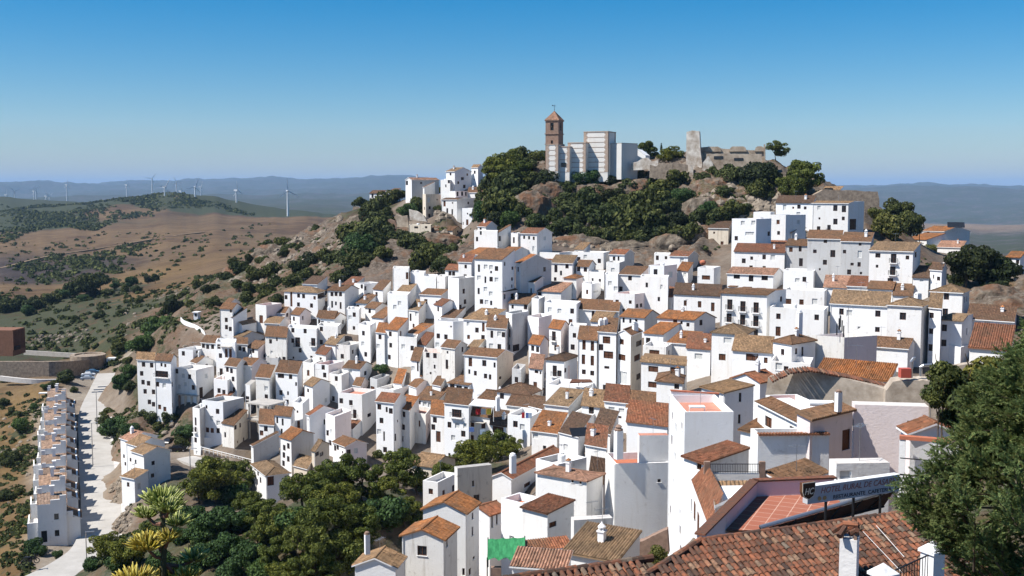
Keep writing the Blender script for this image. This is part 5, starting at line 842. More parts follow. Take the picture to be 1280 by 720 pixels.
for y_ in range(180,335,25):
    f_=(y_-190)/126; ctl.append((-80-51*f_,y_,-63.6,'road')); ctl.append((-68-51*f_,y_,-63.2,'bank')); ctl.append((-92-54*f_,y_,-67.0,'grass'))
for x_,y_,z_ in ((0,4,-4.5),(0,12,-9),(-8,20,-17),(8,20,-14),(-30,40,-32),(-15,50,-33),(0,60,-33),(15,30,-18),(25,40,-21),(-40,80,-45),(-60,110,-54),(-80,130,-60),(-20,100,-46),(-120,140,-68),(-100,120,-64),(-10,8,-8),(10,8,-7),(0,-5,-2),(-70,60,-45),(40,15,-12)): ctl.append((x_,y_,z_,'soil'))
for h in HOUSES:
    if 'u' in h[10]: continue
    C=h[0:3]; iso='i' in h[10]; drop=.3 if iso else 2.2 if C[1]>140 else 6.5
    ctl.append((C[0],C[1],h[3]-drop,'vill'))
    if C[1]<145:
        ua,va=R(h[4]),R(h[5])
        for a_,b_ in ((h[6],0),(0,h[7]),(h[6],h[7])): ctl.append((C[0]-math.cos(ua)*a_+math.sin(va)*b_,C[1]+math.sin(ua)*a_+math.cos(va)*b_,h[3]-drop,'vill'))
ctl_xy=np.array([(c[0],c[1]) for c in ctl]); ctl_z=np.array([c[2] for c in ctl])
def warp(xy):
    xy=np.asarray(xy,float); r=np.hypot(xy[:,0],xy[:,1])+1e-6; a=np.clip(np.arctan2(xy[:,0],xy[:,1]),-1.0,1.0)
    return np.c_[a*2.2,np.log(np.maximum(r,4))]
CW=warp(ctl_xy); NC=len(CW)
def kern(r2): return np.where(r2>1e-14,.5*r2*np.log(r2+1e-14),0)
scale_=np.hypot(ctl_xy[:,0],ctl_xy[:,1])
def solve():
    r2=((CW[:,None]-CW[None])**2).sum(2); K=kern(r2)+np.diag(3e-4+0*scale_)
    Pm=np.c_[np.ones(NC),CW]; A=np.block([[K,Pm],[Pm.T,np.zeros((3,3))]])
    return np.linalg.solve(A,np.r_[ctl_z/scale_,np.zeros(3)])
WC=solve()
GA=np.arange(-2.21,2.215,.019); GL=np.arange(math.log(3.9),math.log(42000),.015)
names=[c[3] for c in ctl]; ZV=np.array([list(ZC[n][0])+[ZC[n][1],ZC[n][2]] for n in names])
def grids():
    g=np.stack(np.meshgrid(GL,GA,indexing='ij')[::-1],-1).reshape(-1,2); h=np.empty(len(g)); z=np.empty((len(g),5)); c2=(CW**2).sum(1)
    for i in range(0,len(g),8000):
        w=g[i:i+8000]; r2=np.maximum((w**2).sum(1)[:,None]+c2[None]-2*w@CW.T,1e-12)
        h[i:i+8000]=(.5*r2*np.log(r2))@WC[:NC]+WC[NC]+w@WC[NC+1:]
        k=1/(r2+2e-6)**2; z[i:i+8000]=(k@ZV)/k.sum(1,keepdims=True)
    s=(len(GL),len(GA)); return h.reshape(s),z.reshape(s+(5,))
HG,ZG_=grids()
def bil(G,W):
    i=np.clip((W[:,1]-GL[0])/.015,0,len(GL)-1.001); j=np.clip((W[:,0]-GA[0])/.019,0,len(GA)-1.001)
    i0=i.astype(int); j0=j.astype(int); a=i-i0; b=j-j0
    if G.ndim==3: a=a[:,None]; b=b[:,None]
    return (G[i0,j0]*(1-b)+G[i0,j0+1]*b)*(1-a)+(G[i0+1,j0]*(1-b)+G[i0+1,j0+1]*b)*a
def height(xy):
    xy=np.asarray(xy,float); return bil(HG,warp(xy))*np.maximum(4,np.hypot(xy[:,0],xy[:,1]))
def hz(x,y): return float(height([(x,y)])[0])
def vnoise(x,y,seed=0):
    xi=np.floor(x).astype(np.int64); yi=np.floor(y).astype(np.int64); xf=x-xi; yf=y-yi
    def hsh(a,b):
        n=(a*374761393+b*668265263+seed*974634541)&0x7fffffff; n=((n^(n>>13))*1274126177)&0x7fffffff; return ((n^(n>>16))&0xffff)/65535.0
    u=xf*xf*(3-2*xf); v=yf*yf*(3-2*yf)
    return (hsh(xi,yi)*(1-u)+hsh(xi+1,yi)*u)*(1-v)+(hsh(xi,yi+1)*(1-u)+hsh(xi+1,yi+1)*u)*v
def fbm(x,y,o=5,seed=0,g=.5):
    s=0;a=1;t=0
    for i in range(o): s=s+a*vnoise(x*2**i,y*2**i,seed+i); t+=a; a*=g
    return s/t
def ridged(x,y,o=5,seed=0):
    s=0;a=1;t=0
    for i in range(o): s=s+a*(1-np.abs(2*vnoise(x*2**i,y*2**i,seed+i)-1)); t+=a; a*=.55
    return s/t
def terrain():
    az=np.concatenate([np.linspace(-PI,-.62,14)[:-1],np.linspace(-.62,.62,560),np.linspace(.62,PI,14)[1:]])
    lr=[math.log(3.0)]
    while lr[-1]<math.log(40000):
        r=math.exp(lr[-1]); lr.append(lr[-1]+(.03 if r<60 else .012 if r<150 else .0055 if r<470 else .012 if r<3000 else .016))
    rr=np.exp(np.array(lr)); A,Rr=np.meshgrid(az,rr); X=(Rr*np.sin(A)).ravel(); Y=(Rr*np.cos(A)).ravel()
    XY=np.c_[X,Y]; Z=height(XY); W=warp(XY); r=Rr.ravel()
    # zone weights from the nearest control points
    Wn=W.copy(); Wn[:,0]+=.05*(fbm(X/np.maximum(8,r*.04),Y/np.maximum(8,r*.04),4,3)-.5); Wn[:,1]+=.12*(fbm(X/np.maximum(8,r*.04),Y/np.maximum(8,r*.04),4,9)-.5)
    zz_=bil(ZG_,Wn); col=zz_[:,:3]; sc=zz_[:,3]; rock=zz_[:,4]
    amp=np.where(r<600,0.5,np.clip((r-600)/1400,0,1)*11+.5)
    Z+=amp*(fbm(X/np.maximum(6,r*.02),Y/np.maximum(6,r*.02),5,21)-.5)*np.where(r<120,.3,1)
    Z+=rock*np.where(r<600,1,0)*((ridged(X/9,Y/9,5,33)-.55)*6.5+(ridged(X/2.6,Y/2.6,3,35)-.5)*1.6)
    far=np.clip((r-3500)/4000,0,1); Z+=far*(ridged(X/2600,Y/2600,6,41)-.76)*r*.02
    Z-=np.clip((r-19000)/8000,0,1)*900
    na=len(az); nr=len(rr); v=np.c_[X,Y,Z]
    f=[]; idx=np.arange(na*nr).reshape(nr,na)
    q=np.stack([idx[:-1,:-1],idx[:-1,1:],idx[1:,1:],idx[1:,:-1]],-1).reshape(-1,4)
    me=bpy.data.meshes.new('ground'); me.vertices.add(len(v)); me.vertices.foreach_set('co',v.astype(np.float32).ravel())
    me.loops.add(q.size); me.loops.foreach_set('vertex_index',q.ravel().astype(np.int32)); me.polygons.add(len(q))
    me.polygons.foreach_set('loop_start',np.arange(0,q.size,4,dtype=np.int32)); me.polygons.foreach_set('loop_total',np.full(len(q),4,np.int32))
    me.polygons.foreach_set('use_smooth',np.ones(len(q),bool)); me.update(); me.validate()
    a=me.attributes.new('cover','FLOAT_COLOR','POINT'); a.data.foreach_set('color',np.c_[col,np.ones(len(col))].astype(np.float32).ravel())
    a=me.attributes.new('scrub','FLOAT','POINT'); a.data.foreach_set('value',sc.astype(np.float32))
    a=me.attributes.new('rock','FLOAT','POINT'); a.data.foreach_set('value',rock.astype(np.float32))
    o=bpy.data.objects.new('ground',me); COL.objects.link(o); tag(o,kind='structure')
    t=NT('ground_cover'); p=t.pos()
    at_=lambda n: t.node('ShaderNodeAttribute',attribute_name=n)
    cov=at_('cover').outputs['Color']; s_=at_('scrub').outputs['Fac']; rk_=at_('rock').outputs['Fac']
    r_=t.node('ShaderNodeVectorMath',{0:p},operation='LENGTH').outputs['Value']
    big=t.noise(p,.006,6,.65); med=t.noise(p,.05,6,.7); fin=t.noise(p,.5,5,.7)
    c=t.mix(t.ramp(med,[(.38,0.0),(.62,.85)]),cov,t.mix(1.0,cov,(.55,.50,.48),'MULTIPLY'))
    c=t.mix(t.ramp(big,[(.50,0.0),(.60,.75)]),c,t.mix(1.0,c,(.56,.50,.52),'MULTIPLY'))
    c=t.mix(t.ramp(fin,[(.35,.5),(.6,0.0)]),c,t.mix(1.0,c,(.6,.55,.5),'MULTIPLY'))
    c=t.mix(t.ramp(fin,[(.6,0.0),(.75,.5)]),c,t.mix(1.0,c,(1.35,1.28,1.2),'MULTIPLY'))
    # low scrub cover as dark green spots where the scrub attribute is high
    vor=t.noise(p,.11,3,.75); vor2=t.noise(p,.022,4,.75); fv=t.noise(p,.0045,5,.8)
    near=t.ramp(t.math('DIVIDE',r_,3000.0),[(.10,0.0),(.5,1.0)])
    k=t.mix(t.ramp(t.math('DIVIDE',r_,1500.0),[(.25,0.0),(.7,1.0)]),vor,vor2); k=t.mix(near,k,t.math('ADD',t.math('MULTIPLY',vor2,.5),t.math('MULTIPLY',fv,.5)))
    thr=t.math('ADD',t.math('SUBTRACT',t.math('MULTIPLY',s_,.62),.80),k)
    c=t.mix(t.ramp(thr,[(.02,0.0),(.07,1.0)]),c,t.mix(fin,(.022,.028,.012),(.055,.06,.026)))
    st=t.noise(t.scaled(p,(1,1,2.5)),.9,6,.75)
    c=t.mix(t.math('MULTIPLY',rk_,t.ramp(st,[(.45,.0),(.62,.85)])),c,(.20,.17,.135))
    c=t.mix(t.math('MULTIPLY',rk_,t.ramp(t.noise(p,.22,5,.7),[(.5,0.0),(.62,.7)])),c,(.15,.075,.038))
    t.bump(t.math('ADD',st,t.math('MULTIPLY',fin,.5)),.5,.5)
    t.col(c); me.materials.append(t.mat); return o
terrain()
print('terrain',round(time.time()-T0,1))
# ------------------------------------------------------------------ houses
def offs(p,dx): return p+dx
def face_wall(mb,O,E,Nn,w,z0,z1,wins,m,top=None,depth=.16):
    """wall rectangle from z0 to z1 with real openings; wins (u,zc,ww,hh) relative to O; returns the accepted openings"""
    ok=[]
    for (u,zc,ww,hh,ty) in wins:
        a,b,c,d=u-ww/2,u+ww/2,zc-hh/2,zc+hh/2
        if d>z1-.12: c-=d-(z1-.12); d=z1-.12
        if c<z0+.05 or a<.04 or b>w-.04: continue
        if any(not(b<q[0]-.05 or a>q[1]+.05 or d<q[2]-.05 or c>q[3]+.05) for q in ok): continue
        ok.append((a,b,c,d,ty))
    xs=sorted({0,w,*[q[0] for q in ok],*[q[1] for q in ok]}); zs=sorted({z0,z1,*[q[2] for q in ok],*[q[3] for q in ok]})
    P=lambda u,z: O+E*u+Vector((0,0,z))
    flip=(E.cross(Vector((0,0,1)))).dot(Nn)<0
    def put(pts,mm=m): mb.poly(pts[::-1] if flip else pts,mm)
    for j in range(len(zs)-1):
        i=0
        while i<len(xs)-1:
            def hole(ii):
                um,zm=(xs[ii]+xs[ii+1])/2,(zs[j]+zs[j+1])/2
                return any(q[0]<um<q[1] and q[2]<zm<q[3] for q in ok)
            if hole(i): i+=1; continue
            k=i+1
            while k<len(xs)-1 and not hole(k): k+=1
            put([P(xs[i],zs[j]),P(xs[k],zs[j]),P(xs[k],zs[j+1]),P(xs[i],zs[j+1])]); i=k
    D=-Nn*depth
    for a,b,c,d,ty in ok:
        for p,q in (((a,c),(b,c)),((b,c),(b,d)),((b,d),(a,d)),((a,d),(a,c))):
            put([P(*p),P(*p)+D,P(*q)+D,P(*q)][::1])
    return ok
def window(root,O,E,Nn,q,near,col):
    a,b,c,d,ty=q; mb=MB(); w,h=b-a,d-c
    P=lambda u,z,n: O+E*u+Vector((0,0,z))+Nn*n
    name={'D':'door','S':'shutter_window','B':'balcony_door'}.get(ty,'window')
    mb.poly([P(a,c,-.15),P(b,c,-.15),P(b,d,-.15),P(a,d,-.15)],0)
    pane={'W':M['glass'],'P':M['blind'],'S':M['brownwood'],'D':M['brownwood'],'B':M['glass']}[ty]
    fr=MB(); fw=.06 if w<1.6 else .08
    def bar(u0,u1,z0,z1,t=.05):
        fr.obox(P((u0+u1)/2,(z0+z1)/2,-.145+t/2),E*((u1-u0)/2),Nn*(t/2),Vector((0,0,(z1-z0)/2)),0)
    bar(a,a+fw,c,d); bar(b-fw,b,c,d); bar(a+fw,b-fw,d-fw,d); bar(a+fw,b-fw,c,c+fw)
    if ty in 'WSB' and w>.6: bar((a+b)/2-.025,(a+b)/2+.025,c+fw,d-fw,.045)
    if w>2: bar(a+w*.25-.025,a+w*.25+.025,c+fw,d-fw,.045); bar(a+w*.75-.025,a+w*.75+.025,c+fw,d-fw,.045)
    if ty in 'SB' and h>1.2: bar(a+fw,b-fw,c+h*.45,c+h*.45+.05,.045)
    fmat=M['whitepaint'] if ty in 'P' else (M['brownwood'] if ty!='S' else M['darkwood'])
    win=mb.build(name,pane,root); fr.build('frame',fmat,win)
    if ty in 'WP' and near:
        sl=MB(); sl.obox(P((a+b)/2,c-.03,.02),E*(w/2+.08),Nn*.07,Vector((0,0,.03)),0); sl.build('sill',M['whitepaint'],win)
    if ty=='B':
        bl=MB(); z0=c-.05; dp=.55; e0,e1=a-.25,b+.25
        bl.obox(P((a+b)/2,z0-.06,dp/2+.004),E*((e1-e0)/2),Nn*(dp/2),Vector((0,0,.06)),0); bo=bl.build('balcony',M['w'],root)
        rl=MB()
        def rod(p,q,r=.018): rl.tube([p,q],r,4)
        cs=[P(e0+.03,z0,.02),P(e0+.03,z0,dp-.03),P(e1-.03,z0,dp-.03),P(e1-.03,z0,.02)]
        up=Vector((0,0,1))
        for s0,s1 in zip(cs[:-1],cs[1:]):
            rod(s0+up*.95,s1+up*.95,.025); n=max(2,int((s1-s0).length/.14))
            for i in range(n+1): p=s0.lerp(s1,i/n); rod(p,p+up*.95,.012)
        rl.build('railing',M['iron'],bo)
def slab(mb,pts,uvs,th=.13,mt=0,me=1,geo=False):
    """roof plane pts = eave a, eave b, top b, top a (or triangle); tile top, plain edges and underside"""
    pts=[Vector(p) for p in pts]; n=(pts[1]-pts[0]).cross(pts[2]-pts[1])
    if n.z<0: pts=pts[::-1]; uvs=uvs[::-1]
    dn=Vector((0,0,-th)); lo=[p+dn for p in pts]
    if geo and len(pts)==4: corrugate(mb,pts,uvs,mt)
    else: mb.poly(pts,mt,uvs)
    k=len(pts)
    for i in range(k): mb.poly([lo[i],lo[(i+1)%k],pts[(i+1)%k],pts[i]],me)
    mb.poly(lo[::-1],me)
def corrugate(mb,pts,uvs,mt):
    # order so that edge 0-1 is the eave (lowest v)
    k=min(range(4),key=lambda i: uvs[i][1]+uvs[(i+1)%4][1]); pts=pts[k:]+pts[:k]; uvs=uvs[k:]+uvs[:k]
    e0,e1,t1,t0=pts; n=((e1-e0).cross(t1-e1)).normalized()
    L=(e1-e0).length; H=max((t0-e0).length,.2); nu=max(2,int(round(L/.24))); nv=max(1,int(round(H/.38)))
    prof=[(0,-.02),(.16,.035),(.32,.065),(.48,.065),(.64,.035),(.8,-.02),(.9,-.035)]
    us=[(i+a)/nu for i in range(nu) for a,_ in prof]+[1.0]; hs=[b for i in range(nu) for _,b in prof]+[-.02]
    base=len(mb.v); N=len(us)
    rows=[]
    for j in range(nv):
        for s,dh in ((j/nv,.022),((j+1)/nv,0.0)):
            row=len(mb.v)
            for i,u in enumerate(us):
                jt=.02*((i//7*37+j*17)%5-2)/2
                p=(e0.lerp(e1,u)).lerp(t0.lerp(t1,u),min(1,max(0,s+ (jt/H if 0<s<1 else 0))))+n*(hs[i]+dh)
                mb.v.append(tuple(p))
            rows.append((row,s))
    U=lambda i: uvs[0][0]+(uvs[1][0]-uvs[0][0])*us[i]
    vv=lambda s: uvs[0][1]+(uvs[3][1]-uvs[0][1])*s
    for r in range(len(rows)-1):
        a,s0=rows[r]; b,s1=rows[r+1]
        sm=(s0+s1)/2
        for i in range(N-1):
            mb.f.append((a+i,a+i+1,b+i+1,b+i)); mb.m.append(mt); c=(U(i)*.5+U(i+1)*.5)
            mb.uv.append([(U(i)+.001,vv(s0)+.001),(U(i+1)-.001,vv(s0)+.001),(U(i+1)-.001,vv(s1)-.001),(U(i)+.001,vv(s1)-.001)])
def ridgecap(mb,a,b,r=.13,m=0):
    a,b=Vector(a),Vector(b); L=(b-a).length; n=max(1,int(L/.42))
    for i in range(n): 
        p,q=a.lerp(b,i/n),a.lerp(b,(i+1.08)/n); mb.tube([p,q],[r*1.08,r*.9],7,m)
def add_chimney(root,p,h=1.1,w=.5,rz=0,cap='tile'):
    mb=MB(); p=Vector(p); X=Vector((math.cos(rz),math.sin(rz),0))
    mb.box(p+Vector((0,0,h/2-.8)),w,w,h+1.6,0,rz); mb.box(p+Vector((0,0,h+.06)),w+.14,w+.14,.12,0,rz)
    for s in (-1,1):
        for t in (-1,1): mb.box(p+X*(s*w*.32)+Vector((-X.y,X.x,0))*(t*w*.32)+Vector((0,0,h+.24)),.1,.1,.24,0,rz)
    c=mb.build('chimney',M['w'],root)
    k=MB(); Y=Vector((-X.y,X.x,0)); z=Vector((0,0,h+.36)); b=w*.62
    if cap=='tile':
        q=[p+z+X*(s*b)+Y*(t*b) for s,t in ((-1,-1),(1,-1),(1,1),(-1,1))]; ap=p+z+Vector((0,0,.3))
        for i in range(4): k.poly([q[i],q[(i+1)%4],ap],0)
        k.poly(q[::-1],0); k.build('cap',M['roof_o'],c)
    else:
        k.lathe(p+z,[(b,0),(b,.08),(.12,.3),(.02,.5)],10); k.build('cap',M['w'],c)
    return c
def add_antenna(root,p,h=2.2,rz=.5):
    mb=MB(); p=Vector(p); mb.tube([p-Vector((0,0,.3)),p+Vector((0,0,h))],.025,4)
    X=Vector((math.cos(rz),math.sin(rz),0)); Y=Vector((-X.y,X.x,0)); t=p+Vector((0,0,h-.15)); mb.tube([t-X*.7,t+X*.7],.02,4)
    for i in range(6): q=t+X*(-.6+.24*i); mb.tube([q-Y*.28,q+Y*.28],.014,4)
    mb.build('antenna',M['steel'],root)
def house(h):
    x,y,ze,zv,ua,va,wl,wr,st,slope,fl,wins,label,grp=h
    roof,rc,wall,side=st; d=y; geo=d<150
    C=Vector((x,y,0)); U=Vector((-math.cos(R(ua)),math.sin(R(ua)),0)); V=Vector((math.sin(R(va)),math.cos(R(va)),0))
    corners=[C,C+U*wl,C+U*wl+V*wr,C+V*wr]
    zb=min([float(q) for q in height([(c.x,c.y) for c in corners])]+[zv-1.2])-.8
    root=thing('house',(x,y,zb),label,'house',grp or 'white houses of the hill village')
    lr=random.Random(int(x*100)+int(y*37))
    Nf=Vector((-math.sin(R(ua)),-math.cos(R(ua)),0)); Ns=Vector((math.cos(R(va)),-math.sin(R(va)),0))
    tw=math.sin(R(90)-abs(R(ua-va))) # skew shortens heights a little
    slope=R(slope) if slope else R({'g':21,'G':21,'h':20,'s':15,'S':16,'f':0}[roof]+lr.uniform(-2,2))
    ts=math.tan(slope); oh=.28; rise=0
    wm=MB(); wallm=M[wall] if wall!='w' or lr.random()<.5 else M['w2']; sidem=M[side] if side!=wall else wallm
    W=[[],[]]
    for q in wins: W[q[0]].append((q[1],q[2]+ze)+((.95,1.15,'W') if len(q)==3 else (1.0,1.1,q[3]) if len(q)==4 else q[3:]))
    if ze-zv>2.4 and 'blank' not in label and 'plain' not in label and roof!='x':
        for f,wd in ((0,wl),(1,wr)):
            if f==1 and (math.sin(R(va)-math.atan2(x,y))*wr<2.2 or lr.random()<.45): continue
            n=max(1,int(wd/2.6))
            for i in range(n):
                for k in range(int((ze-zv)/2.8)+1):
                    if lr.random()>(.68 if f==0 else .38): continue
                    u=(i+.5)*wd/n+lr.uniform(-.4,.4); zc=ze-(1.9 if roof=='f' else 1.25)-2.75*k+lr.uniform(-.25,.25); ww,hh=lr.choice(((.5,.55),(.75,.95),(.85,1.1),(.9,1.9),(.7,.8)))
                    if u-ww/2<.25 or u+ww/2>wd-.25 or any(abs(q[0]-u)<(q[2]+ww)/2+.55 and abs(q[1]-zc)<(q[3]+hh)/2+.5 for q in W[f]): continue
                    W[f].append((u,zc,ww,hh,lr.choice('WWWWPPDS') if hh<1.5 else lr.choice('DWSBB' if k else 'DDWS')))
    near=d<175; zt=ze
    for f,(O,E,N,wd,mi) in enumerate(((C,U,Nf,wl,0),(C,V,Ns,wr,1))):
        for q in face_wall(wm,O,E,N,wd,zb,zt,W[f],mi): window(root,O,E,N,q,near,lr)
    face_wall(wm,C+V*wr,U,-Nf,wl,zb,zt,[],0); face_wall(wm,C+U*wl,V,-Ns,wr,zb,zt,[],1)
    Q=lambda u,v,z: C+U*u+V*v+Vector((0,0,z))
    rm=MB(); tm=M[('rgeo_' if geo else 'roof_')+rc]; edge=M['w'] if lr.random()<.55 else M['roof_'+rc]
    lift=.15
    if 'r' in fl:      # shallow tiled ledge in front of a flat top
        dv=min(wr*.45,2.2); z1=ze+ts*dv+lift
        slab(rm,[Q(-oh,-oh,ze-ts*oh+lift),Q(wl+oh,-oh,ze-ts*oh+lift),Q(wl+oh,dv,z1),Q(-oh,dv,z1)],[(0,0),(wl+2*oh,0),(wl+2*oh,dv+oh),(0,dv+oh)],geo=geo)
        rm.poly([Q(0,dv-.3,z1-.14),Q(0,wr,z1-.14),Q(wl,wr,z1-.14),Q(wl,dv-.3,z1-.14)],1)
        wm.poly([Q(0,0,ze),Q(0,wr,ze),Q(0,wr,z1-.15),Q(0,dv,z1-.15)],1); wm.poly([Q(wl,0,ze),Q(wl,dv,z1-.15),Q(wl,wr,z1-.15),Q(wl,wr,ze)],1); wm.poly([Q(0,wr,ze),Q(wl,wr,ze),Q(wl,wr,z1-.15),Q(0,wr,z1-.15)],0)
        top=z1
    elif roof in 'gG':
        L,Wd=(wl,wr) if roof=='g' else (wr,wl)
        P=(lambda a,b,z: Q(a,b,z)) if roof=='g' else (lambda a,b,z: Q(b,a,z))
        rise=ts*Wd/2; zr=ze+rise+lift; ze2=ze-ts*oh+lift; sl=(Wd/2+oh)/math.cos(slope)
        for s in (0,1):
            e=-oh if s==0 else Wd+oh
            slab(rm,[P(-oh*.7,e,ze2),P(L+oh*.7,e,ze2),P(L+oh*.7,Wd/2,zr),P(-oh*.7,Wd/2,zr)],[(0,0),(L+1.4*oh,0),(L+1.4*oh,sl),(0,sl)],geo=geo)
        for a,mi in ((0,1 if roof=='g' else 0),(L,1 if roof=='g' else 0)):
            wm.poly([P(a,0,ze),P(a,Wd,ze),P(a,Wd/2,ze+rise)],mi)
        if d<215: ridgecap(rm,P(-oh*.6,Wd/2,zr+.01),P(L+oh*.6,Wd/2,zr+.01),.12 if d<150 else .15)
        top=zr; 
    elif roof in 'sS':
        L,Wd=(wl,wr) if roof=='s' else (wr,wl)
        P=(lambda a,b,z: Q(a,b,z)) if roof=='s' else (lambda a,b,z: Q(b,a,z))
        dv=min(Wd,8.5); z1=ze+ts*dv; e=ze-ts*oh+lift
        slab(rm,[P(-oh*.6,-oh,e),P(L+oh*.6,-oh,e),P(L+oh*.6,dv+.1,z1+ts*.1+lift),P(-oh*.6,dv+.1,z1+ts*.1+lift)],[(0,0),(L+1.2*oh,0),(L+1.2*oh,(dv+oh)/math.cos(slope)),(0,(dv+oh)/math.cos(slope))],geo=geo)
        mi=1 if roof=='s' else 0
        for a in (0,L): wm.poly([P(a,0,ze),P(a,dv,ze),P(a,dv,z1)],mi)
        wm.poly([P(0,dv,ze),P(L,dv,ze),P(L,dv,z1),P(0,dv,z1)],1-mi)
        if dv<Wd: wm.poly([P(0,dv,ze),P(L,dv,ze),P(L,Wd,ze),P(0,Wd,ze)],0)
        top=z1
    elif roof=='h':
        a=min(wl,wr)/2; zr=ze+ts*a+lift; e=ze-ts*oh+lift; O=[Q(-oh,-oh,e),Q(wl+oh,-oh,e),Q(wl+oh,wr+oh,e),Q(-oh,wr+oh,e)]
        if wl>=wr: r0,r1=Q(a,wr/2,zr),Q(wl-a,wr/2,zr); pl=[(O[0],O[1],r1,r0),(O[1],O[2],r1),(O[2],O[3],r0,r1),(O[3],O[0],r0)]
        else: r0,r1=Q(wl/2,a,zr),Q(wl/2,wr-a,zr); pl=[(O[0],O[1],r0),(O[1],O[2],r1,r0),(O[2],O[3],r1),(O[3],O[0],r0,r1)]
        for pts in pl:
            A,B=Vector(pts[0]),Vector(pts[1]); ex=(B-A).normalized(); nn=(B-A).cross(Vector(pts[2])-A).normalized(); ey=nn.cross(ex)
            slab(rm,pts,[((Vector(p)-A).dot(ex),abs((Vector(p)-A).dot(ey))) for p in pts],geo=False)
        if d<215:
            for i,j in ((0,r0),(3,r0),(1,r1),(2,r1)) if wl>=wr else ((0,r0),(1,r0),(2,r1),(3,r1)): ridgecap(rm,O[i],j,.11)
            ridgecap(rm,r0,r1,.12)
        tm=M['roof_'+rc]; top=zr
    else:
        t=.22; zd=ze-.85
        if min(wl,wr)>1.6:
            ins=[Q(t,t,0),Q(wl-t,t,0),Q(wl-t,wr-t,0),Q(t,wr-t,0)]; out=[Q(0,0,0),Q(wl,0,0),Q(wl,wr,0),Q(0,wr,0)]
            up=Vector((0,0,ze)); dk=Vector((0,0,zd))
            for i in range(4):
                j=(i+1)%4; wm.poly([out[i]+up,ins[i]+up,ins[j]+up,out[j]+up],0); wm.poly([ins[i]+up,ins[i]+dk,ins[j]+dk,ins[j]+up],1 if i%2 else 0)
            rm.poly([p+dk for p in (ins if (ins[1]-ins[0]).cross(ins[2]-ins[1]).z>0 else ins[::-1])],0)
        else: rm.poly([Q(0,0,ze+.004),Q(0,wr,ze+.004),Q(wl,wr,ze+.004),Q(wl,0,ze+.004)],0)
        tm=M[{'w':'deck_w','p':'deck_p','o':'deck_o','g':'deck_g'}.get(rc,'deck_w')]; top=ze
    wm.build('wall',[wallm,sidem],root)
    if rm.f: rm.build('roof' if roof!='f' else 'roof_deck',[tm,edge],root)
    if lr.random()<.35 and ze-zv>4:     # rain pipe down the front
        pm=MB(); uu=lr.choice((.12,wl-.12)); pm.tube([Q(uu,0,ze-.1)+Nf*.07,Q(uu,0,zv-1)+Nf*.07],.05,5); pm.build('rain_pipe',M['whitepaint'] if lr.random()<.6 else M['steel'],root)
    if lr.random()<.12 and roof=='f' and min(wl,wr)>2:
        pm=MB(); pm.lathe(Q(wl*.6,wr*.6,ze-.85),[(.0,1.2),(.5,1.15),(.55,1.0),(.55,0)],12); pm.build('water_butt',M['whitepaint'],root)
    if 'c' in fl:     # tile coping along the top of a blank wall
        cm=MB(); n=int(wr/.24)
        for i in range(n): p=Q(.1,wr*(i+.5)/n,ze+.02); cm.tube([p-U*.35,p+U*.35+Vector((0,0,-.05))],.12,6)
        cm.build('coping',M['rgeo_r'],root)
    if 'b' in fl:
        am=MB(); zz=ze-1.0; am.obox(Q(wl*.45,0,zz)+Nf*.6,U*(wl*.3),Nf*.6,Vector((0,0,.05))); am.build('awning',M['concrete'],root)
    if roof!='f' and lr.random()<.34 and wl>3.5 and 'r' not in fl:
        add_chimney(root,Q(wl*lr.uniform(.2,.8),wr*lr.uniform(.3,.6),ze+ts*min(wl,wr)*.3),lr.uniform(.9,1.5),lr.uniform(.4,.6),-R(ua),lr.choice(['tile','cone']))
    if lr.random()<.26: add_antenna(root,Q(wl*.5,wr*.5,top-.3),lr.uniform(1.6,2.8),lr.uniform(0,3))
    return root
for h in HOUSES: house(h)
print('houses',round(time.time()-T0,1))
# ------------------------------------------------------------------ helpers for single structures
Z3=Vector((0,0,1))
def spot(x0,xc,x1,yt,yb,d,th):
    """corner block: near corner (world), unit directions of its two visible walls, their lengths, foot and top heights"""
    al=math.degrees(math.atan((xc-640)/F)); k=d/F; a=R(th+al)
    C=at(xc,yt,d); zt=C.z; zb=at(xc,yb,d).z; C=Vector((C.x,C.y,0))
    U=Vector((-math.cos(a),math.sin(a),0)); V=Vector((math.sin(a),math.cos(a),0))
    return C,U,V,(xc-x0)*k/max(.15,math.cos(R(th))),(x1-xc)*k/max(.15,math.sin(R(th))),zb,zt
def block(mb,C,U,V,a,b,c,d,z0,z1,m=0):
    """box spanning a..b along U and c..d along V"""
    mb.obox(C+U*((a+b)/2)+V*((c+d)/2)+Z3*((z0+z1)/2),U*((b-a)/2),V*((d-c)/2),Z3*((z1-z0)/2),m)
def outline(mb,pts,d,thick,m=0,yaw=-14,ox=None):
    """upright slab with the given skyline, standing at distance d, turned by yaw, with real thickness"""
    P=[at(px,py,d) for px,py in pts]; o=ox or (sum(p.x for p in P)/len(P)); E=Vector((math.cos(R(yaw)),math.sin(R(yaw)),0)); N=Vector((-E.y,E.x,0))
    W=[Vector((o,d,0))+E*((p.x-o)/math.cos(R(yaw)))+Z3*p.z for p in P]
    if (W[1]-W[0]).cross(W[2]-W[1]).y>0: W=W[::-1]
    B=[p+N*thick for p in W]; n=len(W)
    mb.poly(W,m); mb.poly(B[::-1],m)
    for i in range(n): mb.poly([W[i],B[i],B[(i+1)%n],W[(i+1)%n]],m)
def rag(pts,amp,seed,step=4):
    """break a skyline into uneven rubble steps"""
    r=random.Random(seed); o=[]
    for (x0,y0),(x1,y1) in zip(pts[:-1],pts[1:]):
        n=max(1,int(math.hypot(x1-x0,y1-y0)/step))
        for i in range(n): o.append((x0+(x1-x0)*i/n,y0+(y1-y0)*i/n+(r.uniform(-amp,amp) if o else 0)))
    return o+[pts[-1]]
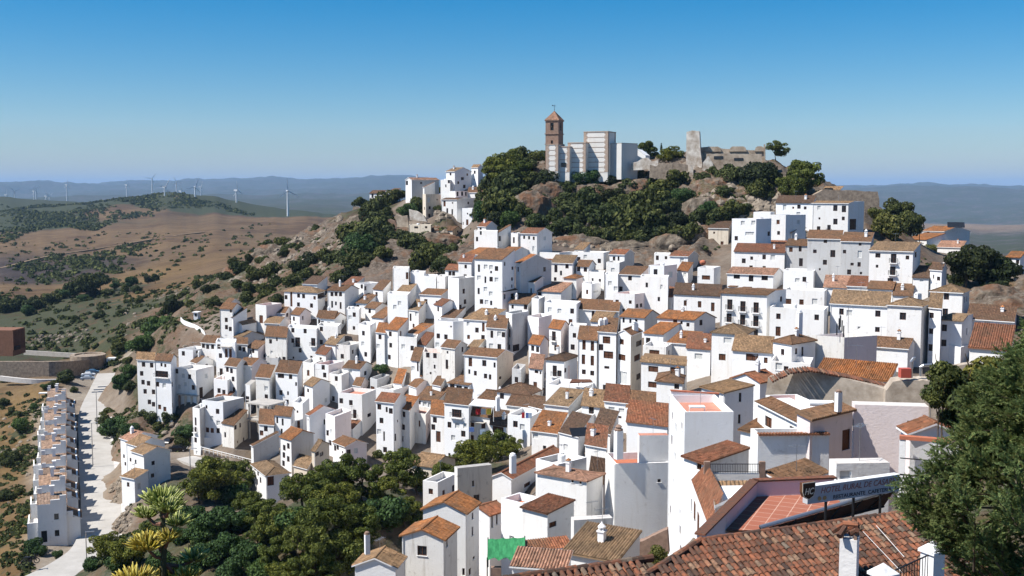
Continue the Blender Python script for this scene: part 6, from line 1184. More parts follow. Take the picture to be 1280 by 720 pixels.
def smooth(pts,n=6):
    o=[]
    for i in range(len(pts)-1):
        p0,p1,p2,p3=pts[max(0,i-1)],pts[i],pts[i+1],pts[min(len(pts)-1,i+2)]
        for k in range(n):
            s=k/n; o.append(.5*((2*p1)+(p2-p0)*s+(2*p0-5*p1+4*p2-p3)*s*s+(3*p1-p0-3*p2+p3)*s**3))
    return o+[pts[-1]]
# ------------------------------------------------------------------ church on the crag
M['churchwall']=plaster('church_render',(.72,.70,.66),(.55,.5,.45),.5); M['modern']=plaster('smooth_pale_render',(.60,.60,.58),(.5,.5,.5),.3)
D0=342
C,U,V,wl,wr,zb,zt=spot(682,698,703.5,151,218,D0,20); wr=4.4
ct=thing('church_tower',(C.x,C.y,zb-2),'square brick church bell tower with pyramid tiled roof and weather vane','church tower')
mb=MB(); Nf=V*-1; Ns=U*-1
zbel=at(690,163,D0).z
face_wall(mb,C,U,Nf,wl,zb-2,zt,[(wl/2,at(690,158,D0).z,1.1,2.3,'W'),(wl/2,at(690,178,D0).z,.7,1.3,'W')],0,depth=.6)
face_wall(mb,C,V,Ns,wr,zb-2,zt,[(wr/2,at(690,158,D0).z,1.1,2.3,'W')],0,depth=.6)
face_wall(mb,C+V*wr,U,V,wl,zb-2,zt,[],0); face_wall(mb,C+U*wl,V,U,wr,zb-2,zt,[],0); mb.build('body',M['brick'],ct)
for (O_,E_,N_,w_) in ((C,U,Nf,wl),(C,V,Ns,wr)):
    b=MB(); c_=O_+E_*(w_/2)-N_*.55+Z3*at(690,158,D0).z; b.obox(c_,E_*.6,N_*.02,Z3*1.2,0); o=b.build('belfry_opening',M['glass'],ct)
    b=MB(); q=c_+N_*.3; b.lathe(q-Z3*.2,[(.05,.7),(.18,.6),(.24,.2),(.34,0)],10); b.build('bell',M['iron'],o)
b=MB(); b.obox(C+U*(wl/2)+Nf*-.5+Z3*at(690,178,D0).z,U*.4,V*.02,Z3*.7); b.build('window',M['glass'],ct)
for zz,h_ in ((zt+.12,.3),(at(690,167,D0).z,.28),(at(690,180,D0).z,.24)):
    b=MB(); block(b,C,U,V,-.22,wl+.22,-.22,wr+.22,zz-h_/2,zz+h_/2); b.build('cornice',M['brick'],ct)
b=MB(); q=[C+U*a+V*c+Z3*(zt+.3) for a,c in ((-.3,-.3),(wl+.3,-.3),(wl+.3,wr+.3),(-.3,wr+.3))]; ap=C+U*(wl/2)+V*(wr/2)+Z3*(zt+3.3)
for i in range(4):
    A,B=q[i],q[(i+1)%4]; b.poly([B,A,ap],0,[(5,0),(0,0),(2.5,4)])
b.build('roof',M['roof_p'],ct)
b=MB(); b.tube([ap-Z3*.2,ap+Z3*1.9],.05,5); b.tube([ap+Z3*1.2-U*.5,ap+Z3*1.2+U*.5],.04,4); b.poly([ap+Z3*1.6,ap+Z3*1.6+U*.8+Z3*.2,ap+Z3*1.6+U*.8-Z3*.15],0); b.tube([ap+Z3*1.6-U*.6,ap+Z3*1.6+U*.2],.04,4); b.lathe(ap+Z3*.2,[(.02,0),(.16,.15),(.02,.3)],8); b.build('weather_vane',M['iron'],ct)
ch=thing('church',Vector((26,D0,4)),'old church with pale rendered bands between zigzag brick quoins beside the bell tower','church')
def banded(x0,x1,yt,yb,dd,rows,side=0,q=2.2):
    c,u,v,l,_,z0,z1=spot(x0,x1,x1+1,yt,yb,dd,20); mbw=MB(); dep=side or 6
    block(mbw,c,u,v,0,l,0,dep,z0-3,z1); mbw.build('wall',M['churchwall'],ch)
    bq=MB(); h=(z1-z0)/rows
    for i in range(rows):
        for s in (0,1):
            for j in range(3):
                ww=(.95,.7,.95)[j]*q/2.2; za=z0+h*i+h*j/3
                a,b_=(0,ww) if s==0 else (l-ww,l)
                block(bq,c,u,v,a-(.06 if s==0 else 0),b_+(.06 if s else 0),-.06,.3,za,za+h/3)
        block(bq,c,u,v,ww,l-ww,-.05,.2,z0+h*i-.09,z0+h*i+.09)
    block(bq,c,u,v,-.12,l+.12,-.12,dep+.1,z1,z1+.3); bq.build('brick_quoins',M['brickpale'],ch)
    if side:
        b2=MB(); block(b2,c,u,v,-.08,.3,.0,.9,z0,z1); block(b2,c,u,v,-.08,.3,dep-.9,dep,z0,z1); b2.build('brick_quoins',M['brickpale'],ch)
    return c,u,v,l,z0,z1
banded(683,697.5,181,214,D0-2,5); c,u,v,l,z0,z1=banded(696,712,184,215,D0-2,4)
b=MB(); block(b,c,u,v,l*.25,l*.65,-.1,.1,at(700,209,D0).z,at(700,203.5,D0).z); b.build('window',M['glass'],ch)
banded(710,732,179,215,D0-2,6); banded(730,760,165,215,D0-2.2,8,side=7,q=2.6)
c,u,v,l,_,z0,z1=spot(757,777,797,179,212,D0-3,42); an=thing('church_annex',(c.x,c.y,z0),'plain modern pale annex with sharp edges at right of the old church','building')
b=MB(); block(b,c,u,v,0,l,0,(797-777)*D0/F/math.sin(R(42)),z0-3,z1); b.build('wall',M['modern'],an); b=MB(); block(b,c,u,v,-.05,l+.05,-.05,7.4,z1,z1+.14); b.build('roof_edge',M['deck_g'],an)
c,u,v,l,_,z0,z1=spot(797,807,808,190,200,D0+4,20); ah=thing('white_shed',(c.x,c.y,z0),'small white sloped-roof shed at the right end of the church annex','shed')
b=MB(); block(b,c,u,v,0,l,0,4,z0-3,z1-1); q0,q1,q2,q3=[c+u*a+v*e for a,e in ((0,0),(l,0),(l,4),(0,4))]
b.poly([q0+Z3*(z1-1),q1+Z3*(z1-1),q1+Z3*(z1+.9)]); b.poly([q3+Z3*(z1-1),q2+Z3*(z1+.9),q2+Z3*(z1-1)]); b.build('wall',M['w'],ah)
b=MB(); slab(b,[q0+Z3*(z1-1),q3+Z3*(z1-1),q2+Z3*(z1+.9),q1+Z3*(z1+.9)],[(0,0),(4,0),(4,3),(0,3)]); b.build('roof',[M['w'],M['w']],ah)
# ------------------------------------------------------------------ castle ruin
M['ruinwall']=worn('weathered_lime_stone',(.52,.43,.33),.45,.5,c2=(.23,.17,.12)); M['ruinpale']=worn('flaking_lime',(.74,.69,.61),.5,.45,c2=(.30,.22,.15))
OXC=at(905,200,340).x; cr=thing('castle_ruin',at(905,200,340),'ruined castle walls with rounded merlons and a broken corner tower on the crag','castle')
b=MB(); outline(b,rag([(859,232),(860,164),(867,162.5),(875.5,163.5)],.6,3,5)+[(877,190),(879,205),(876,232)],337,4.2,ox=OXC); b.build('tower',M['ruinpale'],cr)
b=MB(); outline(b,[(876,222),(876,184),(888,183),(905,186),(953,189),(953,222)],341,1.3,ox=OXC); b.build('wall',M['ruinwall'],cr)
b=MB(); outline(b,[(884,212),(884,192)]+rag([(884,192),(905,192),(950,193)],.4,8)+[(950.5,222),(884,222)],336.5,1.0,ox=OXC); b.build('wall',M['ruinwall'],cr)
for x0,x1,yy in ((883,902,184),(911,932,184),(941,953.5,184)):
    b=MB(); outline(b,[(x0,189.5),(x0+1.5,yy+.8),(x0+4,yy-.8),(x1-4,yy-.8),(x1-1.5,yy+.8),(x1,189.5)],340.4,1.5,ox=OXC); b.build('merlon',M['ruinwall'],cr)
b=MB(); outline(b,[(952,208),(952,181),(953.8,181),(954,208)],340,1.6,ox=OXC); b.build('wall',M['ruinwall'],cr)
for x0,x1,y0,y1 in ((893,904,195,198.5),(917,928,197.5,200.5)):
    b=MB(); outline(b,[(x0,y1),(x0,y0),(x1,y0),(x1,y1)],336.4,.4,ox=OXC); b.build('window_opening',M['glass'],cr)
b=MB(); outline(b,[(861,245)]+rag([(861,226),(866,205),(868,212),(870,245)],.8,5,4)+[(870,246)],334,1.5,ox=OXC); b.build('wall',M['ruinpale'],cr)
b=MB(); outline(b,[(878,224)]+rag([(880,203),(886,194),(892,205),(895,224)],.8,6,4),334.5,1.4,ox=OXC); b.build('wall',M['ruinpale'],cr)
for i,(pts,dd,mm,lab) in enumerate((
  ([(789,213),(790,203),(797,202),(803,198),(810,197),(814,202),(822,200),(822.5,212),(815,216),(809,212)],339,'ruinpale','grey-white broken ruin wall below the church annex'),
  ([(812,222),(813,206),(820,208),(828,203),(840,206),(841,228),(830,232),(822,223)],336,'stone','brown ruined stone wall between the church and the castle tower'),
  ([(838,212),(838,203),(850,204),(859,206),(859,214)],338,'stone','low dark stone wall joining the castle tower'))):
    b=MB(); P=at(*pts[0],dd); outline(b,rag(pts,.5,i,4),dd,1.2); b.build('ruin_wall',M[mm],None,lab,off=P,cat='ruin',group='ruined walls on the crag')
b=MB(); P=at(1022,280,305); outline(b,rag([(1016,284),(1018,244),(1030,237),(1060,238),(1095,239.5)],.5,9,5)+[(1097,250),(1096,284)],306,5,yaw=-8)
b.build('castle_wall',M['stone'],None,'massive old stone wall rising behind the tall white house on the right',off=P,cat='wall')
P=at(1040,238,318); rt=thing('house',P,'house with only a pale tan roof and white edge showing over stone castle wall','house','white houses of the hill village')
b=MB(); c,u,v,l,_,z0,z1=spot(1028,1048,1056,239,250,318,25); block(b,c,u,v,0,l,0,6,z0-3,z1); b.build('wall',M['w'],rt)
b=MB(); q=[c+u*a+v*e for a,e in ((-.3,-.3),(l+.3,-.3),(l+.3,3),(-.3,3))]; slab(b,[q[0]+Z3*z1,q[1]+Z3*z1,q[2]+Z3*(z1+1.5),q[3]+Z3*(z1+1.5)],[(0,0),(6,0),(6,3),(0,3)]); b.build('roof',[M['roof_t'],M['w']],rt)
for i,(pts,dd,mm,lab) in enumerate((
  ([(481,284),(481,275),(487,274),(494,276),(497,284)],366,'brick','small brown ruin wall left of the cream roofless house'),
  ([(496,284),(495,268),(502,270),(509,269),(511,284)],362,'ruinwall','ruined gable wall beside the cream roofless house'),
  ([(440,266),(441,259),(448,258),(452,262),(452,268)],430,'stone','little grey stone hut wall at the left end of the hilltop'),
  ([(512,275),(511,262),(521,264),(530,270),(534,277)],366,'ruinpale','broken pale wall with stones between the hilltop ruins'))):
    b=MB(); P=at(*pts[0],dd); outline(b,rag(pts,.4,i+20,3),dd,1.0); b.build('ruin_wall',M[mm],None,lab,off=P,cat='ruin',group='ruins by the hilltop houses')
# ------------------------------------------------------------------ unfinished concrete frame, white retaining wall, lane balustrade
C,U,V,wl,wr,zb,zt=spot(310,336,356,506,545,238,42)
cf=thing('concrete_frame',(C.x,C.y,zb-1),'unfinished bare concrete frame of slabs on thin columns above the white retaining wall','building frame')
for yy in (506,526):
    b=MB(); z=at(336,yy,238).z; block(b,C,U,V,-.4,wl+.3,-.4,wr*1.0+.3,z-.3,z); b.build('slab',M['concrete'],cf)
for a in (0,wl*.5,wl-.3):
    for c in (0,wr*.5,wr-.3):
        b=MB(); block(b,C,U,V,a,a+.3,c,c+.3,zb-3,zt-.32); b.build('column',M['concrete'],cf)
P=at(241,545,240); b=MB(); outline(b,[(240.5,561),(241,545),(262,547),(290,549.5),(314.5,554),(314,572)],240,.6,yaw=8)
rw=b.build('retaining_wall',M['w'],None,'long white retaining wall below the houses at the left end of the village',off=P,cat='wall')
bl=MB(); P=at(251,562,232); pts=[at(251+63*i/12,558.5+16*i/12,233-.3*i) for i in range(13)]
for p in pts: bl.tube([p-Z3*1.0,p+Z3*.1],.07,5)
bl.tube(pts,.08,5); bl.tube([p-Z3*.45 for p in pts],.04,4)
bl.build('balustrade',M['whitepaint'],None,'white post and rail fence along the lane under the white retaining wall',off=P,cat='railing')
b=MB(); pts=[(251,563),(283,571),(315,580),(315,590),(283,578),(251,570)]; P=at(251,570,232); outline(b,pts,232,1.2); b.build('rubble_wall',M['stone'],None,'rough stone bank wall carrying the lane below the white balustrade',off=P,cat='wall')
# open brown ground floor under the raised block
C,U,V,wl,wr,zb,zt=spot(222,247,266,491,514,256,36); op=thing('pillared_floor',(C.x,C.y,zb),'dark brown open ground floor with pale pillars below the raised white block','building')
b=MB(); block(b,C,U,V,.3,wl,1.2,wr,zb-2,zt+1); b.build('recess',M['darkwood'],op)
for i in range(4): b=MB(); block(b,C,U,V,wl*i/3.4,wl*i/3.4+.35,-.1,.3,zb-3,zt-.9); b.build('pillar',M['c'] if i!=3 else M['brick'],op)
b=MB(); block(b,C,U,V,-.2,wl,-.15,.4,zt-.9,zt-.6); b.build('beam',M['concrete'],op)
# lane terrace at the upper left tip
pts=smooth([at(226,397,322),at(230,401,319),at(239,404.5,315),at(247,408,311),at(254.5,414,306),at(257,421,302)],4); P=pts[0]; b=MB()
for p,q in zip(pts[:-1],pts[1:]): b.obox((p+q)/2-Z3*.5,(q-p)/2+Vector((.05,0,0)),Vector((0,.15,0)),Z3*.65,0)
b.build('lane_wall',M['w'],None,'curved white parapet wall of the lane at the upper left tip of the village',off=P,cat='wall')
c,u,v,l,_,z0,z1=spot(242,247,250,391,398,322,25); kb=thing('kiosk',(c.x,c.y,z0),'tiny white kiosk with flat roof on the lane at the upper left tip','kiosk')
b=MB(); block(b,c,u,v,0,l,0,1.8,z0-.5,z1); b.build('wall',M['w'],kb); b=MB(); block(b,c,u,v,-.3,l+.3,-.3,2.1,z1,z1+.25); b.build('roof',M['w'],kb); b=MB(); block(b,c,u,v,l*.2,l*.7,-.05,.1,z0+.6,z1-.2); b.build('window',M['glass'],kb)
# ------------------------------------------------------------------ row of houses by the road, built once and copied
def row_proto():
    X,Y=Vector((1,0,0)),Vector((0,1,0)); O=Vector((0,0,0)); L=10.3
    root=thing('row_house',(0,0,0),'row house','house')
    b=MB(); qs=[(2.9,4.9,.7,1.1,'W'),(2.9,1.9,.7,1.1,'W'),(.9,1.5,.9,2.1,'W')]; face_wall(b,O+X*-2.9,X,-Y,4.5,-4,7.2,qs,0)
    for q in qs:
        w_=MB(); a=O+X*(-2.9+q[0])+Z3*q[1]+Y*.14; w_.obox(a,X*(q[2]/2),Y*.01,Z3*(q[3]/2)); w_.build('window',M['glass'],root)
    block(b,O,X,Y,-2.9,1.6,.3,4.6,-4,7.2); block(b,O,X,Y,-2.9,1.6,4.6,L-.02,-4,5.0); block(b,O,X,Y,1.6,3.7,.5,5.4,-4,4.4); block(b,O,X,Y,1.6,3.4,5.4,L-.6,-4,2.6); block(b,O,X,Y,-4.6,-2.9,1.0,L-1.2,-4,2.4)
    block(b,O,X,Y,-4.6,-4.4,1.0,L-1.2,2.4,3.3); block(b,O,X,Y,-4.6,-2.9,1.0,1.25,2.4,3.9); block(b,O,X,Y,-.9,1.6,0,.3,7.2,8.0); block(b,O,X,Y,.6,1.6,0,.3,8.0,8.7); block(b,O,X,Y,1.6,2.6,.3,.5,4.4,5.6); block(b,O,X,Y,-2.95,-2.2,4.3,4.6,7.2,9.2); block(b,O,X,Y,-2.95,-2.5,7.4,7.8,5,6.6)
    b.build('wall',M['w2'],root)
    b=MB(); slab(b,[O+X*-3.0+Y*.32+Z3*7.25,O+X*1.7+Y*.32+Z3*7.25,O+X*1.7+Y*4.5+Z3*8.3,O+X*-3.0+Y*4.5+Z3*8.3],[(0,0),(5,0),(5,4),(0,4)]); b.build('roof',[M['roof_row'],M['w2']],root)
    b=MB(); slab(b,[O+X*-3.0+Y*4.65+Z3*5.05,O+X*1.7+Y*4.65+Z3*5.05,O+X*1.7+Y*8.2+Z3*5.9,O+X*-3.0+Y*8.2+Z3*5.9],[(0,0),(5,0),(5,4),(0,4)]); b.build('low_roof',[M['roof_row'],M['w2']],root)
    b=MB(); slab(b,[O+X*4.0+Y*.3+Z3*4.1,O+X*4.0+Y*5.6+Z3*4.1,O+X*1.6+Y*5.6+Z3*5.3,O+X*1.6+Y*.3+Z3*5.3],[(0,0),(5,0),(5,3),(0,3)]); b.build('lean_to_roof',[M['roof_b'],M['w2']],root)
    b=MB(); block(b,O,X,Y,-4.4,-2.9,1.25,L-1.3,2.4,2.44); block(b,O,X,Y,1.6,3.4,5.4,L-.6,2.6,2.64); b.build('terrace_floor',M['deck_w'],root)
    b=MB(); block(b,O,X,Y,-.9,-.3,3.3,3.9,7.9,9.6); block(b,O,X,Y,-1.0,-.2,3.2,4.0,9.6,9.75); b.build('chimney',M['w'],root)
    b=MB(); block(b,O,X,Y,1.58,1.66,6.4,7.4,3.2,4.6); b.build('window',M['glass'],root)
    return root
def dup(o,parent=None):
    c=o.copy(); COL.objects.link(c); c.parent=parent
    for ch_ in list(o.children): dup(ch_,c)
    return c
rp=row_proto(); N=12
for i in range(N):
    f=i/13; o=rp if i==0 else dup(rp); o.location=(-81.3-51*f,191.5+126*f,-62.9+(.5 if i%3==1 else 0)); o.rotation_euler.z=R(22+(0,1.5,-1)[i%3]); o.scale=(1+(.06,0,-.05,.03)[i%4],1,1+(0,.05,-.03)[i%3]); o['group']='row of stepped houses along the pale road'
    o['label']=('near end house of the stepped row by the pale road, tall grey end wall' if i==0 else 'far end house of the stepped row beside the pale road, nearest the car park' if i==N-1 else 'second house from the near end of the stepped row by the pale road' if i==1 else 'stepped row house in the middle of the row beside the pale road')
# ------------------------------------------------------------------ road, lane, path
def ribbon(name,pts,w,mat,lift=.0,kind='structure',off=0,label=None):
    b=MB(); L=[]; u=0
    for i,p in enumerate(pts):
        p=Vector(p); t=(Vector(pts[min(i+1,len(pts)-1)])-Vector(pts[max(0,i-1)])); t.z=0; t.normalize(); n=Vector((t.y,-t.x,0)); ww=w[i] if hasattr(w,'__len__') else w
        L.append((p+n*(off-ww/2)+Z3*lift,p+n*(off+ww/2)+Z3*lift))
    for (a,c),(d,e) in zip(L[:-1],L[1:]):
        b.poly([a,c,e,d],0); b.poly([a-Z3*1.5,a,d,d-Z3*1.5],0); b.poly([c,c-Z3*1.5,e-Z3*1.5,e],0)
    return b.build(name,mat,None,label,kind=kind)
t=NT('pale_concrete_road'); p=t.pos(); cc=t.mix(t.ramp(t.noise(p,.25,5,.7),[(.35,0.0),(.7,1.0)]),(.43,.41,.38),(.34,.32,.29)); cc=t.mix(t.ramp(t.noise(p,2.2,4,.7),[(.62,0.0),(.75,.6)]),cc,(.33,.30,.27)); M['road']=t.col(cc)
rpts=[Vector((x,y,-62.75)) for x,y in ((-85,150),(-77,168),(-73.6,180),(-74.2,192),(-82.2,215),(-92,239),(-103.5,268),(-118.3,306),(-129.5,343),(-138,372))]
rs=smooth(rpts); ribbon('road',rs,[7.6]*len(rs),M['road'],.4)
ribbon('pavement',rs[12:],1.4,M['deck_w'],.52,off=4.4)
lane=smooth([at(212,572,246),at(228,573,238),at(243,577,230),at(262,586,222),at(290,600,212)]); ribbon('lane',lane,4.5,M['road'],.35)
ribbon('path',smooth([at(0,470,352)-Z3*.3,at(40,474,350)-Z3*.3,at(75,474,352)-Z3*.3]),1.0,M['deck_w'],.35)
for i,(px,py,d_,h_,lab) in enumerate(((121.5,532,283,9,'tall thin grey pole beside the pale road, next to the dense bush'),(116,578,244,9,'thin grey pole in the middle of the pale road edge'),(109,718,172,7,'thin dark pole at the road bend by the lower left pines'),(238,592,212,5,'thin grey lamp post by the black car'))):
    p=at(px,py,d_); b=MB(); b.tube([p-Z3*2,p+Z3*h_],[.12,.08],6); b.tube([p+Z3*h_,p+Z3*(h_+.1)+Vector((.9,0,0))],.05,5); po=b.build('pole',M['steel'],None,lab,off=p,cat='pole',group='poles along the road')
    b=MB(); b.box(p+Z3*(h_+.08)+Vector((1.1,0,0)),.6,.25,.12); b.build('lamp_head',M['steel'],po)
# ------------------------------------------------------------------ cars
def car(x,y,z,rz,paint,label,grp=None):
    root=thing('car',(0,0,0),label,'car',grp); X,Y=Vector((1,0,0)),Vector((0,1,0)); b=MB()
    pr=[(-2.1,.35),(-2.12,.75),(-1.95,.95),(-1.5,1.0),(-.9,1.42),(.5,1.45),(1.15,1.0),(1.9,.88),(2.1,.68),(2.1,.35)]
    for s in (-1,1):
        W=[Vector((a,s*(.84 if c<1.05 else .66),c)) for a,c in pr]; b.poly(W if s<0 else W[::-1],0)
    for (a,c),(d_,e) in zip(pr,pr[1:]+pr[:1]):
        wa,wb=(.84 if c<1.05 else .66),(.84 if e<1.05 else .66); b.poly([Vector((a,-wa,c)),Vector((a,wa,c)),Vector((d_,wb,e)),Vector((d_,-wb,e))],0)
    b.build('body',paint,root)
    for nm,q in (('windscreen',[(.56,-.62,1.44),(1.12,-.76,1.03),(1.12,.76,1.03),(.56,.62,1.44)]),('rear_window',[(-.95,.62,1.40),(-1.45,.76,1.03),(-1.45,-.76,1.03),(-.95,-.62,1.40)])):
        b=MB(); n=(Vector(q[1])-Vector(q[0])).cross(Vector(q[2])-Vector(q[1])).normalized()*.02; b.poly([Vector(v_)+n*(1 if n.z>0 else -1) for v_ in q]); b.build(nm,M['glass'],root)
    for s in (-1,1):
        b=MB(); b.poly([Vector((-1.3,s*.775,1.06)),Vector((.95,s*.775,1.06)),Vector((.45,s*.69,1.38)),Vector((-.85,s*.69,1.38))]); b.build('side_window',M['glass'],root)
        for a in (-1.3,1.3):
            b=MB(); c0=Vector((a,s*.7,.32)); b.tube([c0,c0+Y*s*.2],.32,12); wh=b.build('wheel',M['iron'],root); b=MB(); b.tube([c0+Y*s*.19,c0+Y*s*.21],.18,10); b.build('rim',M['steel'],wh)
        b=MB(); b.box(Vector((2.06,s*.58,.72)),.1,.36,.16); b.build('headlight',M['whitepaint'],root)
    root.location=(x,y,z); root.rotation_euler.z=rz; return root
P1_,P2_,P3_=[flat(n,c,.25,.2,.5) for n,c in (('silver_paint',(.45,.47,.5)),('blue_grey_paint',(.08,.13,.2)),('black_paint',(.012,.012,.014)))]
for (px,py,d_,pt,rz,lab) in ((109.5,474,336,P1_,.3,'silver car parked at the end of the pale road, nearest one'),(110.5,469.5,340,flat('white_car_paint',(.7,.7,.7),.3),.3,'white car parked between the silver and the dark car'),(115.5,466,345,P2_,.25,'dark blue car parked farthest at the end of the pale road'),(222.5,571,241,P3_,.15,'black car parked beside the stepped white terrace'),(212,566,246,P3_,1.4,'dark car half hidden behind the stepped white terrace')):
    p=at(px,py,d_); car(p.x,p.y,max(hz(p.x,p.y),p.z-.3),rz,pt,lab,'cars parked by the roads')
p=at(38,705,176); r_=thing('motorbike',(0,0,0),'dark motorbike parked at the road bend in the lower left corner','motorbike')
for a in (-.7,.7):
    b=MB(); 
    ring=[Vector((a+.3*math.cos(q*PI/6),0,.32+.3*math.sin(q*PI/6))) for q in range(13)]; b.tube(ring,.06,6); b.build('wheel',M['iron'],r_)
b=MB(); b.tube([Vector((-.7,0,.32)),Vector((-.2,0,.7)),Vector((.4,0,.75)),Vector((.7,0,.32))],.06,6); b.box(Vector((0,0,.5)),.5,.3,.35); b.build('frame',M['iron'],r_)
b=MB(); b.box(Vector((-.3,0,.85)),.75,.28,.14); b.build('seat',M['iron'],r_); b=MB(); b.tube([Vector((.5,-.35,1.05)),Vector((.45,0,1.0)),Vector((.5,.35,1.05))],.03,5); b.tube([Vector((.45,0,1.0)),Vector((.7,0,.32))],.04,5); b.build('handlebar',M['iron'],r_)
r_.location=(p.x,p.y,max(p.z,hz(p.x,p.y))); r_.rotation_euler.z=.5; r_.scale=(1.4,1.4,1.4)
# ------------------------------------------------------------------ left: wooden box building, round stone terrace, container
C,U,V,wl,wr,zb,zt=spot(-25,15,30,413,438,372,28); wb=thing('timber_building',(C.x,C.y,zb),'reddish timber box building with vertical slats at the left frame edge','building')
M['redwood']=worn('reddish_boards',(.24,.12,.075),.3,1.5)
b=MB(); block(b,C,U,V,0,wl,0,wr,zb-2,zt); b.build('wall',M['redwood'],wb)
b=MB()
for i in range(9): block(b,C,U,V,-.3,0,wr*i/9,wr*i/9+.3,zb,zt+.1)
b.build('slats',M['redwood'],wb); b=MB(); block(b,C,U,V,-.8,.0,.3,wr*.45,zb,zb+1.2); b.build('doorway',M['darkwood'],wb)
P=at(60,458,362); b=MB(); ring=[]
for i in range(25):
    px=-70+185*i/24; s=max(0,(px-60)/55); ring.append((at(px,452-2*s*s,360+22*s*s),at(px,466-5*s*s,360+22*s*s)))
for (a,c),(d_,e) in zip(ring[:-1],ring[1:]):
    n=Vector((0,1.2,0)); b.poly([c,e,d_,a]); b.poly([a,d_,d_+n,a+n]); b.poly([a+n,d_+n,e+n,c+n]); b.poly([c-Z3*3,e-Z3*3,e,c])
b.build('terrace_wall',M['stone'],None,'long curved dark stone terrace wall below the timber building',off=P,cat='wall')
b=MB(); P=at(110,445,385); b.lathe(P,[(6,-4),(6,.6),(4.5,.6),(4.5,.2),(.1,.2)],20); b.build('round_platform',M['stone'],None,'round stone platform at the right end of the curved terrace wall',off=P,cat='platform')
b=MB(); P=at(60,441,400); pts=[at(30+75*i/8,438.5+.55*i,396-1.0*i) for i in range(9)]
for p_,q_ in zip(pts[:-1],pts[1:]): b.obox((p_+q_)/2-Z3*.6,(q_-p_)/2,Vector((0,.4,0)),Z3*.8)
b.build('parapet_wall',M['concrete'],None,'low pale parapet wall right of the timber building',off=P,cat='wall')
c,u,v,l,_,z0,z1=spot(133.5,144,145,447.5,454,385,15); cb=thing('container',(c.x,c.y,z0),'small white container beside the car park on the dry hillside','container')
b=MB(); block(b,c,u,v,0,l,0,2.4,z0-1.0,z1); b.build('body',M['whitepaint'],cb); b=MB(); block(b,c,u,v,l*.6,l*.85,-.04,.05,z0-.6,z1-.4); b.build('door',M['steel'],cb)
c,u,v,l,_,z0,z1=spot(49,64,65,487,492,330,15); b=MB(); block(b,c,u,v,0,l,0,1.5,z0,z0+.25); lt=thing('livestock_shelter',(c.x,c.y,z0),'low open shelter with pale roof among shrubs left of the car park','shelter'); b.build('roof',M['whitepaint'],lt)
for a in (0.1,l-.2): b=MB(); block(b,c,u,v,a,a+.1,.1,.2,z0-2,z0); b.build('post',M['steel'],lt)
# ------------------------------------------------------------------ wind turbines
M['turb']=flat('turbine_white',(.62,.64,.66),.5)
for i,(x,hy,by,a0,yaw) in enumerate(((1150,125,220,3,25),(945,122,203,8,70),(780,110,193,-20,30),(658,108,193,-35,60),(722,125,182,10,75),(802,108,162,95,80),(705,88,140,25,20),(608,75,132,-40,15),(506,100,152,5,80),(266,100,153,0,80),(58,125,175,50,20),(135,125,178,10,80),(143,122,176,80,15),(24,140,160,0,80),(183,145,160,15,80),(196,145,160,60,80))):
    px,hy,by=x/3.2,200+hy/3.2,200+by/3.2; d_=43*F/(by-hy); d_=min(d_,3600); p=at(px,hy,d_); zb=min(p.z-41,hz(p.x,p.y)-1) if p.z-hz(p.x,p.y)<75 else p.z-48
    tb=thing('wind_turbine',(p.x,p.y,zb),None,'wind turbine','wind farm on the far hills')
    tb['label']=['rightmost white wind turbine, largest, at the edge of the brown plateau','white wind turbine second from the right','white wind turbine on the dark hill right slope, with tilted blades','white wind turbine in front of the dark hill, left of the dirt track','smaller white wind turbine just right of the dirt track','farther white wind turbine behind the right shoulder of the dark hill','white wind turbine behind the dark hill top, above the dirt track','tallest-standing white wind turbine above the summit of the dark hill','white wind turbine alone left of the dark hill summit','white wind turbine standing alone in the left quarter','white wind turbine second from the left edge','left one of the close pair of far wind turbines','right one of the close pair of far wind turbines','leftmost faint wind turbine','left one of two very faint tiny wind turbines','right one of two very faint tiny wind turbines'][i]
    b=MB(); b.tube([Vector((p.x,p.y,zb)),p],[2.1,1.25],8); b.build('tower',M['turb'],tb)
    fx=Vector((math.sin(R(yaw)),-math.cos(R(yaw)),0)); sx=Vector((fx.y,-fx.x,0)); b=MB(); b.obox(p-fx*1.2+Z3*.6,fx*4,sx*1.4,Z3*1.5); b.build('nacelle',M['turb'],tb)
    hub=p+fx*3.4+Z3*.6; b=MB(); b.tube([hub-fx*.8,hub+fx*1.2],[1.3,.5],8); rt_=b.build('rotor',M['turb'],tb)
    for k in range(3):
        an=R(a0+120*k); dr=Z3*math.cos(an)+sx*math.sin(an); tn=fx.cross(dr); b=MB()
        for (r0,w0),(r1,w1) in zip(((0,1.0),(4,1.7),(12,1.2)),((4,1.7),(12,1.2),(20.5,.4))):
            b.poly([hub+dr*r0-tn*w0*.5,hub+dr*r1-tn*w1*.5,hub+dr*r1+tn*w1*.5,hub+dr*r0+tn*w0*.5]); b.poly([hub+dr*r0+tn*w0*.5-fx*.4,hub+dr*r1+tn*w1*.5-fx*.2,hub+dr*r1-tn*w1*.5-fx*.2,hub+dr*r0-tn*w0*.5-fx*.4])
            b.poly([hub+dr*r0-tn*w0*.5-fx*.4,hub+dr*r1-tn*w1*.5-fx*.2,hub+dr*r1-tn*w1*.5,hub+dr*r0-tn*w0*.5]); b.poly([hub+dr*r0+tn*w0*.5,hub+dr*r1+tn*w1*.5,hub+dr*r1+tn*w1*.5-fx*.2,hub+dr*r0+tn*w0*.5-fx*.4])
        b.build('blade',M['turb'],rt_)
def track(name,pts,w):
    P=smooth([at(*p) for p in pts],8); H=height([(p.x,p.y) for p in P]); ribbon(name,[Vector((p.x,p.y,float(h_)+.35+p.y*.0006)) for p,h_ in zip(P,H)],w,M['deck_track'])
M['deck_track']=worn('dirt_track_earth',(.27,.19,.115),.3,.4)
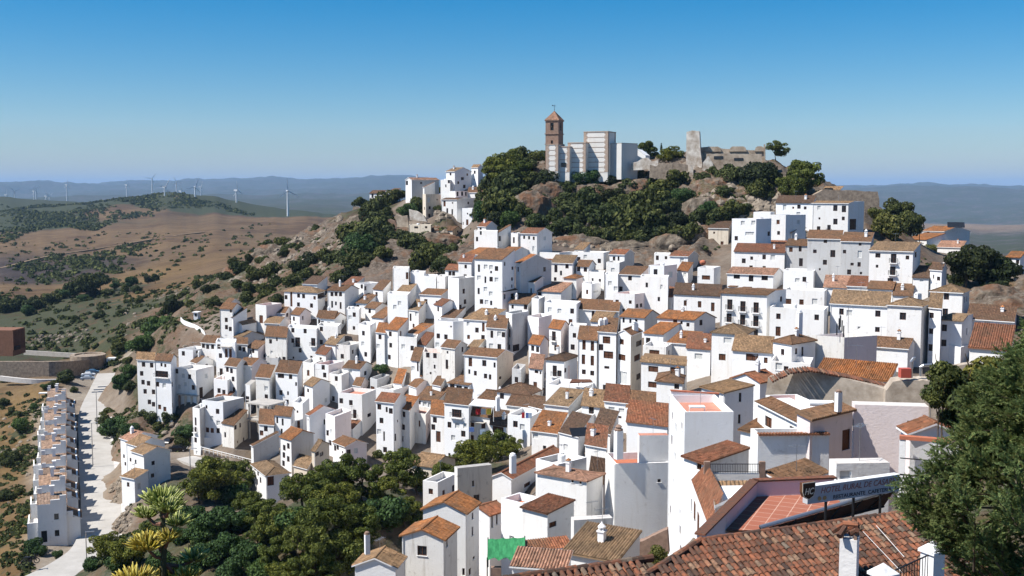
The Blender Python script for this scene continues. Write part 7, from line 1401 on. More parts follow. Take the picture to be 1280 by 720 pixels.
track('dirt_track',((213,243,2330),(212,247,2290),(219,252,2250),(221,257,2200)),9); track('dirt_track',((0,335,950),(60,322,1050),(150,312,1120),(260,300,1250)),2.5)
print('structures',round(time.time()-T0,1))
# ------------------------------------------------------------------ trees: a few prototypes, copied
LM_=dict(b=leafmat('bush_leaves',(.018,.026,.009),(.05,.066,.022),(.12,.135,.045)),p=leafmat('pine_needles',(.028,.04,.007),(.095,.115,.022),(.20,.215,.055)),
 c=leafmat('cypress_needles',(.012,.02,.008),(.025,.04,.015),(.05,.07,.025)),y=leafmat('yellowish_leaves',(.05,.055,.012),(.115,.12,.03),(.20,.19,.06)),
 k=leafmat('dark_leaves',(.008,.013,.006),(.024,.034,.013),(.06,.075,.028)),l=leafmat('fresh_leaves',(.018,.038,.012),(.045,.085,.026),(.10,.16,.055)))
def leafquad(b,p,n,up,sx,sy,m=0):
    n=n.normalized(); a=n.cross(up); a=a.normalized() if a.length>1e-3 else n.orthogonal().normalized(); c=n.cross(a)
    b.poly([p-a*sx-c*sy*.2,p-c*sy,p+a*sx-c*sy*.1,p+c*sy],m)
def rv(r): 
    while 1:
        v=Vector((r.uniform(-1,1),r.uniform(-1,1),r.uniform(-1,1)))
        if .05<v.length<1: return v
def crown_mesh(kind,seed,n,leaf):
    r=random.Random(seed); b=MB(); bl=[]
    if kind=='p':
        for i in range(34):
            a=r.uniform(0,2*PI); q=r.uniform(.05,.85)**.8; bl.append((Vector((math.cos(a)*q,math.sin(a)*q,r.uniform(-.6,.75)*(1-q*.55))),r.uniform(.15,.30),.8))
    elif kind=='c': bl=[(Vector((0,0,z)),.62*(1-abs(z+.2)/2.6)*.6,1.2) for z in [-1.2+.3*i for i in range(9)]]
    else:
        for i in range(12):
            v=rv(r); v=v.normalized()*r.uniform(.35,.66); v.z*=.75; bl.append((v,r.uniform(.28,.48),.85))
        bl.append((Vector((0,0,0)),.5,.9))
    tot=sum(x[1]**2 for x in bl)
    for c,R_,sq in bl:
        for i in range(int(n*R_*R_/tot)):
            v=rv(r).normalized()*R_*r.uniform(.62,1.05)**.6; v.z*=sq
            if v.z<-.45*R_ and r.random()<.5: continue
            nn=(v.normalized()+rv(r)*.9); leafquad(b,c+v,nn,Z3+rv(r)*.5,leaf*r.uniform(.5,1.1),leaf*r.uniform(.7,1.5))
    return b
def trunk_mesh(seed):
    r=random.Random(seed); b=MB(); pts=[Vector((r.uniform(-.05,.05)*i,r.uniform(-.05,.05)*i,i/5)) for i in range(6)]; b.tube(pts,[.09,.075,.065,.055,.045,.02],6)
    for k in range(5):
        p=pts[3].lerp(pts[5],k/5); a=r.uniform(0,2*PI); b.tube([p,p+Vector((math.cos(a)*.3,math.sin(a)*.3,.1)),p+Vector((math.cos(a)*.5,math.sin(a)*.5,.25))],[.035,.025,.01],5)
    return b
PROT={}
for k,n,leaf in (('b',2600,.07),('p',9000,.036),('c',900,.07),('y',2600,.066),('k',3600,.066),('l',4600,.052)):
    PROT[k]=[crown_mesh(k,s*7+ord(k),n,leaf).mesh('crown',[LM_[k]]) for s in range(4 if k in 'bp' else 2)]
TR=[trunk_mesh(s).mesh('trunk',[M['trunk']]) for s in range(3)]
KNAME=dict(b='bush',p='pine_tree',c='cypress_tree',y='bush',k='broad_tree',l='leafy_tree')
# each tree is set down where its crown's bearing meets the ground
def seat(x,y,z,r,k):
    want={'p':1.25,'c':1.3,'l':.95}.get(k,.55)*r; S=np.linspace(.72,1.45,220); g=S*z-height(np.c_[S*x,S*y]); e=g-want
    ok=[i for i in range(219) if e[i]*e[i+1]<=0]
    i=min(ok,key=lambda i: abs(S[i]-1)) if ok else int(np.argmin(abs(e)+abs(S-1)*r*8)); s=S[i]; return x*s,y*s,z*s,r*s
TREES=[seat(*t[:3],t[3],t[4])+t[4:] for t in TREES]
hs=height([(t[0],t[1]) for t in TREES])
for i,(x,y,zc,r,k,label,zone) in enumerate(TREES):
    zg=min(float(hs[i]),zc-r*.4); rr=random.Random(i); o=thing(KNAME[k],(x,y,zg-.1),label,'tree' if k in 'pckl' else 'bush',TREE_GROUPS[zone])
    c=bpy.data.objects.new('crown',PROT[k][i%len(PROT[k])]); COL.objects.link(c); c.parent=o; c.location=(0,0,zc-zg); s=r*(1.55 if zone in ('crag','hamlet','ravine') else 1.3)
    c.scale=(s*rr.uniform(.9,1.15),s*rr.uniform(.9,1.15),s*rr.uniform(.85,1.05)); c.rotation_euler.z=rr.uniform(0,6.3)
    t_=bpy.data.objects.new('trunk',TR[i%3]); COL.objects.link(t_); t_.parent=o; t_.scale=(r*.9,r*.9,max(.4,zc-zg+r*.3)); t_.rotation_euler.z=rr.uniform(0,6)
# ------------------------------------------------------------------ scrub too many to count: one mesh of small leafy clumps, and loose rocks
def scatter(name,mat,regions,seed,leaf,nl):
    r=random.Random(seed); b=MB(); pts=[]
    for (poly,n,s0,s1) in regions:
        xs=[p[0] for p in poly]; ys=[p[1] for p in poly]
        k=0
        while k<n:
            px,py=r.uniform(min(xs),max(xs)),r.uniform(min(ys),max(ys)); ins=False; j=len(poly)-1
            for q in range(len(poly)):
                (xa,ya),(xb,yb)=poly[q][:2],poly[j][:2]
                if (ya>py)!=(yb>py) and px<(xb-xa)*(py-ya)/(yb-ya)+xa: ins=not ins
                j=q
            if not ins: continue
            k+=1
            d=sum(p[2]/((p[0]-px)**2+(p[1]-py)**2*9+4) for p in poly)/sum(1/((p[0]-px)**2+(p[1]-py)**2*9+4) for p in poly)
            q=at(px,py,d*r.uniform(.97,1.03)); pts.append((q.x,q.y,r.uniform(s0,s1)**1.0))
    zs=height([(p[0],p[1]) for p in pts])
    for (x,y,s),z in zip(pts,zs):
        m=nl
        for i in range(m):
            v=rv(r); v=v.normalized()*s*r.uniform(.6,1); v.z=abs(v.z)*.75; leafquad(b,Vector((x,y,float(z)))+v,v.normalized()+rv(r)*.8,Z3+rv(r)*.5,s*leaf*r.uniform(.6,1.2),s*leaf*r.uniform(.7,1.4))
    return b.build(name,mat,None,kind='stuff')
scatter('hillside_scrub',LM_['b'],[
 ([(0,375,650),(120,375,600),(230,350,600),(330,320,640),(360,345,480),(260,395,400),(190,430,350),(140,448,380),(0,440,420)],560,.5,2.2),
 ([(230,395,350),(400,290,420),(440,300,370),(400,345,345),(300,375,340),(215,455,292),(200,430,330)],520,.4,1.5),
 ([(0,490,335),(90,480,330),(60,560,262),(35,650,208),(45,700,182),(0,718,180)],360,.3,1.2),
 ([(130,500,300),(170,470,290),(180,520,262),(235,555,246),(165,590,225),(140,540,262)],380,.3,1.1),
 ([(600,225,360),(860,215,345),(1000,225,335),(1040,250,320),(900,300,305),(640,300,310),(500,310,345),(470,300,370)],640,.4,1.6),
 ([(226,395,330),(262,430,300),(300,400,300),(400,350,330),(420,300,370),(300,370,345)],260,.3,1.1),
 ([(120,660,170),(170,600,200),(260,640,150),(320,720,112),(120,720,130)],200,.4,1.2),
 ([(1120,285,300),(1260,345,290),(1280,420,190),(1230,410,195),(1210,370,210)],90,.4,1.3)],3,.34,34)
scatter('plateau_scrub',LM_['b'],[
 ([(0,256,2700),(130,254,2400),(215,242,2330),(270,256,2150),(320,266,2000),(200,268,2000),(0,272,2200)],1100,2.5,6),
 ([(0,272,2300),(120,268,2100),(200,272,1900),(120,290,1450),(0,305,1250)],900,2,5),
 ([(0,300,1250),(150,292,1350),(330,285,1450),(380,300,900),(330,330,640),(180,350,640),(0,375,640)],330,1.0,3.2),
 ([(0,330,950),(60,320,1050),(160,312,1100),(200,300,1150),(150,335,800),(60,350,760)],380,1.5,3.5)],5,.42,16)
def rocks(name,regions,seed):
    r=random.Random(seed); b=MB(); pts=[]
    for (x0,y0,x1,y1,d0,d1,n,s0,s1) in regions:
        for i in range(n):
            f,g=r.random(),r.random(); q=at(x0+(x1-x0)*f,y0+(y1-y0)*g,d0+(d1-d0)*g); pts.append((q.x,q.y,r.uniform(s0,s1)))
    zs=height([(p[0],p[1]) for p in pts])
    for (x,y,s),z in zip(pts,zs):
        c=Vector((x,y,float(z)+s*.1)); n=7; rings=[]
        for j,(q,zz) in enumerate(((.9,-.5),(1,.1),(.65,.55),(.15,.75))):
            rings.append([c+Vector((math.cos(2*PI*k/n)*q*s*r.uniform(.7,1.15),math.sin(2*PI*k/n)*q*s*r.uniform(.7,1.15),zz*s*r.uniform(.75,1.2))) for k in range(n)])
        for A,B in zip(rings[:-1],rings[1:]):
            for k in range(n): b.poly([A[k],A[(k+1)%n],B[(k+1)%n],B[k]])
        b.poly(rings[-1])
    return b.build(name,M['boulder'],None,kind='stuff')
M['boulder']=worn('grey_boulder',(.27,.225,.175),.45,.9,c2=(.12,.095,.07))
rocks('loose_rocks',[(150,385,240,412,520,370,60,.5,1.4),(40,400,110,420,470,440,60,.4,1.2),(290,300,430,345,430,360,160,.6,1.9),(640,225,860,290,350,318,170,.6,2.0),(870,225,1010,275,332,308,150,.7,2.2),(400,280,560,330,380,330,150,.6,1.8),(138,575,168,650,226,188,300,.2,.8),(640,285,1000,312,312,304,150,.5,1.6),(170,470,240,540,290,250,60,.4,1.0),(1190,370,1280,420,210,190,40,.5,1.6),(0,480,90,620,330,220,60,.3,.9),(330,560,420,620,0,0,0,0,0)],9)
# craggy rock faces below the castle and the hilltop houses
import bmesh
from mathutils import noise
t=NT('crag_rock'); p_=t.pos(); ck=t.noise(t.scaled(p_,(1,1,.45)),.55,7,.72); c_=t.ramp(ck,[(.30,(.035,.028,.022)),(.46,(.12,.095,.07)),(.6,(.20,.165,.125)),(.75,(.33,.29,.24))]); c_=t.mix(t.ramp(t.noise(p_,.16,4,.7),[(.48,0.0),(.62,.7)]),c_,(.17,.075,.035)); t.bump(ck,.9,.9); M['crag']=t.col(c_)
for i,(px,py,d_,a,b_,c) in enumerate(((905,240,327,13,6,8),(940,248,322,10,6,6),(880,262,318,8,5,6),(975,240,331,8,5,6),(662,262,326,9,5,9),(685,240,336,7,4,6),(735,240,338,14,5,4),(800,236,338,12,5,5),(448,285,384,8,5,7),(470,300,362,9,5,6),(545,300,346,9,5,4),(720,303,309,13,4,3),(790,309,307,12,4,3),(845,303,306,9,4,4),(655,296,313,8,4,3),(875,292,306,8,4,4),(640,250,345,8,5,7),(340,318,408,11,6,6),(300,340,392,9,6,4),(1245,375,206,7,4,5),(1268,395,190,6,4,5))):
    q=at(px,py,d_); bm=bmesh.new(); bmesh.ops.create_icosphere(bm,subdivisions=4,radius=1); s_=Vector((i*7.3,i*3.1,0))
    for v in bm.verts:
        w_=Vector((v.co.x*a,v.co.y*b_,v.co.z*c)); n_=noise.ridged_multi_fractal(w_*.16+s_,.9,2.1,5,1.0,2.0)*.5+noise.noise(w_*.5+s_)*.3; v.co=w_*(.72+.24*n_)
    me=bpy.data.meshes.new('rock_face'); bm.to_mesh(me); bm.free(); me.materials.append(M['crag']); o=bpy.data.objects.new('rock_face',me); COL.objects.link(o); o.location=q+Vector((0,b_*.45,-c*.25)); tag(o,kind='structure')
print('trees',round(time.time()-T0,1))
# ------------------------------------------------------------------ tree and bush placement helper ends; near roofs of real barrel tiles
def barrel(name): 
    t=NT(name); g=t.node('ShaderNodeNewGeometry'); p=t.pos()
    c=t.ramp(g.outputs['Random Per Island'],[(0,(.05,.032,.026)),(.3,(.12,.055,.035)),(.55,(.19,.073,.04)),(.8,(.27,.10,.052)),(.93,(.24,.15,.095)),(1,(.14,.115,.09))])
    c=t.mix(t.ramp(t.noise(p,6,5,.7),[(.45,0.0),(.62,.85)]),c,(.07,.05,.038)); c=t.mix(t.ramp(t.noise(p,13,4,.7),[(.62,0.0),(.72,.5)]),c,(.36,.31,.23))
    t.bump(t.noise(p,40,4,.7),.4,.01); return t.col(c)
M['barrel']=barrel('old_barrel_tiles')
def tile_field(mb,A,B,n,length,drop,pitch=.205,expo=.31,seed=1,clip=None):
    """rows of barrel tiles from ridge line A-B running down along n (horizontal unit) with the given drop per metre"""
    r=random.Random(seed); e=(B-A).normalized(); L=(B-A).length; dn=(n-Z3*drop).normalized(); up=e.cross(dn); up=up if up.z>0 else -up
    for i in range(int(L/pitch)):
        for j in range(int(length/expo)):
            p=A+e*(pitch*(i+.5)+r.uniform(-.012,.012))+dn*(expo*j+r.uniform(-.02,.02))
            if clip and not clip(p): continue
            q=p+dn*(expo+.09); ya=r.uniform(-.012,.012); R0,R1=.072,.088
            for sgn,(pa,pb,ra,rb,off) in ((1,(p+up*.035,q+up*.055,R0,R1,0)),(-1,(p+e*pitch/2+up*.0,q+e*pitch/2+up*.01,.088,.072,0))):
                v=len(mb.v); N=6
                for c_,rr_ in ((pa,ra),(pb,rb)):
                    for k in range(N+1):
                        a=PI*k/N; mb.v.append(tuple(c_+e*(math.cos(a)*rr_+ya)+up*(math.sin(a)*rr_*.85*sgn)))
                for k in range(N): mb.f.append((v+k,v+k+1,v+N+2+k,v+N+1+k)); mb.m.append(0); mb.uv.append([(0,0)]*4)
                if sgn>0:   # visible thickness at the lower mouth
                    w=len(mb.v)
                    for k in range(N+1): a=PI*k/N; mb.v.append(tuple(pb+e*(math.cos(a)*(rb-.018)+ya)+up*(math.sin(a)*(rb-.018)*.85)))
                    for k in range(N): mb.f.append((v+N+1+k,v+N+2+k,w+k+1,w+k)); mb.m.append(0); mb.uv.append([(0,0)]*4)
def capline(mb,A,B,r=.115,seed=0):
    rr=random.Random(seed); n=max(1,int((B-A).length/.36)); d=(B-A).normalized()
    for i in range(n):
        p=A.lerp(B,i/n)+Z3*rr.uniform(-.012,.012); q=p+d*.44; mb.tube([p,q],[r*.88,r*1.08],9,0)
def vplane(A,B,n,length,drop,mat,parent,name='wall',off=.06):
    b=MB(); b.poly([A-Z3*off,B-Z3*off,B+n*length-Z3*(drop*length+off),A+n*length-Z3*(drop*length+off)]); return b.build(name,mat,parent)
A,B=at(875,676,34.5),at(1125,643,37.5); B.z=A.z; e=(B-A).normalized(); n=Vector((e.y,-e.x,0)); n=n if n.y<0 else -n
hr=thing('near_house',A-Z3*4,'nearest house with weathered red barrel tile roof at bottom right','house')
b=MB(); hip=(at(805,720,32.5)-A)
def clipL(p): q=p-A; s=q.dot(n)/max(1e-6,hip.dot(n)); return q.dot(e)>hip.dot(e)*s-.02
def clipA(p): q=p-B; return clipL(p) and q.dot(e)<.12+.45*max(0,q.dot(n))
tile_field(b,A-e*6,B+e*2.5,n,5.2,.375,seed=3,clip=clipA); b.build('roof',M['barrel'],hr)
b=MB(); c0=A+hip*3.6; b.poly([A-Z3*.05,c0-Z3*.05,B+n*5.2+e*2.3-Z3*(.375*5.2+.05),B-Z3*.05]); b.build('roof_boarding',M['darkwood'],hr)
b=MB(); capline(b,A,B,seed=1); capline(b,A+hip*3.3,A,seed=2); b.build('ridge_cap',M['barrel'],hr)
l2=-e*2.6+n*.4-Z3*.95; b=MB(); k_=hip.normalized()
for i in range(22):
    s=i/22*3.2; p=A+hip*s
    for j in range(6):
        q=p+l2.normalized()*(.3+.36*j); d2=l2.normalized(); b.tube([q+Z3*.03,q+d2*.46+Z3*.045],[.085,.1],7,0)
b.build('roof',M['barrel'],hr); b=MB(); b.poly([A-Z3*.04,A+l2-Z3*.04,A+hip*3.2+l2-Z3*.04,A+hip*3.2-Z3*.04]); b.build('roof_boarding',M['darkwood'],hr)
b=MB(); w0=[A+e*.3-Z3*.25+n*.2,B+e*.1-Z3*.25+n*.2,B+e*2.0+n*4.6-Z3*2.2,A+n*4.6-Z3*2.2]
for p,q in zip(w0,w0[1:]+w0[:1]): b.poly([p,q,q-Z3*6,p-Z3*6])
b.build('wall',M['w'],hr)
cpos=at(1061,713,33.6); b=MB(); cm=thing('chimney_stack',cpos,'white box chimney with broken tiles on top standing on the nearest roof','chimney')
zt=at(1061,671,33.6).z; X=Vector((math.cos(R(-25)),math.sin(R(-25)),0)); Y=Vector((-X.y,X.x,0)); b.obox(cpos+Z3*((zt-cpos.z)/2-.3),X*.26,Y*.3,Z3*((zt-cpos.z)/2+.3)); b.build('stack',M['w2'],cm)
b=MB(); t0=Vector((cpos.x,cpos.y,zt))
for s in (-1,1):
    for q in (-1,1): b.obox(t0+X*s*.2+Y*q*.22+Z3*.1,X*.05,Y*.06,Z3*.12)
b.build('vent_brick',M['brick'],cm); b=MB()
for i,(dx,dy,a) in enumerate(((-.3,.0,.5),(.28,.05,-.5),(.0,.3,.3),(-.15,-.3,1.2),(.2,-.28,-.9),(0,0,0))):
    p=t0+X*dx+Y*dy+Z3*.22; dr=(X*math.cos(a)+Y*math.sin(a)); b.tube([p-dr*.26-Z3*.08,p+dr*.1+Z3*.14],[.1,.085],7)
b.tube([t0+Z3*.4-X*.2,t0+Z3*.42+X*.25],.1,8); b.build('cap',M['barrel'],cm)
# white capped gate posts and iron railing at the right end of the near roof
for px,py,d_,lab in ((1166,690,33,'white gate post with pyramid cap under the big conifer'),(1104,719,30,'white gate post with pyramid cap cut by the bottom edge')):
    p=at(px,py,d_); g=thing('gate_post',p-Z3*1.5,lab,'post'); b=MB(); b.box(p-Z3*.75,.5,.5,1.5,0,.5); b.build('post',M['w'],g)
    b=MB(); b.box(p+Z3*.04,.62,.62,.08,0,.5); q=[p+Z3*.08+Vector((math.cos(.5+PI/4+k*PI/2)*.44,math.sin(.5+PI/4+k*PI/2)*.44,0)) for k in range(4)]
    for i in range(4): b.poly([q[i],q[(i+1)%4],p+Z3*.36])
    b.build('cap',M['w'],g)
p,q=at(1112,716,30.5),at(1160,694,32.5); b=MB()
for z in (0,-.75): b.tube([p+Z3*z,q+Z3*z],.025,5)
for i in range(15): s=p.lerp(q,i/14); b.tube([s-Z3*.8,s],.013,4)
b.build('iron_railing',M['iron'],None,'dark iron railing between the white capped gate posts',off=p,cat='railing')
b=MB(); p,q=at(1090,660,37),at(1130,700,33); b.tube([p+Z3*.25,q+Z3*.1],.009,5); b.tube([at(1075,664,36.5)+Z3*.1,at(1128,716,31)],.008,5); b.build('cable',M['whitepaint'],None,'two pale cables lying slanted over the nearest tile roof',off=p,cat='cable')
# red tiled terrace behind the ridge
t=NT('terrace_tiles'); p_=t.pos(); br=t.node('ShaderNodeTexBrick',{'Vector':t.node('ShaderNodeMapping',{'Vector':p_,'Rotation':(0,0,R(24))}).outputs[0],'Color1':(.33,.125,.08,1),'Color2':(.29,.105,.065,1),'Mortar':(.52,.33,.25,1),'Scale':1.0,'Mortar Size':.018,'Brick Width':.62,'Row Height':.62},offset=0); M['terr']=t.col(t.mix(t.ramp(t.noise(p_,1.2,4),[(.4,0.0),(.7,.35)]),br.outputs['Color'],(.30,.10,.06)))
f0,f1,f2,f3=at(906,672,41.3),at(946,627,46),at(1042,628,46.5),at(1075,660,41.5); zf=-13.05
tr=thing('roof_terrace',(f1.x,f1.y,zf-3),'red tiled roof terrace with pale pink parapet behind the nearest roof','terrace'); fl=[Vector((p.x,p.y,zf)) for p in (f0,f1,f2,f3)]
b=MB(); b.poly(fl[::-1]); b.build('floor',M['terr'],tr); M['lilac']=plaster('lilac_wash',(.64,.575,.59),(.6,.5,.5),.4)
b=MB(); cp_=MB()
for p,q in ((fl[0]+(fl[0]-fl[1])*.55,fl[1]),(fl[1],fl[2])):
    d_=(q-p).normalized(); nn=Vector((d_.y,-d_.x,0)); nn=nn if nn.y*0+nn.dot(fl[3]-fl[1])<0 else -nn
    b.obox((p+q)/2+nn*.14-Z3*1.7,(q-p)/2,nn*.14,Z3*2.35); m_=(p+q)/2+nn*.14+Z3*.68; cp_.obox(m_,(q-p)/2+d_*.1,nn*.2,Z3*.035)
b.build('parapet',M['lilac'],tr); cp_.build('coping',M['barrel'],tr)
b=MB(); b.poly([fl[0]-Z3*.1,fl[3]-Z3*.1,fl[3]-Z3*6,fl[0]-Z3*6]); b.poly([fl[3]-Z3*.1,fl[2]-Z3*.1,fl[2]-Z3*6,fl[3]-Z3*6]); b.build('wall',M['w'],tr)
# sign board on its iron frame
S0,S1=at(1006.5,619,37.2),at(1121,602.5,38.8); S1.z=at(1121,602.5,38.8).z; e=S1-S0; e.z=0; L=e.length; e.normalize(); nb=Vector((e.y,-e.x,0)); nb=nb if nb.y<0 else -nb
sg=thing('hotel_sign',S0-Z3*1.5,'long pale rural hotel sign board with dark shield emblem on iron frame','sign')
tilt=(S1.z-S0.z)/L; ee=(e+Z3*tilt*.55).normalized(); H=.30; Cb=(S0+S1)/2
b=MB(); b.obox(Cb,ee*(L/2),nb*.13,Z3*H); M['signgrey']=worn('sign_panel',(.47,.46,.47),.12,3); b.build('panel',M['signgrey'],sg); b=MB(); b.obox(Cb+Z3*(H+.012),ee*(L/2),nb*.14,Z3*.012); b.build('top_trim',M['whitepaint'],sg)
M['signred']=flat('sign_red',(.30,.10,.07),.6); M['signink']=flat('sign_ink',(.03,.03,.04),.6); M['signgold']=flat('sign_gold',(.45,.25,.1),.5); M['signcream']=flat('sign_cream',(.75,.66,.5),.5); M['signbrown']=flat('sign_brown',(.035,.018,.012),.4)
rotm=Vector((ee.x,ee.y,ee.z)).to_track_quat('X','Z').to_matrix().to_4x4()
def lettering(txt,pos,size,mat,parent,width=None,shear=0,bold=.0,name='lettering'):
    c=bpy.data.curves.new(name,'FONT'); c.body=txt; c.size=size; c.extrude=.004; c.shear=shear; c.offset=bold; c.align_x='LEFT'; c.materials.append(mat)
    o=bpy.data.objects.new(name,c); COL.objects.link(o); bpy.context.view_layer.update(); w_=o.dimensions.x or 1
    me=bpy.data.meshes.new_from_object(o.evaluated_get(bpy.context.evaluated_depsgraph_get())); bpy.data.objects.remove(o); bpy.data.curves.remove(c); o=bpy.data.objects.new(name,me); COL.objects.link(o)
    from mathutils import Matrix
    Xv=ee; Zv=nb; Yv=Zv.cross(Xv); sx=(width/w_) if width else 1
    m=Matrix((Xv*sx,Yv,Zv)).transposed().to_4x4(); m.translation=pos-wloc(parent); o.parent=parent; o.matrix_local=m; return o
P=lambda s,v: S0+ee*(L*s)+nb*.136+Z3*v
lettering('HOTEL RURAL DE CASARES',P(.135,.035),.29,M['signred'],sg,L*.845,.25)
lettering('RESTAURANTE  CAFETERIA  &',P(.27,-.225),.19,M['signink'],sg,L*.70,0,.002)
for i in range(2):
    b=MB(); c_=P(.125+.055*i,-.14); b.tube([c_-nb*.01,c_+nb*.012],.075,14); b.build('dot',M['signgold'],sg)
sh=[(-.27,.30),(.27,.30),(.27,-.02),(.2,-.2),(0,-.31),(-.2,-.2),(-.27,-.02)]; c_=S0-ee*.10+nb*.16+Z3*.24
def shield(k,n0,n1,mat,name):
    b=MB(); f=[c_+ee*(x*k)+Z3*(y*k)+nb*n1 for x,y in sh]; g=[p-nb*(n1-n0) for p in f]; b.poly(f); b.poly(g[::-1])
    for i in range(7): j=(i+1)%7; b.poly([f[i],g[i],g[j],f[j]])
    return b.build(name,mat,sg)
shield(.99,0,.15,M['brownwood'],'emblem_body'); shield(1.0,.15,.162,M['signcream'],'emblem_rim'); shield(.9,.162,.172,M['signbrown'],'emblem'); lettering('HC',c_+nb*.178-ee*.2-Z3*.11,.31,M['signcream'],sg,.40,.3,.006)
fr=MB()
for s in (.25,.55,.85):
    p=P(s,-.3)-nb*.28; fr.tube([p+Z3*.1,p-Z3*1.25],.05,6)
a0,a1=at(950,660,37.3),at(1118,612,39.0); a0b,a1b=at(958,671,37.3),at(1105,633,38.9)
fr.tube([a0,a1],.055,6); fr.tube([a0b,a1b],.04,6)
for i in range(6): p=a0.lerp(a1,(i+.6)/6); q=a0b.lerp(a1b,(i+.15)/6); fr.tube([p,q],.02,4)
fr.build('frame',M['iron'],sg)
aw=MB(); q=Vector((.25,.95,0)); aw.poly([a0+q*.05-Z3*.05,a1+q*.05-Z3*.05,a1+q*1.2-Z3*.4,a0+q*1.2-Z3*.4]); aw.poly([a0+q*.06-Z3*.08,a0b+q*.06,a1b+q*.06,a1+q*.06-Z3*.08])
aw.build('rolled_awning',M['brownwood'],None,'dark brown awning stretched behind the iron frame of the sign',off=a0,cat='awning'); aw=MB(); aw.tube([a0+Z3*.03,a1+Z3*.03],.075,8); 
aw.build('awning_tube',M['steel'],None,'silver awning roller tube sloping under the sign board',off=a0,cat='awning roller')
# low wall and tiles at the bottom centre edge
A,B=at(636,719,31.5),at(806,703,33.2); B.z=(A.z+B.z)/2; A.z=B.z; e=(B-A).normalized(); n=Vector((e.y,-e.x,0)); n=n if n.y<0 else -n
lr_=thing('near_house',A-Z3*3,'near low roof of big mossy barrel tiles at the bottom edge, centre','house')
b=MB(); tile_field(b,A-e*2,B,n,3.0,.42,pitch=.235,seed=8); b.build('roof',M['barrel'],lr_); b=MB(); capline(b,A-e*2,B+e*.2,.125,4); b.build('ridge_cap',M['barrel'],lr_)
b=MB(); b.poly([A-e*2-Z3*.05,B-Z3*.05,B+n*3-Z3*1.31,A-e*2+n*3-Z3*1.31]); b.build('roof_boarding',M['darkwood'],lr_); b=MB()
for p,q in ((A-e*2+n*.05,B+n*.05),(B+n*.05,B+n*2.8-Z3*1.2)): b.poly([p-Z3*.1,q-Z3*.1,q-Z3*5,p-Z3*5])
b.build('wall',M['w2'],lr_)
# broken brown wall below the tall white tower house
b=MB(); P0=at(800,688,88); outline(b,[(776,706)]+rag([(779,690),(800,678),(822,666),(833,660)],.7,4,4)+[(835,690),(815,700),(790,712)],90,.9); b.build('broken_wall',M['brick'],None,'broken brown brick wall rising to the right below the white tower house',off=P0,cat='wall')
# railing terrace
p,q=at(884,589,76),at(953,589,76); rl=thing('terrace_railing',p,'black iron terrace railing with brick posts above a tan tiled ledge','railing'); b=MB()
zt=at(884,580,76).z; zb=at(884,592,76).z; p.z=q.z=0
for z in (zt,zb+.12): b.tube([p+Z3*z,q+Z3*z],.03,5)
for i in range(34): s=p.lerp(q,i/33); b.tube([s+Z3*zb,s+Z3*zt],.016,4)
b.build('bars',M['iron'],rl); b=MB(); w=(q-p); b.obox((p+q)/2+Z3*(zb-.35)+Vector((0,.12,0)),w/2,Vector((0,.12,0)),Z3*.35); b.build('low_wall',M['w2'],rl)
for s in (p,q): b=MB(); b.box(s+Z3*((zt+zb)/2-.3)+Vector((0,.12,0)),.42,.3,zt-zb+.9); b.build('post',M['brick'],rl)
r0=at(890,598,74); ld=thing('tiled_ledge',r0,'small tan tiled ledge roof below the iron terrace railing','roof'); b=MB(); slab(b,[at(893,632,66),at(935,612,66),at(954,600,73),at(890,601,75)],[(0,0),(3,0),(3,6),(0,6)],.2); b.build('roof',[M['roof_t'],M['w']],ld); b=MB(); a=at(893,632,66.3); c=at(935,612,66.3); b.poly([a-Z3*.2,c-Z3*.2,c-Z3*7,a-Z3*7]); b.build('wall',M['w'],ld)
v=[at(886,656,66),at(904,634,66.5),at(884,594,78),at(865,600,79)]; ss=thing('side_house',v[0]-Z3*4,'narrow steep red-brown side roof below the iron railing','house')
b=MB(); slab(b,[v[3],v[0],v[1]+Z3*.9,v[2]+Z3*.9],[(0,0),(13,0),(13,3),(0,3)],.15,geo=True); b.build('roof',[M['rgeo_r'],M['w']],ss); b=MB()
wd_=[(6.0,-1.7,1.0,1.3),(9.3,-2.0,1.0,1.5),(3,-1.6,.9,1.2)]; dd=(v[0]-v[3]); dl=dd.length; b.poly([v[3]-Z3*.1,v[0]-Z3*.1,v[0]-Z3*9,v[3]-Z3*9]); b.poly([v[0]-Z3*.1,v[1]+Z3*.7,v[1]-Z3*9,v[0]-Z3*9]); b.build('wall',M['w'],ss)
du=dd.normalized(); nl=Vector((du.y,-du.x,0)).normalized(); nl=nl if nl.x<0 else -nl
for a,z,w,h in wd_: b=MB(); b.obox(v[3]+du*a+Z3*z+nl*.02,Vector((du.x,du.y,0)).normalized()*(w/2),nl*.03,Z3*h/2); b.build('window',M['brownwood'],ss)
A=at(897,563,78); 
# green tarp on poles
q=[at(609,699,93.5),at(657,698,93),at(656,672,97),at(610,674,97.5)]; gt=thing('tarp_shelter',q[0]-Z3*2.2,'bright green tarp stretched over a small patio, lower centre','tarp'); b=MB(); n_=10; G_=[[None]*(n_+1) for _ in range(n_+1)]
for i in range(n_+1):
    for j in range(n_+1):
        p=q[0].lerp(q[1],i/n_).lerp(q[3].lerp(q[2],i/n_),j/n_); G_[i][j]=p+Z3*(.04*math.sin(i*2.1+j*.6)-.22*math.sin(PI*i/n_)*math.sin(PI*j/n_)+(.16*((i*7)%3-1) if j==0 else 0))
for i in range(n_):
    for j in range(n_): b.poly([G_[i][j],G_[i+1][j],G_[i+1][j+1],G_[i][j+1]])
t=NT('green_tarp'); p_=t.pos(); M['tarp']=t.col(t.ramp(t.noise(t.scaled(p_,(4,1,1)),1.2,4,.7),[(.3,(.02,.13,.05)),(.7,(.045,.24,.095))])); b.build('tarp',M['tarp'],gt,smooth=True)
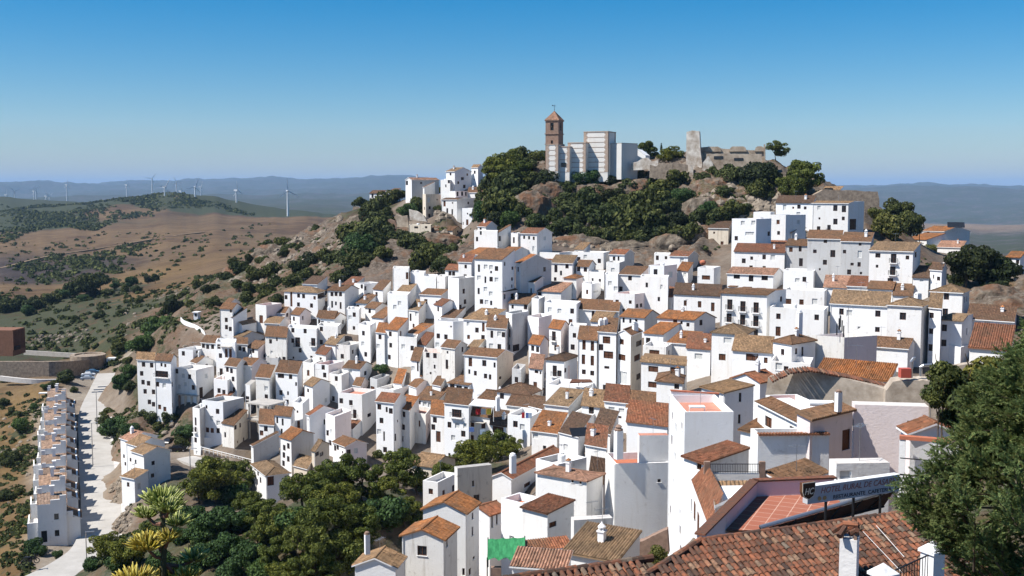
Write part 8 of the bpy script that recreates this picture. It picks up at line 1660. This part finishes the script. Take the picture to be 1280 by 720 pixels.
for s in q: b=MB(); b.tube([s-Z3*2.6,s+Z3*.15],.05,6); b.build('pole',M['iron'],gt)
b=MB(); c0=(q[0]+q[1])/2; b.box(c0-Z3*1.7+Vector((-.9,.6,0)),.9,.6,1.5); b.build('crate',M['brick'],None,'reddish crate or cupboard in the shade under the green tarp',off=c0,cat='cupboard')
b=MB(); p=at(658,712,88); b.tube([p-Z3*1,at(658,676,88)],.09,6); b.tube([at(658,683,88)-Vector((.5,0,0)),at(658,683,88)+Vector((.5,0,0))],.05,5); b.lathe(at(658,700,88),[(.1,-.3),(.16,-.1),(.16,.2),(.1,.3)],8); b.build('utility_pole',M['iron'],None,'black utility pole with insulators right of the green tarp',off=p,cat='pole')
# old stone wall with tile fringe
P0=at(1040,490,108); sw=thing('old_stone_wall',P0-Z3*3,'old weathered stone wall with a fringe of hanging tiles above the pink houses','wall'); b=MB(); sk=[(966,477),(988,467),(1010,464),(1030,467),(1060,473),(1090,480),(1114,486)]
outline(b,[(960,520)]+sk+[(1114,520)],109,1.4,yaw=-20); M['oldwall']=worn('lichened_masonry',(.50,.43,.35),.5,.8,c2=(.26,.21,.16)); b.build('wall',M['oldwall'],sw); b=MB(); r=random.Random(4)
for (x0,y0),(x1,y1) in zip(sk[:-1],sk[1:]):
    n_=int(math.hypot(x1-x0,y1-y0)/3.0)
    for i in range(n_): p=at(x0+(x1-x0)*i/n_,y0+(y1-y0)*i/n_,108.9); b.tube([p+Vector((0,1.2,.25)),p+Vector((r.uniform(-.03,.03),-.28,.06+r.uniform(-.05,.05)))],[.1,.115],7)
b.build('tile_fringe',M['barrel'],sw); b=MB(); p=at(1080,492,108.5); b.box(p+Vector((0,.3,0)),.6,.7,.75); b.build('window',M['glass'],sw)
P0=at(1140,490,104); b=MB(); outline(b,[(1108,520)]+rag([(1110,490),(1118,478),(1135,476),(1165,474),(1170,466)],.8,6,4)+[(1172,520)],105,2.5); sb=b.build('stone_block_wall',M['oldwall'],None,'rough stone wall block with metal flue pipes beside the ivy covered wall',off=P0,cat='wall')
for i,(pts,lab) in enumerate((([(1139,472),(1139,452),(1142,448),(1144,448)],'upright metal flue pipe on the rough stone wall block'),([(1151,470),(1151,459),(1154,457),(1166,456)],'bent metal flue pipe on the rough stone wall block'))):
    b=MB(); P=[at(x,y,105.5) for x,y in pts]; b.tube(P,.16,8); b.build('flue_pipe',M['steel'],None,lab,off=P[0],cat='pipe')
b=MB(); p=at(1131,466,105.3); b.box(p,1.0,.8,.9); b.build('red_box',flat('red_plastic',(.45,.09,.06),.5),None,'red box beside the metal flue pipe',off=p,cat='box')
b=MB(); P0=at(1185,470,84); outline(b,[(1168,510),(1168,478),(1172,468),(1182,461),(1205,455),(1222,452),(1222,510)],86,1.0); b.build('garden_wall',M['oldwall'],None,'old wall with curved dark coping behind the climbing bushes',off=P0,cat='wall')
# ------------------------------------------------------------------ agave stalks with flower clusters, close to the camera on the left
t=NT('agave_flower'); g=t.node('ShaderNodeNewGeometry'); uvc=t.node('ShaderNodeTexCoord').outputs['UV']; sx=t.node('ShaderNodeSeparateXYZ',{'Vector':uvc})
hue=t.ramp(g.outputs['Random Per Island'],[(0,(.22,.15,.025)),(.5,(.42,.33,.04)),(1,(.6,.52,.16))]); M['agave']=t.col(t.mix(t.ramp(sx.outputs[1],[(.15,1.0),(.75,0.0)]),hue,(.07,.11,.02))); t.b.inputs['Roughness'].default_value=.5
t=NT('agave_flower_green'); g=t.node('ShaderNodeNewGeometry'); uvc=t.node('ShaderNodeTexCoord').outputs['UV']; sx=t.node('ShaderNodeSeparateXYZ',{'Vector':uvc})
hue=t.ramp(g.outputs['Random Per Island'],[(0,(.13,.16,.03)),(.6,(.33,.36,.09)),(1,(.58,.58,.28))]); M['agaveg']=t.col(t.mix(t.ramp(sx.outputs[1],[(.3,1.0),(.85,0.0)]),hue,(.05,.10,.025))); t.b.inputs['Roughness'].default_value=.5
M['stalk']=worn('agave_stalk',(.075,.075,.04),.4,6); M['stalkred']=worn('agave_branch',(.20,.10,.07),.3,6)
ag=thing('agave_stalk',at(204,735,15)-Z3*3,'tall agave flower stalk with yellow-green brush clusters, nearest plant at lower left','agave')
b=MB(); b.tube([at(205,760,15)-Z3*2,at(204,720,15),at(205,680,15.05),at(203,640,15.1),at(202,618,15.1)],[.05,.046,.04,.034,.028],8); b.build('stem',M['stalk'],ag)
def cluster(c,r,n,mat,seed,flat_=.55,up=1.0):
    rr=random.Random(seed); b=MB()
    for i in range(int(n*1.4)):
        a=rr.uniform(0,2*PI); q=math.sqrt(rr.random()); el=q*1.12; d=Vector((math.sin(el)*math.cos(a),math.sin(el)*math.sin(a),math.cos(el)*up)).normalized(); base=c+Vector((d.x*r*.45,d.y*r*.45,d.z*r*.15-r*.1)); l=r*rr.uniform(.45,1.05); w=r*rr.uniform(.036,.064)
        s=d.orthogonal().normalized(); k=d.cross(s); v=len(b.v); prof=((.35,0),(1,.35),(1.05,.6),(.8,.85),(.3,1.0))
        for wd,tt in prof:
            for m in range(5): an=2*PI*m/5; b.v.append(tuple(base+d*(l*tt)+(s*math.cos(an)+k*math.sin(an))*w*wd))
        for j in range(4):
            for m in range(5): b.f.append((v+j*5+m,v+j*5+(m+1)%5,v+j*5+5+(m+1)%5,v+j*5+5+m)); b.m.append(0); b.uv.append([(0,prof[j][1]),(0,prof[j][1]),(0,prof[j+1][1]),(0,prof[j+1][1])])
        b.f.append(tuple(v+20+m for m in range(5))); b.m.append(0); b.uv.append([(0,1)]*5)
    return b
k15=15/F
for i,(px,py,rp_,n,mt,dd,br) in enumerate(((203,622,24,190,'agaveg',15.1,(203,640)),(211,632,19,120,'agaveg',14.9,(204,645)),(184,640,16,95,'agaveg',15.2,(202,655)),(222,650,17,80,'agaveg',15.5,(204,662)),(184,678,22,150,'agave',14.9,(204,698)),(198,674,18,110,'agave',15.2,(204,690)),(211,668,15,80,'agave',15.0,(204,685)),(243,694,18,70,'agaveg',15.4,(206,706)),(171,722,25,170,'agave',14.8,(205,740)),(232,718,20,110,'agave',15.1,(206,704)),(212,716,17,90,'agave',15.2,(205,735)))):
    c=at(px,py+rp_*.35,dd); o=cluster(c,rp_*k15*1.05,n,None,i).build('flower_cluster',M[mt],ag,smooth=True)
    b=MB(); p=at(br[0],br[1],15.05); m_=p.lerp(c,.5)-Z3*.05; b.tube([p,m_,c],[.03,.025,.02],6); b.build('branch',M['stalkred'],ag)
# ------------------------------------------------------------------ big conifer at the right, close to the camera
t=NT('conifer_sprays'); g=t.node('ShaderNodeNewGeometry'); oi=t.noise(t.pos(),.9,3,.6)
c_=t.ramp(g.outputs['Random Per Island'],[(0,(.065,.10,.04)),(.45,(.16,.235,.085)),(.85,(.28,.36,.14)),(1,(.38,.34,.11))]); c_=t.mix(t.ramp(oi,[(.5,0.0),(.72,.6)]),c_,(.155,.135,.035)); t.col(c_)
tr_=t.node('ShaderNodeBsdfTranslucent',{'Color':c_}); mx=t.node('ShaderNodeMixShader',{'Fac':.35}); t.l.new(t.b.outputs[0],mx.inputs[1]); t.l.new(tr_.outputs[0],mx.inputs[2]); t.l.new(mx.outputs[0],t.n['Material Output'].inputs['Surface']); M['conifer']=t.mat
r=random.Random(77); DC=14.5; tx=at(1345,560,DC); cn=thing('conifer_tree',Vector((tx.x,tx.y,-9)),'big green conifer filling the right edge of the picture','tree')
b=MB(); b.tube([Vector((tx.x,tx.y,-10)),Vector((tx.x,tx.y,-5)),Vector((tx.x-.1,tx.y,-1.6)),Vector((tx.x,tx.y,-.6))],[.22,.17,.08,.02],8); limbs=MB(); b.build('trunk',M['trunk'],cn)
OUT=[(396,1288),(420,1268),(445,1240),(465,1218),(480,1208),(500,1196),(520,1192),(540,1190),(560,1165),(575,1158),(590,1150),(602,1112),(615,1124),(628,1120),(645,1128),(660,1150),(680,1168),(700,1188),(720,1196),(760,1200)]
def edge(py):
    for (y0,x0),(y1,x1) in zip(OUT[:-1],OUT[1:]):
        if y0<=py<=y1: return x0+(x1-x0)*(py-y0)/(y1-y0)
    return 1290 if py<396 else 1200
def sprig_mesh(seed):
    """a feathery spray along +x: a twig with many short needles, as an array of quads"""
    r=random.Random(seed); Q=[]; d=Vector((1,0,0)); s=Vector((0,1,0)); n=Z3
    for i in range(14):
        f=i/14; q=d*f-n*(.10*f*f)
        for sd in (-1,1):
            for w in range(2):
                dv=(d*r.uniform(.5,1.0)+s*sd*r.uniform(.3,.9)+n*r.uniform(-.7,.7)).normalized(); nl=r.uniform(.16,.30)*(1.1-f*.6); e_=dv.cross(n+rv(r)*.5).normalized()*.036
                Q.append([tuple(v_) for v_ in (q-e_,q+e_,q+dv*nl+e_*.4,q+dv*nl-e_*.4)])
    return np.array(Q)
SM=[sprig_mesh(s) for s in range(6)]; parts=[]; nb_=0
def sprig(p,d,l):
    d=d.normalized(); s=d.cross(Z3+rv(r)*.6).normalized(); n=s.cross(d); m=np.array([d,s,n])*l; parts.append(SM[r.randrange(6)]@m+np.array(p))
def plume(tip,d,L):
    global nb_
    d=d.normalized(); a=d.orthogonal().normalized(); c=d.cross(a); base=tip-d*L; n=int(L/.030)
    for i in range(n):
        f=(i+r.random())/n; an=r.uniform(0,2*PI); w=(.05+.55*(1-f)); side=(a*math.cos(an)+c*math.sin(an)); q=base+d*(L*f)-Z3*(.10*L*(1-f)*f)
        sprig(q+side*.02,d*(.9)+side*r.uniform(.3,.9)+Z3*.15,r.uniform(.13,.24)*(1.15-.6*f)); nb_+=1
    limbs.tube([base-d*.25,base,tip-d*.1],[.02,.014,.004],4)
for it in range(330):
    if it<75: py=r.uniform(394,735); px=edge(py)+r.uniform(-4,9)
    else: py=r.uniform(385,770); px=edge(py)+8+r.random()**1.2*(1315-edge(py))
    inner=max(0,(px-edge(py))/110); dd=DC-.2-1.5*min(1.0,inner)**.8+r.uniform(-.15,.45)+(1.2 if r.random()<.12 else 0)
    plume(at(px,py,dd),Vector((-1.0+r.uniform(-.35,.35)+min(1.1,inner)*.55,-.45+r.uniform(-.5,.45),r.uniform(-.05,.75))),r.uniform(.45,1.0))
Q=np.concatenate(parts).reshape(-1,3).astype(np.float32); nq=len(Q)//4; me=bpy.data.meshes.new('foliage'); me.vertices.add(len(Q)); me.vertices.foreach_set('co',(Q-np.array(cn.location,dtype=np.float32)).ravel()); me.loops.add(len(Q)); me.loops.foreach_set('vertex_index',np.arange(len(Q),dtype=np.int32)); me.polygons.add(nq); me.polygons.foreach_set('loop_start',np.arange(0,len(Q),4,dtype=np.int32)); me.polygons.foreach_set('loop_total',np.full(nq,4,np.int32)); me.update(); me.materials.append(M['conifer'])
fo=bpy.data.objects.new('foliage',me); COL.objects.link(fo); fo.parent=cn; limbs.build('limb',M['trunk'],cn)
print('near plants',nb_,round(time.time()-T0,1))
# ------------------------------------------------------------------ small things on and around the houses
def small(name,label,cat,p,mb,mat,grp=None): return mb.build(name,mat,None,label,off=Vector(p),cat=cat,group=grp)
cols={'red':(.42,.03,.035),'blue':(.12,.2,.45),'pale blue':(.42,.52,.62),'yellow':(.65,.5,.06)}
for i,(x,c) in enumerate(((597,'red'),(603.5,'pale blue'),(610.5,'yellow'))):
    p=at(x,511,196); b=MB(); 
    for k in range(4): a=p+Vector((.22*k-.35,.04*(k%2),0)); q=p+Vector((.22*(k+1)-.35,.04*((k+1)%2),0)); b.poly([a,q,q-Z3*1.05,a-Z3*1.05]); b.poly([a+Vector((0,.03,0)),a+Vector((0,.03,-1.05)),q+Vector((0,.03,-1.05)),q+Vector((0,.03,0))])
    small('laundry_cloth',f'{c} cloth hanging on the laundry line in the centre','laundry',p,b,flat(c.replace(' ','_')+'_cloth',cols[c],.9),'laundry on the terrace line')
p0,p1=at(591,507,196),at(618,509,196); b=MB(); b.tube([p0,p1],.02,4); small('laundry_line','thin laundry line under the white canopy in the centre','line',p0,b,M['iron'])
q=[at(586,506,194),at(617,509,193.5),at(622,501,199),at(594,498,199.5)]; cv=thing('canopy',q[0],'white flat canopy over the laundry terrace','canopy'); b=MB(); slab(b,q,[(0,0)]*4,.15); b.build('sheet',[M['whitepaint'],M['whitepaint']],cv)
for s in q[:2]: b=MB(); b.tube([s-Z3*2.6,s],.05,5); b.build('pole',M['whitepaint'],cv)
for i,(x,y,c) in enumerate(((589.5,537,'blue'),(603,540,'pale blue'))):
    p=at(x,y,194); b=MB(); b.obox(p,Vector((.45,0,0)),Vector((0,.05,0)),Z3*.4); small('hung_cloth',('blue cloth on the balcony below the red laundry','pale blue cloth on the balcony below the yellow laundry')[i],'laundry',p,b,flat('cloth_'+'ab'[i],cols[c],.9),'cloths on the balconies')
for i,(x,c) in enumerate(((654,'red'),(659,'blue'),(663,'pale blue'))):
    p=at(x,517,178); b=MB(); b.obox(p-Z3*.3,Vector((.25,0,0)),Vector((0,.06,0)),Z3*.45); small('drying_clothes',f'{c} clothes drying on the white roof terrace','laundry',p,b,flat('garment_'+'abc'[i],cols[c],.9),'clothes drying on the roof terrace')
q=[at(712,478,190),at(741,477,190),at(738,474,194),at(715,474,194)]; pg=thing('pergola',q[0],'brown pergola roof on the walled terrace in the centre','pergola'); b=MB(); slab(b,q,[(0,0)]*4,.18); b.build('cover',[M['brownwood'],M['brownwood']],pg)
for s in q[:2]+[q[0].lerp(q[1],.5)]: b=MB(); b.tube([s-Z3*2.1,s],.07,5); b.build('post',M['whitepaint'],pg)
def panel(p,w,h,yaw,lab,cat='solar panel'):
    b=MB(); X=Vector((math.cos(yaw),math.sin(yaw),0)); Y=(Vector((-X.y,X.x,0))*.8+Z3*.6); b.obox(p,X*(w/2),Y*(h/2),X.cross(Y)*.04); o=small('solar_panel',lab,cat,p,b,M['glass']); b=MB(); b.tube([p-Z3*.9,p],.04,4); b.build('stand',M['iron'],o)
panel(at(724,540,156),2.6,1.6,.3,'dark solar panel on a low roof, lower centre'); panel(at(1195,281,342),5,2.6,-.3,'dark solar panel on the far white gabled house at right')
b=MB(); p=at(1027,504,92.5); d_=Vector((1,-.18,0)).normalized(); b.tube([p-d_*1.0,p-d_*.97,p+d_*.97,p+d_*1.0],[.2,.27,.27,.2],12); small('water_tank','white cylindrical solar water tank on the pink roof terrace','water tank',p,b,M['whitepaint'])
# slim round chimneys seen in the photograph
for i,(x,y0,y1,d_,r0,lab) in enumerate(((999,386,412,176,.5,'tall white chimney with rounded top right of the dormered hotel'),(773,531,565,126,.55,'white chimney with red brick neck and tile cap on the corner terrace'),(751,398,412,200,.5,'left one of two white chimneys on the brown-shuttered apartments'),(756.5,397,410,200,.5,'right one of two white chimneys on the brown-shuttered apartments'),(794,402,418,198,.55,'white chimney on the gabled apartment wing'),(641,566,584,148,.5,'white chimney on the large red-brown roof, lower centre'),(784,510,522,165,.4,'slim white chimney in front of the ribbed brown roof'),(459,664,682,101,.3,'brick topped chimney on the dull tan roof by the pines'),(622,495,508,190,.4,'white round-capped chimney right of the laundry canopy'),(563,492,500,206,.35,'white chimney between the brown roofs in the centre'),(1048,487,502,86,.28,'white chimney topped with broken tiles on the pink house'),(1147,365,377,188,.6,'square white chimney left of the square tower house'))):
    p=at(x,y1,d_); h=at(x,y0,d_).z-p.z; c=thing('roof_chimney',p-Z3*.8,lab,'chimney'); b=MB(); b.box(p+Z3*(h*.4-.4),r0*1.5,r0*1.5,h*.8+.8,0,.4); b.build('stack',M['w'],c); b=MB(); b.lathe(p+Z3*h*.8,[(r0*.95,0),(r0*.95,h*.05),(r0*.6,h*.07),(r0*.6,h*.12),(r0*.8,h*.13),(r0*.35,h*.2),(.02,h*.22)],10); b.build('cap',M['w'] if i not in (1,7,10) else M['brick'],c)
# roof dormers of the hotel
for i,(x,y) in enumerate(((915,361),(932,362.5),(949,364))):
    p=at(x,y+2,229.5); d_=thing('dormer_window',p,('left','middle','right')[i]+' of the three small dormers on the hotel roof','dormer','dormers on the hotel roof'); X=Vector((.9,-.42,0)).normalized(); Y=Vector((.42,.9,0)).normalized(); b=MB(); b.obox(p+Y*1.0,X*.75,Y*1.0,Z3*.75); b.build('wall',M['w'],d_); b=MB(); b.obox(p-Y*.02+Z3*.02,X*.48,Y*.03,Z3*.5); b.build('pane',M['glass'],d_); b=MB(); b.obox(p+Y*.9+Z3*.8,X*.9,Y*1.15,Z3*.08); b.build('roof',M['roof_b'],d_)
# mast with aerials in front of the pale tan roofs
p=at(1050,424,160); ms=thing('aerial_mast',p,'cluster of dark vertical aerials on a mast before the pale tan roofs','aerial'); b=MB(); b.tube([p-Z3*.5,at(1050,392,160)],.06,5); b.build('mast',M['steel'],ms)
for dx,dz in ((-.5,1.4),(-.2,2.2),(.25,1.9),(.5,1.1),(0,2.6)): b=MB(); b.tube([p+Vector((dx,0,dz-.8)),p+Vector((dx,0,dz+.9))],.09,5); b.build('aerial',M['iron'],ms)
p=at(1060,430,158); b=MB(); b.tube([p-Z3*.5,at(1060.5,383,158)],.035,5); small('thin_mast','thin pale mast right of the aerial cluster','mast',p,b,M['steel'])
b=MB(); p=at(1178,330,214); b.lathe(p,[(.02,0),(.3,.04),(.5,.16),(.55,.22)],12); so=small('satellite_dish','grey satellite dish beside the big dark tree','satellite dish',p,b,M['steel']); b=MB(); b.tube([p-Z3*1.2,p],.04,5); b.build('stand',M['steel'],so)
b=MB(); p=at(878.5,329,247); b.lathe(p,[(.1,-.5),(.6,-.2),(.75,.2),(.6,.55),(.1,.75)],12); small('terracotta_pot','round orange pot on top of the white tower with the wide brown window','pot',p,b,M['deck_o'])
# terrace furniture on the white tower house
p=at(871,524,113.5); sf=thing('swing_seat',p,'white hammock seat on the shaded terrace of the tall white tower house','seat'); b=MB(); b.obox(p+Z3*.45,Vector((.75,0,0)),Vector((0,.35,0)),Z3*.08); b.build('seat',M['whitepaint'],sf); b=MB(); b.obox(p+Z3*1.35,Vector((.8,0,0)),Vector((0,.5,0)),Z3*.06); b.build('canopy',M['whitepaint'],sf)
for s in (-1,1): b=MB(); b.tube([p+Vector((s*.95,-.3,-.2)),p+Vector((s*.75,0,1.4))],.035,5); b.build('leg',M['whitepaint'],sf)
# white low wall around the white tower terrace back and red coping
p0,p1=at(838.5,489,121.5),at(899,493,121.8); tb_=thing('terrace_back_wall',p0-Z3*2,'shaded terrace back wall with dark red coping on the white tower house','wall'); w_=(p1-p0); b=MB(); b.obox((p0+p1)/2-Z3*1.6+Vector((0,.2,0)),w_/2,Vector((0,.2,0)),Z3*1.6); b.build('wall',M['w'],tb_); b=MB(); b.obox((p0+p1)/2+Z3*.06+Vector((0,.2,0)),w_/2,Vector((0,.3,0)),Z3*.06); b.build('coping',M['deck_o'],tb_)
# porch of the gabled house by the conifer
p=at(1150,565,71); pc=thing('porch',p-Z3*2,'open white porch with pillar and red beam below the gabled house','porch'); X=Vector((.93,-.36,0)); Y=Vector((.36,.93,0)); b=MB(); b.obox(p+X*1.6+Z3*.9,X*2.9,Y*.25,Z3*.12); b.build('beam',M['deck_o'],pc)
for s in (-1.1,1.0,3.8): b=MB(); b.obox(p+X*s-Z3*1.2,X*.2,Y*.2,Z3*2.0); b.build('pillar',M['w'],pc)
b=MB(); b.obox(p+X*1.4-Z3*1.4-Y*.9,X*2.6,Y*.03,Z3*.05); b.obox(p+X*1.4-Z3*.3-Y*.9,X*2.6,Y*.03,Z3*.03); b.build('rail',M['iron'],pc)
# ------------------------------------------------------------------ air
t=bpy.data.materials.new('air'); t.use_nodes=True; n_=t.node_tree; n_.nodes.remove(n_.nodes['Principled BSDF']); pv=n_.nodes.new('ShaderNodeVolumePrincipled'); pv.inputs['Color'].default_value=(.42,.66,1,1); pv.inputs['Density'].default_value=4.6e-5; pv.inputs['Density Attribute'].default_value=''; pv.inputs['Anisotropy'].default_value=.0
n_.links.new(pv.outputs[0],n_.nodes['Material Output'].inputs['Volume']); t.cycles.homogeneous_volume=True
b=MB(); b.obox(Vector((0,0,-790)),Vector((46000,0,0)),Vector((0,46000,0)),Z3*1210); hzb=b.build('haze',t,None,kind='stuff')




# ------------------------------------------------------------------ light
SUN_AZ,SUN_EL=(-1.0,-.28),53.0
w=bpy.data.worlds.new('World'); scene.world=w; w.use_nodes=True
nt=w.node_tree; bg=nt.nodes['Background']; sky=nt.nodes.new('ShaderNodeTexSky'); sky.sky_type='NISHITA'; sky.sun_disc=False
sky.sun_elevation=R(SUN_EL); sky.sun_rotation=math.atan2(SUN_AZ[0],SUN_AZ[1]); sky.altitude=400; sky.air_density=1.0; sky.dust_density=.35; sky.ozone_density=3.0
hs_=nt.nodes.new('ShaderNodeHueSaturation'); hs_.inputs['Saturation'].default_value=1.68; hs_.inputs['Hue'].default_value=.491; hs_.inputs['Value'].default_value=1.2
nt.links.new(sky.outputs[0],hs_.inputs['Color']); tn=nt.nodes.new('ShaderNodeMix'); tn.data_type='RGBA'; tn.blend_type='MULTIPLY'; tn.inputs[0].default_value=1; tn.inputs[7].default_value=(.95,.96,1.08,1)
nt.links.new(hs_.outputs[0],tn.inputs[6]); nt.links.new(tn.outputs[2],bg.inputs[0]); bg.inputs[1].default_value=.052
sd=Vector((SUN_AZ[0],SUN_AZ[1],0)).normalized()*math.cos(R(SUN_EL))+Vector((0,0,math.sin(R(SUN_EL))))
sun=bpy.data.objects.new('sun',bpy.data.lights.new('sun','SUN')); COL.objects.link(sun); sun.data.energy=4.7; sun.data.angle=R(.53); sun.data.color=(1,.955,.89)
sun.rotation_euler=sd.to_track_quat('Z','Y').to_euler()
vs=scene.view_settings; vs.view_transform='Standard'; vs.look='None'; vs.gamma=1; vs.use_curve_mapping=False; vs.exposure=.72
scene.cycles.max_bounces=6; scene.cycles.diffuse_bounces=3; scene.cycles.volume_bounces=0; scene.cycles.use_denoising=True; scene.cycles.use_adaptive_sampling=True; scene.cycles.adaptive_threshold=.02
print('script',round(time.time()-T0,1))
